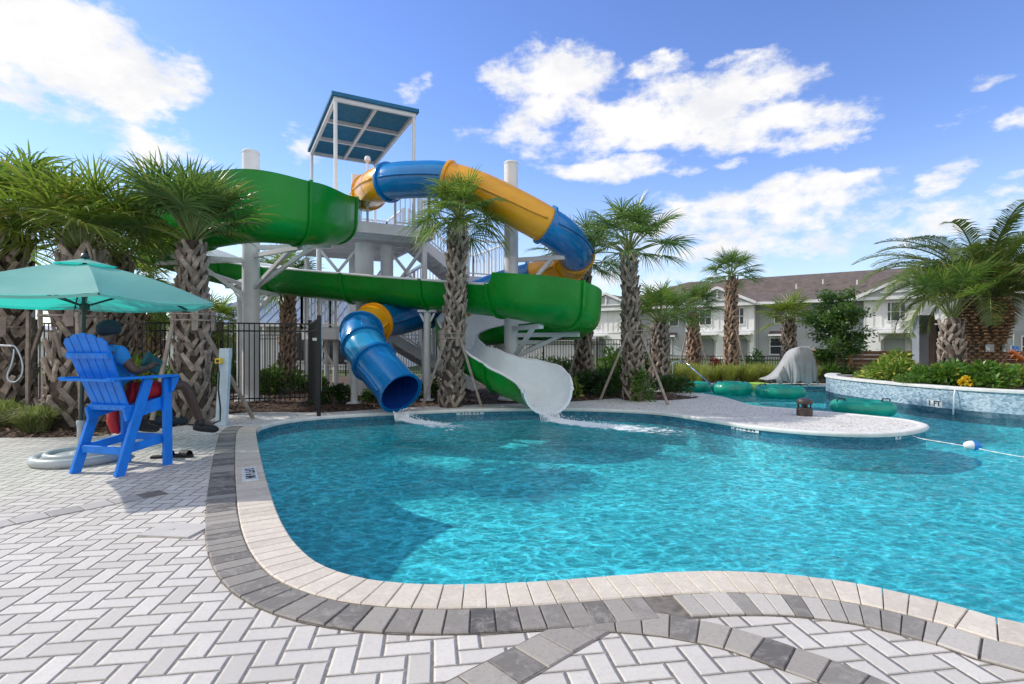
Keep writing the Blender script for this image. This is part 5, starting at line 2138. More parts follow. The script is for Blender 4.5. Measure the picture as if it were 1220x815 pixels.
person = thing('person', 'person in dark cap, blue shirt and red shorts seated in the blue high chair', 'person', CH, CA)
Lj = dict(pelvis=(0, .0, .80), waist=(0, -.10, .95), chest=(-.01, -.19, 1.15), neck=(-.02, -.205, 1.30), headb=(-.03, -.17, 1.37), head=(-.03, -.135, 1.45), headt=(-.03, -.14, 1.535),
          shl=(-.19, -.19, 1.235), ell=(-.315, -.17, 1.035), wrl=(-.27, .07, 1.02), shr=(.165, -.19, 1.235), elr=(.285, -.12, 1.035), wrr=(.22, .10, 1.07),
          hpl=(-.10, .02, .795), knl=(-.27, .44, .83), anl=(-.32, .50, .42), tol=(-.33, .62, .35), hpr=(.10, .02, .795), knr=(.195, .56, .865), anr=(.215, .77, .40), tor=(.26, .92, .33))
names = list(Lj)
RAD = dict(pelvis=(.15, .12), waist=(.14, .10), chest=(.16, .105), neck=.055, headb=(.06, .07), head=(.075, .09), headt=(.055, .065), shl=.062, ell=.045, wrl=.030, shr=.062, elr=.045, wrr=.030,
           hpl=.095, knl=.062, anl=.040, tol=.030, hpr=.095, knr=.062, anr=.040, tor=.030)
joints_ = [(Lj[n], RAD[n]) for n in names]
# calves get a mid joint so they swell and taper
calfl = (-.305, .455, .66)
calfr = (.207, .665, .66)
joints_ += [(calfl, .060), (calfr, .060)]
ix = {n: i for i, n in enumerate(names)}
ix['cal'], ix['car'] = len(names), len(names) + 1
E = [('pelvis', 'waist'), ('waist', 'chest'), ('chest', 'neck'), ('neck', 'headb'), ('headb', 'head'), ('head', 'headt'), ('chest', 'shl'), ('shl', 'ell'), ('ell', 'wrl'), ('chest', 'shr'), ('shr', 'elr'), ('elr', 'wrr'),
     ('pelvis', 'hpl'), ('hpl', 'knl'), ('knl', 'cal'), ('cal', 'anl'), ('anl', 'tol'), ('pelvis', 'hpr'), ('hpr', 'knr'), ('knr', 'car'), ('car', 'anr'), ('anr', 'tor')]
body = skin_body('body', joints_, [(ix[a], ix[b]) for a, b in E], M['skin'], person)
# face, ears and hands grown onto the body mesh
m = MB()
hc = V((-.03, -.135, 1.455))
m.lathe(hc + V((0, .095, -.01)), [(0, .022), (.010, .010), (.014, -.012), (.010, -.022), (0, -.024)], 8, sy=1.6)
for s in (-1, 1):
    m.lathe(hc + V((s * .082, .0, .0)), [(0, .034), (.012, .025), (.015, 0), (.010, -.024), (0, -.032)], 8, sx=.6, sy=1.5)
    m.lathe(hc + V((s * .03, .082, .018)), [(0, .010), (.010, 0), (0, -.010)], 8)
m.lathe(hc + V((0, .083, -.045)), [(0, .010), (.024, .002), (.022, -.006), (0, -.012)], 10, sy=.5)


def hand(m, wrist, d, palm_n, s):
    """palm, four unequal bent fingers and a thumb leaving the side of the palm"""
    w, d, n = V(wrist), V(d).normalized(), V(palm_n).normalized()
    x = d.cross(n).normalized() * s
    m.tube([w - d * .02, w + d * .02, w + d * .06, w + d * .092], [.024, .032, .038, .034], 8)
    for k, (o, L) in enumerate(((-.030, .072), (-.010, .082), (.010, .076), (.029, .060))):
        b = w + d * .085 + x * o
        m.tube([b, b + d * L * .5 + n * .006, b + d * L * .8 + n * .026, b + d * L * .92 + n * .045], [.0095, .009, .008, .006], 6)
    b = w + d * .03 - x * .03
    m.tube([b, b - x * .026 + d * .025 + n * .008, b - x * .036 + d * .055 + n * .018], [.012, .0105, .008], 6)


hand(m, Lj['wrl'], (.15, .95, -.1), (0, 0, -1), 1)
hand(m, Lj['wrr'], (-.3, .8, .35), (-.2, .3, -.9), -1)
mesh_append(body, m)
# clothes
sj = [((0, -.03, .82), (.165, .14)), ((0, -.10, .95), (.158, .122)), ((-.01, -.19, 1.15), (.178, .126)), ((-.018, -.20, 1.265), (.085, .075)), ((-.20, -.19, 1.225), .092), ((-.275, -.18, 1.105), .068), ((.175, -.19, 1.225), .092), ((.245, -.15, 1.105), .068)]
shirt = skin_body('shirt', sj, [(0, 1), (1, 2), (2, 3), (2, 4), (4, 5), (2, 6), (6, 7)], M['shirt_blue'], person)
sj = [((0, -.02, .82), (.17, .13)), ((-.10, .03, .80), .115), ((-.20, .27, .825), .100), ((.10, .03, .80), .115), ((.152, .33, .84), .102)]
skin_body('shorts', sj, [(0, 1), (1, 2), (0, 3), (3, 4)], M['shorts_red'], person)
m = MB()
m.lathe(hc + V((0, 0, .004)), [(.094, -.035), (.104, -.01), (.106, .03), (.098, .065), (.072, .092), (.035, .106), (0, .109)], 20, sx=.95, sy=1.06, rot=Matrix.Rotation(R(12), 3, 'X'))
m.build('knit_cap', M['cap_dark'], person, local=True, smooth=True)
for a, t in (('anl', 'tol'), ('anr', 'tor')):
    p, q = V(Lj[a]), V(Lj[t])
    d = (q - p)
    dh = V((d.x, d.y, 0)).normalized()
    d2 = (dh + V((0, 0, -.25))).normalized()
    m = MB()
    b = p + V((0, 0, -.05)) - dh * .06
    m.tube([b, b + d2 * .08, b + d2 * .17, b + d2 * .25, b + d2 * .285], [.042, .050, .048, .042, .022], 12)
    m.tube([p + V((0, 0, .03)), p + V((0, 0, -.05))], [.048, .05], 12)
    m.build('shoe', M['shoe_black'], person, local=True, smooth=True)

# things with the person
m = MB()
rt = V((.245, .215, 1.12))
m.box((0, 0, 0), (.035, .27, .17), Matrix.Rotation(R(-28), 3, 'X') @ Matrix.Rotation(R(12), 3, 'Z'))
mw = Matrix.Translation(CH) @ Matrix.Rotation(CA, 4, 'Z')
m.v = [tuple(mw @ (V(q) + V((.10, .24, 1.11)))) for q in m.v]
tag(m.build('folder', M['dark_teal'], origin=mw @ V((.10, .24, 1.02)), bevel=.012), 'dark teal folder held up above the right armrest of the blue chair', 'folder')
# red rescue float hanging behind the seat on the left
m = MB()
c = mw @ V((-.04, .10, .46))
d = mw.to_3x3() @ V((.02, .04, 1))
c = W(139, 497, 5.95)
m.tube([c + V((0.0, 0, .16)), c + V((-.035, 0, .10)), c + V((-.04, 0, -.05)), c + V((-.01, 0, -.15)), c + V((.03, 0, -.17))], [.03, .055, .06, .05, .02], 12)
rf = thing('rescue_float', 'red foam rescue float hanging under the seat of the blue chair', 'rescue float', c - V((0, 0, .2)))
m.build('float_body', M['rescue_red'], rf, smooth=True)
m = MB()
m.tube([c + V((0, 0, .15)), c + V((.02, 0, .22)), c + V((.05, .02, .24))], .009, 6)
m.build('strap', M['ink_black'], rf)

# sandals, bag
def sandal(c, az, label):
    t = thing('sandal', label, 'sandal', c, az, 'pair of black slide sandals')
    m = MB()
    so_ = [(-.05, -.13), (.035, -.13), (.045, -.05), (.05, .06), (.035, .13), (-.01, .145), (-.05, .11), (-.058, .02), (-.045, -.06)]
    m.prism(so_, .004, .034)
    m.build('sole', M['shoe_black'], t, local=True, bevel=.008)
    m = MB()
    n = 10
    vs = []
    for j, y in enumerate((.0, .10)):
        for k in range(n + 1):
            a = math.pi * k / n
            vs.append((.054 * math.cos(a), y - .01 * math.sin(a), .03 + .058 * math.sin(a)))
    for j, y in enumerate((.0, .10)):
        for k in range(n + 1):
            a = math.pi * k / n
            vs.append((.048 * math.cos(a), y, .028 + .051 * math.sin(a)))
    fs = []
    N = n + 1
    for k in range(n):
        fs += [(k, N + k, N + k + 1, k + 1), (2 * N + k, 2 * N + k + 1, 3 * N + k + 1, 3 * N + k), (k, k + 1, 2 * N + k + 1, 2 * N + k), (N + k, 3 * N + k, 3 * N + k + 1, N + k + 1)]
    m.add(vs, fs)
    m.build('strap', M['shoe_black'], t, local=True)


sandal(G(195, 546), R(-75), 'black slide sandal half behind the front leg of the blue chair')
sandal(G(217, 545), R(-100), 'black slide sandal lying just right of the front leg of the blue chair')
m = MB()
c = G(206, 506.5)
m.lathe(c, [(0, .0), (.26, .005), (.30, .05), (.29, .11), (.22, .15), (0, .165)], 16, sx=1.0, sy=.55, rot=Matrix.Rotation(.1, 3, 'Z'))
tag(m.build('cushion', M['cap_dark'], origin=c, smooth=True), 'dark flat cushion lying on the pebbles beyond the blue chair', 'cushion')

# =============================================================================
# umbrella
# =============================================================================
UB = V((-4.86, 6.05, 0))
um = thing('patio_umbrella', 'teal hexagonal patio umbrella on a dark pole above the blue chair', 'umbrella', UB)
UR, UZ, UA = 1.32, 1.80, 2.25
cornr = []
for k in range(6):
    a = R(-47 + 60 * k)
    cornr.append(V((UB.x + .05 + math.cos(a) * UR, UB.y + math.sin(a) * UR, UZ)))
apex = V((UB.x + .05, UB.y, UA))


def canopy(m, r0, r1, dz=0.0, nu=8, nv=10, sag=.035, wave=0.0):
    """six gores between radius fractions r0..r1, each slightly sagging between the ribs"""
    for k in range(6):
        A, Bc = cornr[k], cornr[(k + 1) % 6]
        vs = []
        for i in range(nv + 1):
            f = r0 + (r1 - r0) * i / nv
            for j in range(nu + 1):
                g = j / nu
                rim = A.lerp(Bc, g)
                p = apex.lerp(rim, f)
                s = math.sin(math.pi * g)
                p = p + V((0, 0, -sag * s * f + .05 * math.sin(math.pi * f) + dz + wave * s))
                p = p + (V((apex.x, apex.y, 0)) - V((rim.x, rim.y, 0))) * (.05 * s * f)
                p.z += noise.noise(p * 3.0) * .012 * f
                vs.append(p)
        fs = []
        for i in range(nv):
            for j in range(nu):
                a = i * (nu + 1) + j
                fs.append((a, a + nu + 1, a + nu + 2, a + 1))
        m.add(vs, fs)


m = MB()
canopy(m, .19, 1.0)
cn = m.build('canopy', M['umbrella'], um, smooth='auto')
m = MB()
canopy(m, .03, .25, .022, 6, 4, .02, .015)
m.build('vent_cap', M['umbrella'], cn, smooth='auto')
# little valance hem
m = MB()
for k in range(6):
    A, Bc = cornr[k], cornr[(k + 1) % 6]
    n = 10
    vs = []
    for j in range(n + 1):
        g = j / n
        rim = A.lerp(Bc, g)
        s = math.sin(math.pi * g)
        p = rim + (V((apex.x, apex.y, 0)) - V((rim.x, rim.y, 0))) * (.05 * s) + V((0, 0, -.035 * s))
        vs += [p, p + V((0, 0, -.028))]
    m.add(vs, [(2 * j, 2 * j + 1, 2 * j + 3, 2 * j + 2) for j in range(n)])
m.build('hem', M['umbrella'], cn)
m = MB()
m.tube([(UB.x, UB.y, .06), (UB.x + .05, UB.y, UA + .03)], .021, 14)
m.build('pole', M['pole_green'], um, smooth='auto')
m = MB()
m.lathe((UB.x + .05, UB.y, UA + .03), [(.035, 0), (.045, .02), (.03, .05), (.012, .065), (0, .07)], 14)
m.build('finial', M['pole_green'], um, smooth='auto')
hub = V((UB.x + .045, UB.y, UZ - .06))
m = MB()
m.lathe(hub, [(.022, -.05), (.05, -.03), (.05, .03), (.022, .05)], 14)
m.build('runner', M['pole_green'], um, smooth='auto')
for k in range(6):
    m = MB()
    m.beam(apex + V((0, 0, -.03)), cornr[k] + V((0, 0, -.012)), .014, .018)
    rb = m.build('rib', M['pole_green'], um)
    m = MB()
    m.beam(hub, apex.lerp(cornr[k], .52) + V((0, 0, -.03)), .012, .016)
    m.build('strut', M['pole_green'], rb)
ub = thing('umbrella_base', 'low round grey umbrella base of tubes on the white paving behind the chair', 'umbrella base', UB)
m = MB()
for rr, z, r2 in ((.40, .052, .052), (.30, .095, .035)):
    m.tube([UB + V((math.cos(a) * rr, math.sin(a) * rr, z)) for a in [2 * math.pi * k / 40 for k in range(40)]], r2, 12, closed=True)
m.lathe(UB + V((0, 0, .04)), [(.40, .02), (.30, .05), (.10, .055), (.08, .08), (.05, .085)], 32)
m.build('weight', M['resin_grey'], ub, smooth='auto')
m = MB()
m.tube([UB + V((0, 0, .10)), UB + V((0, 0, .42))], .032, 14)
m.lathe(UB + V((0, 0, .40)), [(.033, 0), (.040, .01), (.040, .05), (.034, .06)], 14)
m.build('sleeve', M['resin_grey'], ub, smooth='auto')
m = MB()
m.tube([UB + V((.03, 0, .36)), UB + V((.09, 0, .36))], .012, 8)
m.lathe(UB + V((.09, 0, .36)), [(0, -.02), (.022, -.018), (.022, .018), (0, .02)], 8, rot=Matrix.Rotation(R(90), 3, 'Y'))
m.build('knob', M['ink_black'], ub)

# =============================================================================
# post with outlet, hook, lamp post
# =============================================================================
pp = gp(264, 8.75)
hp = thing('utility_post', 'pale blue-white utility post with yellow outlet box and black cable', 'post', pp)
m = MB()
hx = W(269, 415, 8.75).z
m.hexa([V((pp.x - .085, pp.y - .05, 0)), V((pp.x + .085, pp.y - .05, 0)), V((pp.x + .085, pp.y + .05, 0)), V((pp.x - .085, pp.y + .05, 0)),
        V((pp.x - .015, pp.y - .05, hx)), V((pp.x + .15, pp.y - .05, hx)), V((pp.x + .15, pp.y + .05, hx)), V((pp.x - .015, pp.y + .05, hx))])
m.build('post', M['pale_blue_plastic'], hp, bevel=.012)
m = MB()
bx = V((pp.x + .0, pp.y - .085, W(269, 430, 8.7).z))
m.box(bx, (.10, .07, .085))
ob = m.build('outlet_box', M['outlet_yellow'], hp, bevel=.008)
m = MB()
m.box(bx + V((0, -.038, 0)), (.04, .008, .04))
m.build('socket', M['ink_black'], ob)
m = MB()
m.tube([bx + V((.0, -.03, -.04)), bx + V((.03, -.04, -.2)), bx + V((.02, -.05, -.45)), bx + V((.06, -.06, -.75)), V((pp.x + .04, pp.y - .12, .10)), V((pp.x - .12, pp.y - .22, .02)), V((pp.x - .45, pp.y - .05, .016)), V((pp.x - .8, pp.y + .25, .016))], .013, 7)
m.build('cable', M['ink_black'], hp, smooth=True)

hk = thing('rescue_hook', 'white pole with blue loop hook held against the leftmost palm', 'rescue hook', W(10, 410, 8.3))
m = MB()
m.tube([W(-160, 404, 8.1), W(14, 412, 8.3)], .016, 10)
m.build('pole', M['white_steel'], hk, smooth='auto')
m = MB()
lp = [W(*q, 8.3) for q in ((12, 412), (18, 413), (24, 424), (27, 437), (25, 448), (18, 455), (10, 453), (9, 446), (13, 436), (16, 424), (16.5, 416))]
m.tube(catmull(lp, .03), .010, 8)
m.build('hook', M['pale_blue_plastic'], hk, smooth=True)

lpst = thing('lamp_post', 'slim grey-green lamp post behind the leftmost palms', 'lamp post', gp(38, 13))
m = MB()
m.tube([gp(38, 13), V((gp(38, 13).x, 13, 4.6))], [.075, .06], 12)
m.build('pole', M['sage_grey'], lpst, smooth='auto')
m = MB()
m.box(V((gp(38, 13).x + .25, 13, 4.62)), (.6, .22, .09))
m.build('lamp_head', M['sage_grey'], lpst, bevel=.02)

# =============================================================================
# fences
# =============================================================================
def iron_fence(label, p, q, h, bay=1.83, gap=.105, posts=True, z0=0.0, group='black iron fences', ends=(True, True), second=True):
    p, q = V(p), V(q)
    t = thing('iron_fence', label, 'fence', p, 0, group)
    L = (q - p).length
    n = max(1, int(round(L / bay)))
    d = (q - p).normalized()
    for i in range(n):
        a, b = p.lerp(q, i / n), p.lerp(q, (i + 1) / n)
        m = MB()
        for z in ((h - .03, h - .20, .12) if second else (h - .03, .12)):
            m.beam(a + V((0, 0, z0 + z)), b + V((0, 0, z0 + z)), .028, .032)
        k = int((b - a).length / gap)
        for j in range(1, k):
            c = a.lerp(b, j / k)
            m.beam(c + V((0, 0, z0 + .06)), c + V((0, 0, z0 + h - .03)), .018, .018)
        m.build('panel', M['black_iron'], t)
    for i in range(n + 1):
        if (i == 0 and not ends[0]) or (i == n and not ends[1]):
            continue
        c = p.lerp(q, i / n)
        m = MB()
        m.beam(c + V((0, 0, z0)), c + V((0, 0, z0 + h + .04)), .055, .055)
        m.box(c + V((0, 0, z0 + h + .05)), (.07, .07, .03))
        m.build('post', M['black_iron'], t)
    return t


fa, fb = gp(246, 11.7), gp(369, 12.4)
iron_fence('near black iron fence panel beside the pale utility post, left of the gate post', fa, fb, 1.83, 2.3)
ga = gp(380, 9.85)
gt = thing('gate_post', 'tall black gate post with its gate leaf folded back at the pool corner', 'gate', ga)
m = MB()
m.beam(ga, ga + V((0, 0, 1.86)), .06, .06)
m.build('post', M['black_iron'], gt)
m = MB()
for z in (1.80, 1.62, .12):
    m.beam(ga + V((-.01, .04, z)), fb + V((.05, -.1, z)), .03, .035)
dd = (fb - ga)
for j in range(1, 24):
    c = ga.lerp(fb, j / 24)
    m.beam(c + V((0, 0, .08)), c + V((0, 0, 1.80)), .018, .018)
m.build('gate_leaf', M['black_iron'], gt)
m = MB()
m.box(ga + V((-.06, .02, 1.42)), (.12, .03, .05))
m.build('latch', M['steel'], gt)
iron_fence('black iron fence running behind the palms from the left edge to the near panel', gp(-330, 12.8), fa, 1.83, 2.2, ends=(True, False))
iron_fence('far black iron fence behind the left round pillar and fenced palm', gp(250, 23.5), gp(520, 23.5), 1.80, 2.0)
iron_fence('black iron fence behind the right spiral running to the ornamental grass', gp(520, 20.5), gp(775, 20.5), 1.56, 1.83)
iron_fence('low black iron fence behind the ornamental grass in front of the townhouses', gp(775, 24.5), gp(985, 23.0), 1.22, 2.0, z0=-.35)

wf = thing('wooden_fence', 'brown horizontal-board fence behind the raised planter', 'fence', gp(980, 19.5))
wp = [gp(972, 20.3), gp(1012, 20.0), gp(1106, 19.6), gp(1192, 19.2), gp(1290, 18.8), gp(1400, 18.4)]
WH = 1.16
for i, (a, b) in enumerate(zip(wp, wp[1:])):
    m = MB()
    nb = 7
    for k in range(nb):
        z = .06 + k * (WH - .1) / nb
        m.beam(a + V((0, .0, z + .07)), b + V((0, 0, z + .07)), .025, (WH - .1) / nb - .012)
    m.build('board_panel', M['brown_wood'], wf)
for a in wp:
    m = MB()
    m.beam(a + V((0, -.05, 0)), a + V((0, -.05, WH + .03)), .13, .13)
    m.build('post', M['post_wood'], wf)

# =============================================================================
# covered lift, handrail, speaker, rings, rope, column, sign, ornament
# =============================================================================
cv = gp(940, 17.9)
lift = thing('covered_lift', 'pool lift under a draped grey tarpaulin at the far river edge', 'pool lift', cv)
m = MB()
prof_x = [(-.86, .20), (-.70, .24), (-.52, .36), (-.36, .56), (-.20, .80), (-.06, 1.00), (.10, 1.15), (.26, 1.235), (.42, 1.26), (.56, 1.25), (.64, 1.20), (.69, 1.02), (.71, .80), (.725, .55), (.735, .36)]
cur = catmull([V((a, 0, b)) for a, b in prof_x], .035)
nx_ = len(cur)
vs, fs = [], []
rows = [(-1.0, 0.0), (-1.02, .2), (-.98, .4), (-.92, .6), (-.85, .78), (-.72, .92), (-.5, 1.0), (0, 1.015), (.5, 1.0), (.72, .92), (.9, .7), (1.0, .35), (1.0, 0.0)]
for i, q in enumerate(cur):
    hem = .10 + .05 * math.sin(i * .35) + (.06 if q.x < -.6 else 0)
    for j, (yy, zf) in enumerate(rows):
        wdt = .34 + .08 * math.sin(i * .21)
        low = max(0.0, 1 - zf)
        fold = (.035 * math.sin(i * .8 + 2.5 * zf) + .022 * math.sin(i * 1.7 + 1.1)) * low ** .8
        zz = hem + (q.z - hem) * min(1.02, zf)
        vs.append(V((cv.x + q.x + .03 * math.sin(i * .5 + zf * 6) * low, cv.y + (yy * wdt) + fold * (1 if yy < 0 else -1), zz + noise.noise(V((q.x * 4, yy * 3, zf * 3))) * .02)))
nr = len(rows)
for i in range(nx_ - 1):
    for j in range(nr - 1):
        fs.append((i * nr + j, (i + 1) * nr + j, (i + 1) * nr + j + 1, i * nr + j + 1))
fs.append(tuple((nx_ - 1) * nr + j for j in range(nr)))
fs.append(tuple(j for j in range(nr))[::-1])
m.add(vs, fs)
m.build('tarpaulin', M['tarp_grey'], lift, smooth='auto')
m = MB()
m.tube([cv + V((.55, -.2, 0)), cv + V((.55, -.2, .35))], .05, 12)
m.build('base_column', M['white_steel'], lift)

hr = thing('handrail', 'bent stainless steel pool handrail beside the first teal ring', 'handrail', G(801, 461))
m = MB()
y0 = 17.4
pts = [V((W(801, 412, y0).x, y0, 0)), W(801, 436, y0), W(802.5, 431.5, y0), W(807, 430.5, y0), W(816, 431.5, y0 - .1), W(826, 440, y0 - .5), W(848, 458.5, y0 - 1.5)]
m.tube(catmull(pts, .05), .022, 8)
m.build('rail', M['steel'], hr, smooth=True)

sp = G(958.5, 495.5)
spk = thing('garden_speaker', 'bronze mushroom-shaped outdoor speaker on the pebble peninsula', 'speaker', sp)
m = MB()
m.lathe(sp + V((0, 0, .004)), [(.135, 0), (.135, .14), (.125, .15), (.05, .15)], 24)
m.build('base', M['bronze'], spk, smooth='auto')
m = MB()
m.lathe(sp, [(.05, .15), (.055, .22), (.10, .235)], 16)
for k in range(4):
    a = math.pi / 4 + k * math.pi / 2
    m.box(sp + V((math.cos(a) * .105, math.sin(a) * .105, .185)), (.035, .02, .08), a + math.pi / 2)
m.build('neck', M['ink_black'], spk)
m = MB()
m.lathe(sp, [(.13, .222), (.138, .235), (.138, .27), (.122, .305), (.07, .325), (0, .33)], 24)
m.build('cap', M['bronze'], spk, smooth='auto')


def swim_ring(label, px, py, dia, mt, tilt=0.0, thick=.17, arc=None):
    c = G(px, py, WZ)
    Rr = dia / 2 - thick
    t = thing('swim_ring', label, 'swim ring', (c.x, c.y, WZ), 0, 'teal inflatable rings on the lazy river')
    m = MB()
    n, k = 56, 18
    vs, fs = [], []
    for i in range(n):
        a = 2 * math.pi * i / n
        pin = 1 - .05 * (0.5 + .5 * math.cos(a * 14))
        for j in range(k):
            b = 2 * math.pi * j / k
            r = Rr + thick * pin * math.cos(b)
            z = thick * pin * math.sin(b) + thick * .72 + tilt * math.cos(a) * Rr
            vs.append(V((c.x + r * math.cos(a), c.y + r * math.sin(a), WZ + z)))
    for i in range(n):
        i2 = (i + 1) % n
        for j in range(k):
            j2 = (j + 1) % k
            fs.append((i * k + j, i2 * k + j, i2 * k + j2, i * k + j2))
    m.add(vs, fs)
    m.build('ring', M[mt], t, smooth=True)
    for s in (-1, 1):
        m = MB()
        b = V((c.x + s * (Rr + .02), c.y - .05, WZ + thick * 1.70))
        m.tube([b + V((-.09, 0, -.02)), b + V((-.07, 0, .035)), b + V((.07, 0, .035)), b + V((.09, 0, -.02))], .014, 6)
        m.build('handle', M['ink_black'], t, smooth=True)
    return t


swim_ring('teal ring at the river edge by the handrail, smallest in view', 825, 464.5, 1.15, 'teal_plastic', thick=.155)
swim_ring('dark teal ring floating second from the handrail', 872, 468.5, 1.16, 'teal_plastic', thick=.20)
swim_ring('wide teal ring with black handles floating in front of the tarp-covered lift', 929, 472, 1.30, 'teal_plastic', thick=.18)
swim_ring('lime green ring peeking out between two teal rings', 899, 464.5, 1.0, 'lime_plastic', thick=.13)
swim_ring('teal ring floating between the pebble peninsula and the planter wall, nearest of the rings', 1027, 492, 1.20, 'teal_plastic', thick=.155)

# rope with one float
rp = thing('float_rope', 'white pool divider rope with a blue and white float on the water', 'float rope', G(1085, 521, WZ))
pts = catmull([G(1078, 515, -.04), G(1095, 522, WZ + .02), G(1130, 528, WZ + .025), G(1158, 533, WZ + .03), G(1190, 539.5, WZ + .025), G(1222, 545, WZ + .02), G(1330, 562, WZ + .02)], .05)
m = MB()
m.tube(pts, [.005 + .004 * (i % 4 == 0) for i in range(len(pts))], 6)
m.build('rope', M['rope_white'], rp, smooth=True)
c = G(1158, 533.5, WZ + .03) + V((0, 0, .03))
d = V((1, -.25, 0)).normalized()
for part, x0, x1, mt in (('float_half', -.10, 0, 'rope_white'), ('float_half', 0.002, .115, 'float_blue')):
    m = MB()
    n = 9
    pts = [c + d * (x0 + (x1 - x0) * k / (n - 1)) for k in range(n)]
    full = [(-.13 + .28 * 0) for k in range(n)]
    rr = []
    for q in pts:
        s_ = ((q - c).dot(d) + .10) / .215
        rr.append(.066 * max(.12, math.sin(math.pi * min(1, max(0, s_))) ** .45))
    m.tube(pts, rr, 18)
    m.build(part, M[mt], rp, smooth='auto')

# brick and slate gate column
gc = gp(1104, 16.9)
col = thing('gate_column', 'tall grey slab column with brick side and black tubes behind the planter', 'column', gc)
m = MB()
m.box(gc + V((-.20, 0, 1.13)), (.30, .30, 2.26))
m.build('slab', M['grey_slab'], col, bevel=.01)
m = MB()
m.box(gc + V((.055, .02, 1.13)), (.20, .28, 2.26))
m.build('brick_face', M['brick'], col)
for x in (.24, .38):
    m = MB()
    m.box(gc + V((x, 0, 1.06)), (.075, .10, 2.12))
    m.build('tube', M['black_iron'], col, bevel=.006)
m = MB()
for z in (.55, 1.98):
    m.box(gc + V((.26, -.055, z)), (.34, .02, .05))
m.build('clamp', M['steel'], col)

sg = gp(1207, 19.9)
sgn = thing('accessible_sign', 'small blue and white accessible parking sign above the wooden fence', 'sign', sg)
m = MB()
m.tube([sg, sg + V((0, 0, 1.75))], .025, 8)
m.build('pole', M['steel'], sgn)
m = MB()
z = W(1207, 424, 19.8).z
rotm = Matrix.Rotation(R(8), 3, 'Y')
m.box(V((sg.x, sg.y - .035, z + .05)), (.30, .012, .62), rotm)
pl = m.build('sign_plate', M['sign_white'], sgn, bevel=.004)
m = MB()
m.box(V((sg.x + .03, sg.y - .043, z + .25)), (.27, .006, .22), rotm)
m.build('blue_field', M['sign_blue'], pl)
m = MB()
c = V((sg.x + .03, sg.y - .049, z + .25))
m.tube([c + V((.012 + .055 * math.cos(a), 0, -.03 + .055 * math.sin(a))) for a in [R(170 + 22 * k) for k in range(10)]], .009, 5)
m.tube([c + V((-.01, 0, .06)), c + V((-.005, 0, 0)), c + V((.04, 0, 0)), c + V((.06, 0, -.06))], .009, 5)
m.lathe(c + V((-.012, 0, .082)), [(0, -.014), (.014, 0), (0, .014)], 8)
m.build('wheelchair_symbol', M['sign_white'], pl)

oc = W(1211, 425, 18.95)
m = MB()
m.tube([oc + V((-.30, 0, .16)), oc + V((-.22, -.02, .20)), oc + V((-.13, -.03, .13)), oc + V((-.02, -.03, .02)), oc + V((.10, -.03, -.05)), oc + V((.24, -.02, -.08)), oc + V((.40, 0, -.04))], [.03, .085, .075, .09, .10, .07, .02], 10)
for a, b in (((-.10, .10), (-.26, -.06)), ((.02, .0), (-.06, -.18)), ((.14, -.04), (.22, -.20)), ((-.02, .05), (.10, .16))):
    m.tube([oc + V((a[0], -.04, a[1])), oc + V(((a[0] + b[0]) / 2, -.07, (a[1] + b[1]) / 2 + .03)), oc + V((b[0], -.05, b[1]))], [.04, .03, .012], 7)
tag(m.build('fence_ornament', M['rust_orange'], origin=oc, smooth=True), 'rusty orange lizard-like ornament fixed on the wooden fence', 'ornament')


# =============================================================================
# depth markers
# =============================================================================
def marker(label, words, pos, nrm, upv, size, tile_w, tile_h, per_char=False):
    """small tile plates with black lettering set into the pool edge"""
    t = thing('depth_marker', label, 'depth marker', pos, 0, 'pool depth markers')
    n, u = V(nrm).normalized(), V(upv).normalized()
    s = u.cross(n).normalized()
    m = MB()
    rot = Matrix((s, u, n)).transposed()
    m.box(V((0, 0, 0)), (tile_w, tile_h, .006), rot)
    m.build('tile', M['tile_white'], t, local=True, bevel=.001)
    me = text_mesh(words, size, 'lettering')
    me.materials.append(M['ink_black'])
    o = bpy.data.objects.new('lettering', me)
    COL.objects.link(o)
    o.parent = t
    o.matrix_local = Matrix.Translation(n * .0045) @ rot.to_4x4()


def edge_marker(label, words, px, py, drop, size, tw, th):
    i = near_idx(G(px, py))
    p, n_ = OUT[i], -ONRM[i]
    marker(label, words, p + n_ * .006 + V((0, 0, drop)), n_, (0, 0, 1), size, tw, th)


edge_marker('depth tile reading 3 FT 6 IN between the two slide outlets', '3 FT 6 IN', 563, 488, -.058, .105, .56, .085)
edge_marker('white depth tile reading 3 FT 6 IN on the peninsula edge near the speaker', '3 FT 6 IN', 884, 506, -.058, .10, .52, .085)
edge_marker('small depth tile reading 1 FT on the blue tiled planter wall', '1 FT', 1083, 486, .075, .15, .34, .15)
edge_marker('small white tile on the outer tip of the pebble peninsula', '3', 1072, 516, -.058, .09, .13, .085)
i = near_idx(G(305, 566))
n_ = ONRM[i]
marker('white lettered marker tile set in the coping at the left pool edge', '3 FT 6 IN', OUT[i] + n_ * .10 + V((0, 0, .0255)), (0, 0, 1), -n_, .12, .62, .14)
# =============================================================================
# townhouses
# =============================================================================
B0v = V((9.0, 64.0, -0.25))
BE = V((0.823, -0.568, 0)).normalized()
BN = V((-BE.y * -1, 0, 0))
BN = V((BE.y, -BE.x, 0))          # towards us
BROT = Matrix((BE, -BN, V((0, 0, 1)))).transposed()


def Hs(s, d, z):
    return B0v + BE * s + BN * d + V((0, 0, z))


th = thing('townhouse_row', 'long two-storey row of grey and white townhouses with brown shingle roof', 'building', Hs(25, 0, 0))


def hbox(m, s0, s1, d0, d1, z0, z1, mi=0):
    m.box(Hs((s0 + s1) / 2, (d0 + d1) / 2, (z0 + z1) / 2), (s1 - s0, d1 - d0, z1 - z0), BROT, mi)


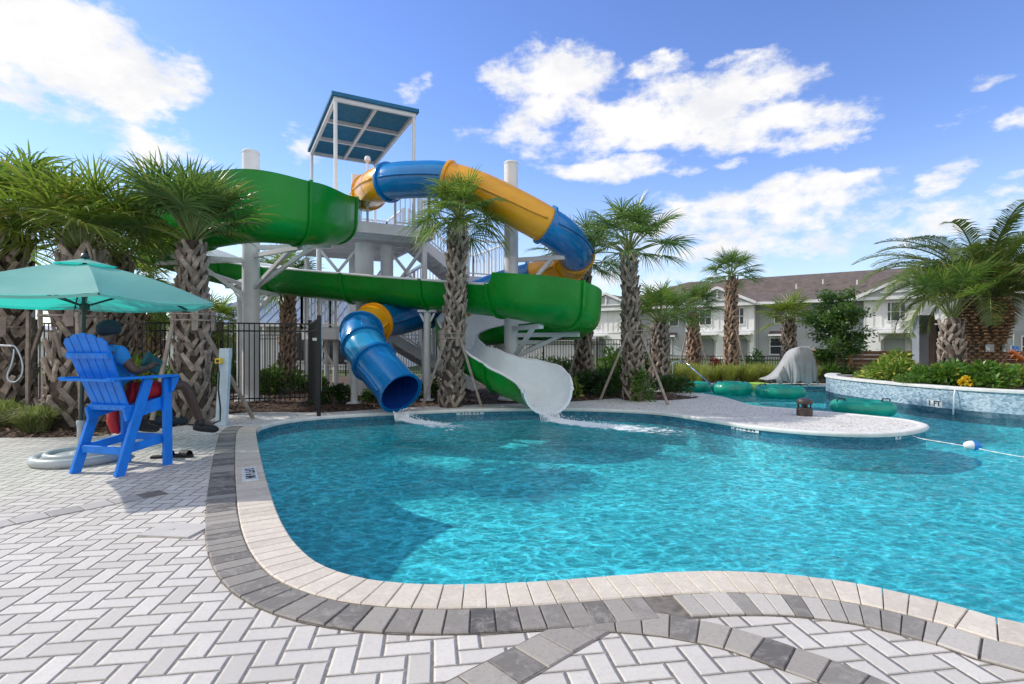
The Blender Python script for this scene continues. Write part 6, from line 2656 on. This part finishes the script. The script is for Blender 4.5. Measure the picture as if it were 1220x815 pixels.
EV, RG = 5.75, 8.85
bays = [(0.0, 5.6, [(0.9, 2.9)]), (12.0, 18.6, [(12.9, 15.0), (16.2, 18.2)]), (27.6, 34.0, [(28.8, 31.0)]), (42.0, 48.4, [(43.0, 45.2)])]
recess = [(5.6, 12.0), (18.6, 27.6), (34.0, 42.0), (48.4, 56.0)]
m = MB()
hbox(m, 0.02, 56, -9, -0.01, 0, EV)
m.build('rear_wall', M['stucco'], th)
for s0, s1 in recess:
    m = MB()
    hbox(m, s0, s1, -0.008, 0.12, 0, EV - .02)
    m.build('siding_wall', M['siding_grey'], th)
for s0, s1, ops in bays:
    m = MB()
    # lower storey: piers and header around the porch openings
    xs = [s0] + [q for o_ in ops for q in o_] + [s1]
    for k in range(0, len(xs), 2):
        hbox(m, xs[k], xs[k + 1], 0.0, 1.2, 0, 2.55)
    hbox(m, s0, s1, -.006, 1.2, 2.552, 2.98)
    m.build('porch_wall', M['stucco'], th)
    for a, b in ops:
        m = MB()
        hbox(m, a + .3, b - .5, .03, .10, .05, 2.2)
        dr = m.build('porch_door', M['sage_grey'], th)
        m = MB()
        hbox(m, a, a + .04, .13, 1.19, 2.0, 2.548)
        hbox(m, b - .04, b, .13, 1.19, 2.0, 2.548)
        m.build('porch_trim', M['white_paint'], th)
        # chamfered corners of the opening
        m = MB()
        for e, sg in ((a, 1), (b, -1)):
            pts = [Hs(e, 1.19, 2.55), Hs(e + sg * .55, 1.19, 2.55), Hs(e, 1.19, 2.0), Hs(e, .9, 2.55), Hs(e + sg * .55, .9, 2.55), Hs(e, .9, 2.0)]
            m.add(pts, [(0, 1, 2), (5, 4, 3), (0, 3, 4, 1), (1, 4, 5, 2), (2, 5, 3, 0)])
        m.build('arch_corner', M['stucco'], th)
        m = MB()
        hbox(m, a - .25, b + .25, 1.21, 2.05, 2.62, 2.78)
        aw = m.build('porch_canopy', M['white_paint'], th)
        m = MB()
        for e in (a - .1, b + .1):
            m.beam(Hs(e, 1.22, 1.95), Hs(e, 1.95, 2.60), .10, .10)
        m.build('canopy_bracket', M['white_paint'], aw)
    m = MB()
    hbox(m, s0, s1, -.004, 1.2, 3.18, EV - .01)
    ub_ = m.build('upper_wall', M['stucco'], th)
    m = MB()
    n = int((s1 - s0) / .62)
    for k in range(n + 1):
        s = s0 + (s1 - s0) * k / n
        hbox(m, s - .035, s + .035, 1.203, 1.245, 3.2, EV - .05)
    m.build('batten', M['white_paint'], ub_)
    m = MB()
    hbox(m, s0 - .03, s1 + .03, -.002, 1.26, 2.984, 3.176)
    m.build('belt_course', M['white_paint'], th)
# corner boards / downpipes
for s, dd_ in ((5.72, .25), (11.88, .25), (18.72, .25), (27.48, .25), (34.12, .25), (41.9, .25)):
    m = MB()
    hbox(m, s - .09, s + .09, .125, dd_, 0, EV - .03)
    m.build('downpipe', M['sage_grey'], th)


def window(s, z0, z1, w, d, mull=1):
    f = MB()
    t = .09
    hbox(f, s - w / 2 - t, s + w / 2 + t, d + .003, d + .075, z1, z1 + t * 1.3)
    hbox(f, s - w / 2 - t * 1.3, s + w / 2 + t * 1.3, d + .003, d + .10, z0 - t, z0)
    for x in (s - w / 2 - t, s + w / 2):
        hbox(f, x, x + t, d + .003, d + .075, z0 + .001, z1 - .001)
    hbox(f, s - w / 2 + .001, s + w / 2 - .001, d + .004, d + .06, (z0 + z1) / 2 - .03, (z0 + z1) / 2 + .03)
    for k in range(1, mull):
        x = s - w / 2 + w * k / mull
        hbox(f, x - .06, x + .06, d + .005, d + .07, z0 + .002, z1 - .002)
    fo = f.build('window', M['white_paint'], th)
    g_ = MB()
    hbox(g_, s - w / 2, s + w / 2, d + .002, d + .02, z0, z1)
    g_.build('pane', M['dark_glass'], fo)


for s, d, w, mu in ((1.5, 1.2, 1.0, 1), (14.0, 1.2, 1.1, 1), (17.1, 1.2, 1.1, 1), (29.9, 1.2, 1.2, 1), (44.2, 1.2, 1.2, 1), (9.9, .12, 1.9, 2), (21.2, .12, 1.8, 2), (25.2, .12, 1.6, 2), (36.2, .12, 2.6, 3), (40.0, .12, 1.2, 1), (51.0, .12, 2.0, 2)):
    window(s, 3.72, 5.25, w, d, mu)
for s, w, mu in ((9.6, .9, 1), (20.4, 1.0, 1), (25.6, 1.0, 1), (35.6, 1.0, 1), (38.9, 1.8, 2), (52.0, 1.4, 1)):
    window(s, .75, 2.25, w, .12, mu)
for s in (10.0, 20.6, 25.4, 36.0, 39.0):
    m = MB()
    w = 1.5
    p = [Hs(s - w / 2, .125, 2.98), Hs(s + w / 2, .125, 2.98), Hs(s + w / 2, 1.0, 2.62), Hs(s - w / 2, 1.0, 2.62)]
    m.hexa([q - V((0, 0, .09)) for q in p] + p)
    a = m.build('awning', M['shingle'], th)
    m = MB()
    hbox(m, s - w / 2 - .02, s + w / 2 + .02, 1.002, 1.05, 2.50, 2.66)
    for e in (s - w / 2 + .08, s + w / 2 - .08):
        m.beam(Hs(e, .13, 1.95), Hs(e, .85, 2.55), .08, .08)
    m.build('awning_bracket', M['white_paint'], a)
# main roof with hip at the left
ov = 1.75
m = MB()
pts = [Hs(-.4, ov, EV), Hs(57, ov, EV), Hs(57, -4.5, RG), Hs(10.5, -4.5, RG), Hs(4.6, -3.6, EV + 1.7), Hs(-.4, -9.6, EV), Hs(57, -9.6, EV)]
m.add(pts, [(0, 1, 2, 3, 4), (4, 5, 0), (3, 2, 6, 5, 4)])
roof_ = m.build('roof', M['shingle'], th)
m = MB()
hbox(m, -.42, 57, ov - .06, ov + .02, EV - .24, EV + .03)
hbox(m, -.40, 57, .126, ov - .062, EV - .10, EV - .03)
m.build('fascia', M['white_paint'], roof_)
for sc, hw, pk in ((3.2, 3.6, 7.45), (15.3, 3.5, 7.35), (30.9, 3.9, 7.5), (45.2, 3.7, 7.5)):
    gb = MB()
    fr_ = 1.9
    a, b, c = Hs(sc - hw, fr_, EV), Hs(sc + hw, fr_, EV), Hs(sc, fr_, pk)
    bk = Hs(sc, -3.0, pk)
    bl, br = Hs(sc - hw, -.2, EV + .6), Hs(sc + hw, -.2, EV + .6)
    gb.add([a, c, bk, bl], [(0, 1, 2, 3)])
    gb.add([b, br, bk, c], [(0, 1, 2, 3)])
    g = gb.build('gable', M['shingle'], roof_)
    m = MB()
    m.add([Hs(sc - hw + .3, fr_ - .15, EV + .03), Hs(sc + hw - .3, fr_ - .15, EV + .03), Hs(sc, fr_ - .15, pk - .15)], [(0, 1, 2)])
    m.build('gable_wall', M['siding_grey'], roof_)
    m = MB()
    m.beam(Hs(sc - hw - .1, fr_ + .02, EV - .02), Hs(sc, fr_ + .02, pk + .03), .10, .26)
    m.beam(Hs(sc + hw + .1, fr_ + .025, EV - .02), Hs(sc, fr_ + .025, pk + .03), .10, .26)
    hbox(m, sc - .09, sc + .09, fr_ - .14, fr_ - .06, EV + .35, pk - .25)
    hbox(m, sc - hw * .55, sc + hw * .55, fr_ - .145, fr_ - .07, EV + .32, EV + .44)
    m.build('rake_trim', M['white_paint'], roof_)
m = MB()
c = Hs(13.4, -4.6, RG + .05)
m.lathe(c, [(.75, -.3), (.75, .15), (1.0, .2), (.65, .55), (.2, .7), (0, .72)], 12)
m.build('roof_vent', M['pale_blue_plastic'], roof_)
m = MB()
for s, d in ((22.0, -1.2), (24.2, -2.0), (27.0, -1.4), (33.5, -.8)):
    z = EV + (RG - EV) * (ov - d) / (ov + 4.5)
    m.tube([Hs(s, d, z - .1), Hs(s, d, z + .35)], .06, 8)
m.build('vent_pipe', M['white_paint'], roof_)


# =============================================================================
# clubhouse and cabanas behind the slides
# =============================================================================
def gable_house(name, label, x0, x1, y0, y1, eave, ridge, roofm, wallm, cat='building', base=-.2, windows=(), axis='x', over=.6, posts=0):
    t = thing(name, label, cat, ((x0 + x1) / 2, y0, base))
    m = MB()
    m.box(((x0 + x1) / 2, (y0 + y1) / 2, (base + eave) / 2), (x1 - x0, y1 - y0, eave - base))
    m.build('wall', M[wallm], t)
    m = MB()
    ym, xm = (y0 + y1) / 2, (x0 + x1) / 2
    o = over
    if axis == 'x':
        a = [V((x0 - o, y0 - o, eave)), V((x1 + o, y0 - o, eave)), V((x1 + o, y1 + o, eave)), V((x0 - o, y1 + o, eave)), V((x0 - o + (y1 - y0) * .5, ym, ridge)), V((x1 + o - (y1 - y0) * .5, ym, ridge))]
        m.add(a, [(0, 1, 5, 4), (2, 3, 4, 5), (1, 2, 5), (3, 0, 4)])
    else:
        a = [V((x0 - o, y0 - o, eave)), V((x1 + o, y0 - o, eave)), V((x1 + o, y1 + o, eave)), V((x0 - o, y1 + o, eave)), V((xm, y0 - o, ridge)), V((xm, y1 + o, ridge))]
        m.add(a, [(0, 4, 5, 3), (4, 1, 2, 5), (0, 1, 4), (2, 3, 5)])
    rf = m.build('roof', M[roofm], t)
    if roofm == 'metal_roof':
        n = int((x1 - x0) / .45)
        for k in range(n + 1):
            x = x0 - o + (x1 - x0 + 2 * o) * k / n
            f = min(1, (x - (x0 - o)) / max(.01, (y1 - y0) * .5), ((x1 + o) - x) / max(.01, (y1 - y0) * .5))
            top = V((x, y0 - o + (ym - y0 + o) * f, eave + (ridge - eave) * f + .02))
            if f < .02:
                continue
            m = MB()
            m.beam(V((x, y0 - o, eave + .02)), top, .03, .04)
            m.build('roof_seam', M[roofm], rf)
    m = MB()
    m.box((xm, y0 - o - .03, eave - .08), (x1 - x0 + 2 * o, .05, .2))
    m.box((xm, (y0 - o + y0) / 2, eave - .04), (x1 - x0 + 1.9 * o, o - .06, .03))
    m.build('fascia', M['white_paint'], rf)
    for wx, wz0, wz1, ww in windows:
        m = MB()
        tq = .09
        m.box((wx, y0 - .035, wz1 + tq / 2), (ww + 2 * tq, .06, tq))
        m.box((wx, y0 - .045, wz0 - tq / 2), (ww + 2 * tq, .08, tq))
        for s in (-1, 1):
            m.box((wx + s * (ww + tq) / 2, y0 - .034, (wz0 + wz1) / 2), (tq, .06, wz1 - wz0 - .002))
        m.box((wx, y0 - .03, (wz0 + wz1) / 2), (.05, .045, wz1 - wz0 - .004))
        wo = m.build('window', M['white_paint'], t)
        m = MB()
        m.box((wx, y0 - .012, (wz0 + wz1) / 2), (ww, .02, wz1 - wz0))
        m.build('pane', M['dark_glass'], wo)
    for k in range(posts):
        x = x0 - .2 + (x1 - x0 + .4) * k / max(1, posts - 1)
        m = MB()
        m.box((x, y0 - o + .1, (base + eave) / 2 - .08), (.18, .18, eave - base - .16))
        m.build('porch_post', M['white_paint'], t)
    return t


gable_house('clubhouse', 'long white clubhouse with blue-grey ribbed metal roof behind the slide tower', gp(222, 29).x, gp(470, 29).x, 29, 36, 2.50, 4.6, 'metal_roof', 'white_paint',
            windows=[(-14.4, .5, 2.0, 1.2), (-11.8, .5, 2.0, 1.2), (-9.4, .3, 2.1, 1.6)], posts=6)
gable_house('house', 'pale two-storey house seen through the tower stairs under the blue tube', gp(420, 44).x, gp(560, 44).x, 44, 52, 4.3, 6.3, 'shingle', 'siding_grey',
            windows=[(-9.6, 2.3, 3.6, 1.2), (-6.6, 2.3, 3.6, 1.2), (-12.0, .2, 1.7, 1.2), (-8.0, .2, 1.7, 1.2)])
gable_house('pump_house', 'low white utility building behind the right spiral and iron fence', gp(560, 27).x, gp(706, 27).x, 27, 31, 1.72, 2.3, 'metal_roof', 'white_paint', over=.25)
gable_house('cabana', 'white pool cabana with pale gable roof seen between the thick palm and the chair', gp(92, 38).x, gp(158, 38).x, 38, 42, 1.75, 2.75, 'white_paint', 'white_paint', axis='y', over=.4)
gable_house('cabana', 'white pool cabana seen just right of the seated person\'s cap', gp(172, 36).x, gp(236, 36).x, 36, 40, 1.75, 2.65, 'white_paint', 'white_paint', axis='y', over=.4)
gable_house('cabana', 'white cabana glimpsed left of the thickest palm', gp(20, 40).x, gp(82, 40).x, 40, 44, 1.8, 2.8, 'white_paint', 'white_paint', axis='y', over=.4)

# far tree belt on the skyline
m = MB()
rnd = random.Random(44)
for k in range(5200):
    x = rnd.uniform(-170, 170)
    hh = 2.6 + 1.5 * noise.noise(V((x * .06, 0, 0))) + .8 * noise.noise(V((x * .3, 5, 0)))
    p = V((x, 150 + rnd.uniform(-6, 6), rnd.random() ** .6 * max(.8, hh) - .2))
    s = rnd.uniform(.25, .7)
    d = V((rnd.gauss(0, 1), rnd.gauss(0, .5), rnd.gauss(0, 1))).normalized()
    e = d.cross(V((0, 1, 0))).normalized()
    m.add([p - d * s, p + e * s * .7, p + d * s, p - e * s * .7], [(0, 1, 2, 3)])
tag(m.build('treeline', M['tree_leaf']), 'low belt of trees on the far skyline', 'trees', kind='stuff')
# =============================================================================
# camera, sun, sky
# =============================================================================
cam_d = bpy.data.cameras.new('camera')
cam = bpy.data.objects.new('camera', cam_d)
COL.objects.link(cam)
cam.location = (0, 0, H)
cam.rotation_euler = (R(90), 0, 0)
cam_d.sensor_width = 36
cam_d.lens = 36 * F / 1220
cam_d.shift_y = 4.5 / 1220
cam_d.clip_end = 2000
cam_d.clip_start = 0.05
scene.camera = cam

SUN_EL, SUN_AZ = R(37.5), math.atan2(0.275, -0.961)      # towards the sun: left and a little beyond
to_sun = V((math.cos(SUN_AZ) * math.cos(SUN_EL), math.sin(SUN_AZ) * math.cos(SUN_EL), math.sin(SUN_EL)))
sd = bpy.data.lights.new('sun', 'SUN')
sd.energy = SUN_STRENGTH
sd.angle = R(0.5)
sd.color = (1.0, 0.94, 0.85)
so = bpy.data.objects.new('sun', sd)
COL.objects.link(so)
so.rotation_euler = (-to_sun).to_track_quat('-Z', 'Y').to_euler()
if CAUSTIC:
    sd.cycles.is_caustics_light = True

world = bpy.data.worlds.new('World')
scene.world = world
world.use_nodes = True
nt = NT(world.node_tree)
bg = nt.n['Background']
sky = nt.new('ShaderNodeTexSky')
sky.sky_type = 'NISHITA'
sky.sun_disc = False
sky.sun_elevation = SUN_EL
sky.sun_rotation = math.atan2(to_sun.x, to_sun.y)
sky.altitude = 10
sky.air_density = 1.0
sky.dust_density = 0.1
sky.ozone_density = 2.2
bg.inputs[1].default_value = SKY_STRENGTH
hs = nt.new('ShaderNodeHueSaturation')
hs.inputs['Hue'].default_value = 0.517
hs.inputs['Saturation'].default_value = 1.16
hs.inputs['Value'].default_value = 1.32
nt.l.new(sky.outputs[0], hs.inputs['Color'])
nt.l.new(hs.outputs[0], bg.inputs[0])
# clouds: banks given by azimuth / elevation, broken up by noise on the view direction
gen = nt.n.new('ShaderNodeTexCoord').outputs['Generated']
dx, dy, dz = nt.sep(gen)
az = nt.m('ARCTAN2', dx, dy)
el = nt.m('ARCSINE', dz)
n3 = nt.noise(nt.comb(az, nt.m('MULTIPLY', el, 2.0), 0), 7.0, 6, 0.62, out=1)
wx, wy, _ = nt.sep(nt.vm('SUBTRACT', n3, (0.5, 0.5, 0.5)))
azw = nt.m('ADD', az, nt.m('MULTIPLY', wx, 0.16))
elw = nt.m('ADD', el, nt.m('MULTIPLY', wy, 0.075))
CL = [(30, 20, 150, 50, 1.3), (75, 62, 135, 44, 1.35), (125, 98, 95, 32, 1.3), (150, 122, 58, 20, 1.1), (195, 94, 45, 13, .8), (10, 100, 60, 28, 1.0), (110, 140, 60, 16, .5), (-120, 60, 120, 40, .9),
      (178, 170, 50, 17, .9), (362, 172, 22, 17, .75), (492, 112, 17, 14, .65), (505, 100, 10, 10, .6),
      (655, 95, 62, 36, 1.0), (650, 135, 60, 30, .95), (625, 165, 55, 16, .7), (780, 78, 52, 13, .75), (862, 68, 36, 6, .6), (845, 110, 95, 30, 1.0), (800, 140, 110, 30, 1.0),
      (900, 150, 100, 22, .95), (975, 165, 45, 16, .9), (925, 103, 45, 10, .75), (700, 172, 110, 14, .7),
      (735, 198, 80, 14, .9), (668, 198, 35, 10, .6), (905, 232, 120, 18, .85), (960, 242, 100, 14, .75), (880, 268, 150, 22, .8), (800, 265, 70, 22, .7), (870, 300, 170, 16, .65), (760, 330, 110, 30, .55),
      (1120, 214, 34, 15, .95), (1016, 211, 20, 8, .85), (1190, 228, 18, 7, .6), (1212, 204, 25, 12, .7), (1110, 265, 90, 18, .65), (1150, 250, 60, 14, .6), (1215, 146, 30, 13, .7), (1120, 147, 45, 8, .4), (1180, 100, 20, 5, .35),
      (1330, 190, 90, 26, .9), (1420, 260, 120, 20, .8), (870, 193, 22, 6, .5), (580, 250, 60, 9, .35), (560, 330, 160, 16, .4), (-60, 190, 120, 20, .6), (200, 300, 200, 18, .45)]
acc = None
for cx_, cy_, rx, ry, w_ in CL:
    ux, uy = (cx_ - CX) / F, (HY - cy_) / F
    a0, e0 = math.atan(ux), math.atan(uy / math.hypot(1, ux))
    ra = max(0.012, rx / F / (1 + ux * ux))
    re = max(0.008, ry / F / math.hypot(1, ux) * math.cos(e0) ** 2)
    da = nt.m('MULTIPLY', nt.m('SUBTRACT', azw, a0), 1 / ra)
    de = nt.m('MULTIPLY', nt.m('SUBTRACT', elw, e0), 1 / re)
    d2 = nt.m('ADD', nt.m('MULTIPLY', da, da), nt.m('MULTIPLY', de, de))
    v = nt.m('MULTIPLY', nt.m('SUBTRACT', 1.15, nt.m('MULTIPLY', d2, 0.5)), w_)
    acc = v if acc is None else nt.m('SMOOTH_MAX', acc, v, 0.15)
fb = nt.noise(nt.comb(az, nt.m('MULTIPLY', el, 1.7), 0.3), 16.0, 9, 0.62)
dens = nt.m('ADD', acc, nt.m('MULTIPLY', nt.m('SUBTRACT', fb, 0.5), 2.3))
mask = nt.ramp(dens, 0.25, 1.05)
# faint veil towards the horizon
veil = nt.m('MULTIPLY', nt.ramp(el, 0.0, 0.34, 0.50, 0.0), 1.0)
shade = nt.noise(nt.comb(nt.m('ADD', az, 0.02), nt.m('MULTIPLY', nt.m('ADD', el, 0.012), 1.7), 0.3), 9.0, 5, 0.6)
ccol = nt.mix(nt.m('MULTIPLY', nt.ramp(shade, 0.45, 0.72), 0.55), (1.0, 0.99, 0.985), (0.70, 0.74, 0.84))
bg2 = nt.new('ShaderNodeBackground')
nt.put(bg2.inputs[0], ccol)
bg2.inputs[1].default_value = CLOUD_STRENGTH
bg3 = nt.new('ShaderNodeBackground')
bg3.inputs[0].default_value = (0.72, 0.85, 1.0, 1)
bg3.inputs[1].default_value = CLOUD_STRENGTH * 0.85
# unseen bright cloud added behind the camera as neutral fill light
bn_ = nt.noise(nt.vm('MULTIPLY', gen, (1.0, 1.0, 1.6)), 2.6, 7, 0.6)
rear_fill = nt.m('MULTIPLY', nt.ramp(dy, 0.22, -0.12), nt.ramp(nt.m('ADD', bn_, nt.m('MULTIPLY', nt.ramp(dy, 0.2, -0.7), 0.12)), 0.40, 0.56))
rear_fill = nt.m('MULTIPLY', rear_fill, nt.ramp(dz, -0.02, 0.04))
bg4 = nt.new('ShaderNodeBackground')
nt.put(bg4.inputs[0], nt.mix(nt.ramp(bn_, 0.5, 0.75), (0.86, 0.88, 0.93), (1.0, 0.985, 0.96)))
bg4.inputs[1].default_value = REAR_FILL
m1 = nt.new('ShaderNodeMixShader')
nt.put(m1.inputs[0], veil)
nt.l.new(bg.outputs[0], m1.inputs[1])
nt.l.new(bg3.outputs[0], m1.inputs[2])
m2 = nt.new('ShaderNodeMixShader')
nt.put(m2.inputs[0], mask)
nt.l.new(m1.outputs[0], m2.inputs[1])
nt.l.new(bg2.outputs[0], m2.inputs[2])
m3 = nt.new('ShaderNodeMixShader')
nt.put(m3.inputs[0], rear_fill)
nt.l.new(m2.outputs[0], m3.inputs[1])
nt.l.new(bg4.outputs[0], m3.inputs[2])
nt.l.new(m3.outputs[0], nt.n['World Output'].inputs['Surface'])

scene.view_settings.view_transform = 'Standard'
scene.view_settings.look = 'None'
scene.view_settings.exposure = EXPOSURE
scene.view_settings.gamma = 1.0
scene.view_settings.use_curve_mapping = False
cy = scene.cycles
cy.use_denoising = True
try:
    cy.denoiser = 'OPENIMAGEDENOISE'
except Exception:
    pass
cy.max_bounces = 10
cy.transparent_max_bounces = 16
cy.caustics_refractive = True
cy.caustics_reflective = False
cy.sample_clamp_indirect = 6.0
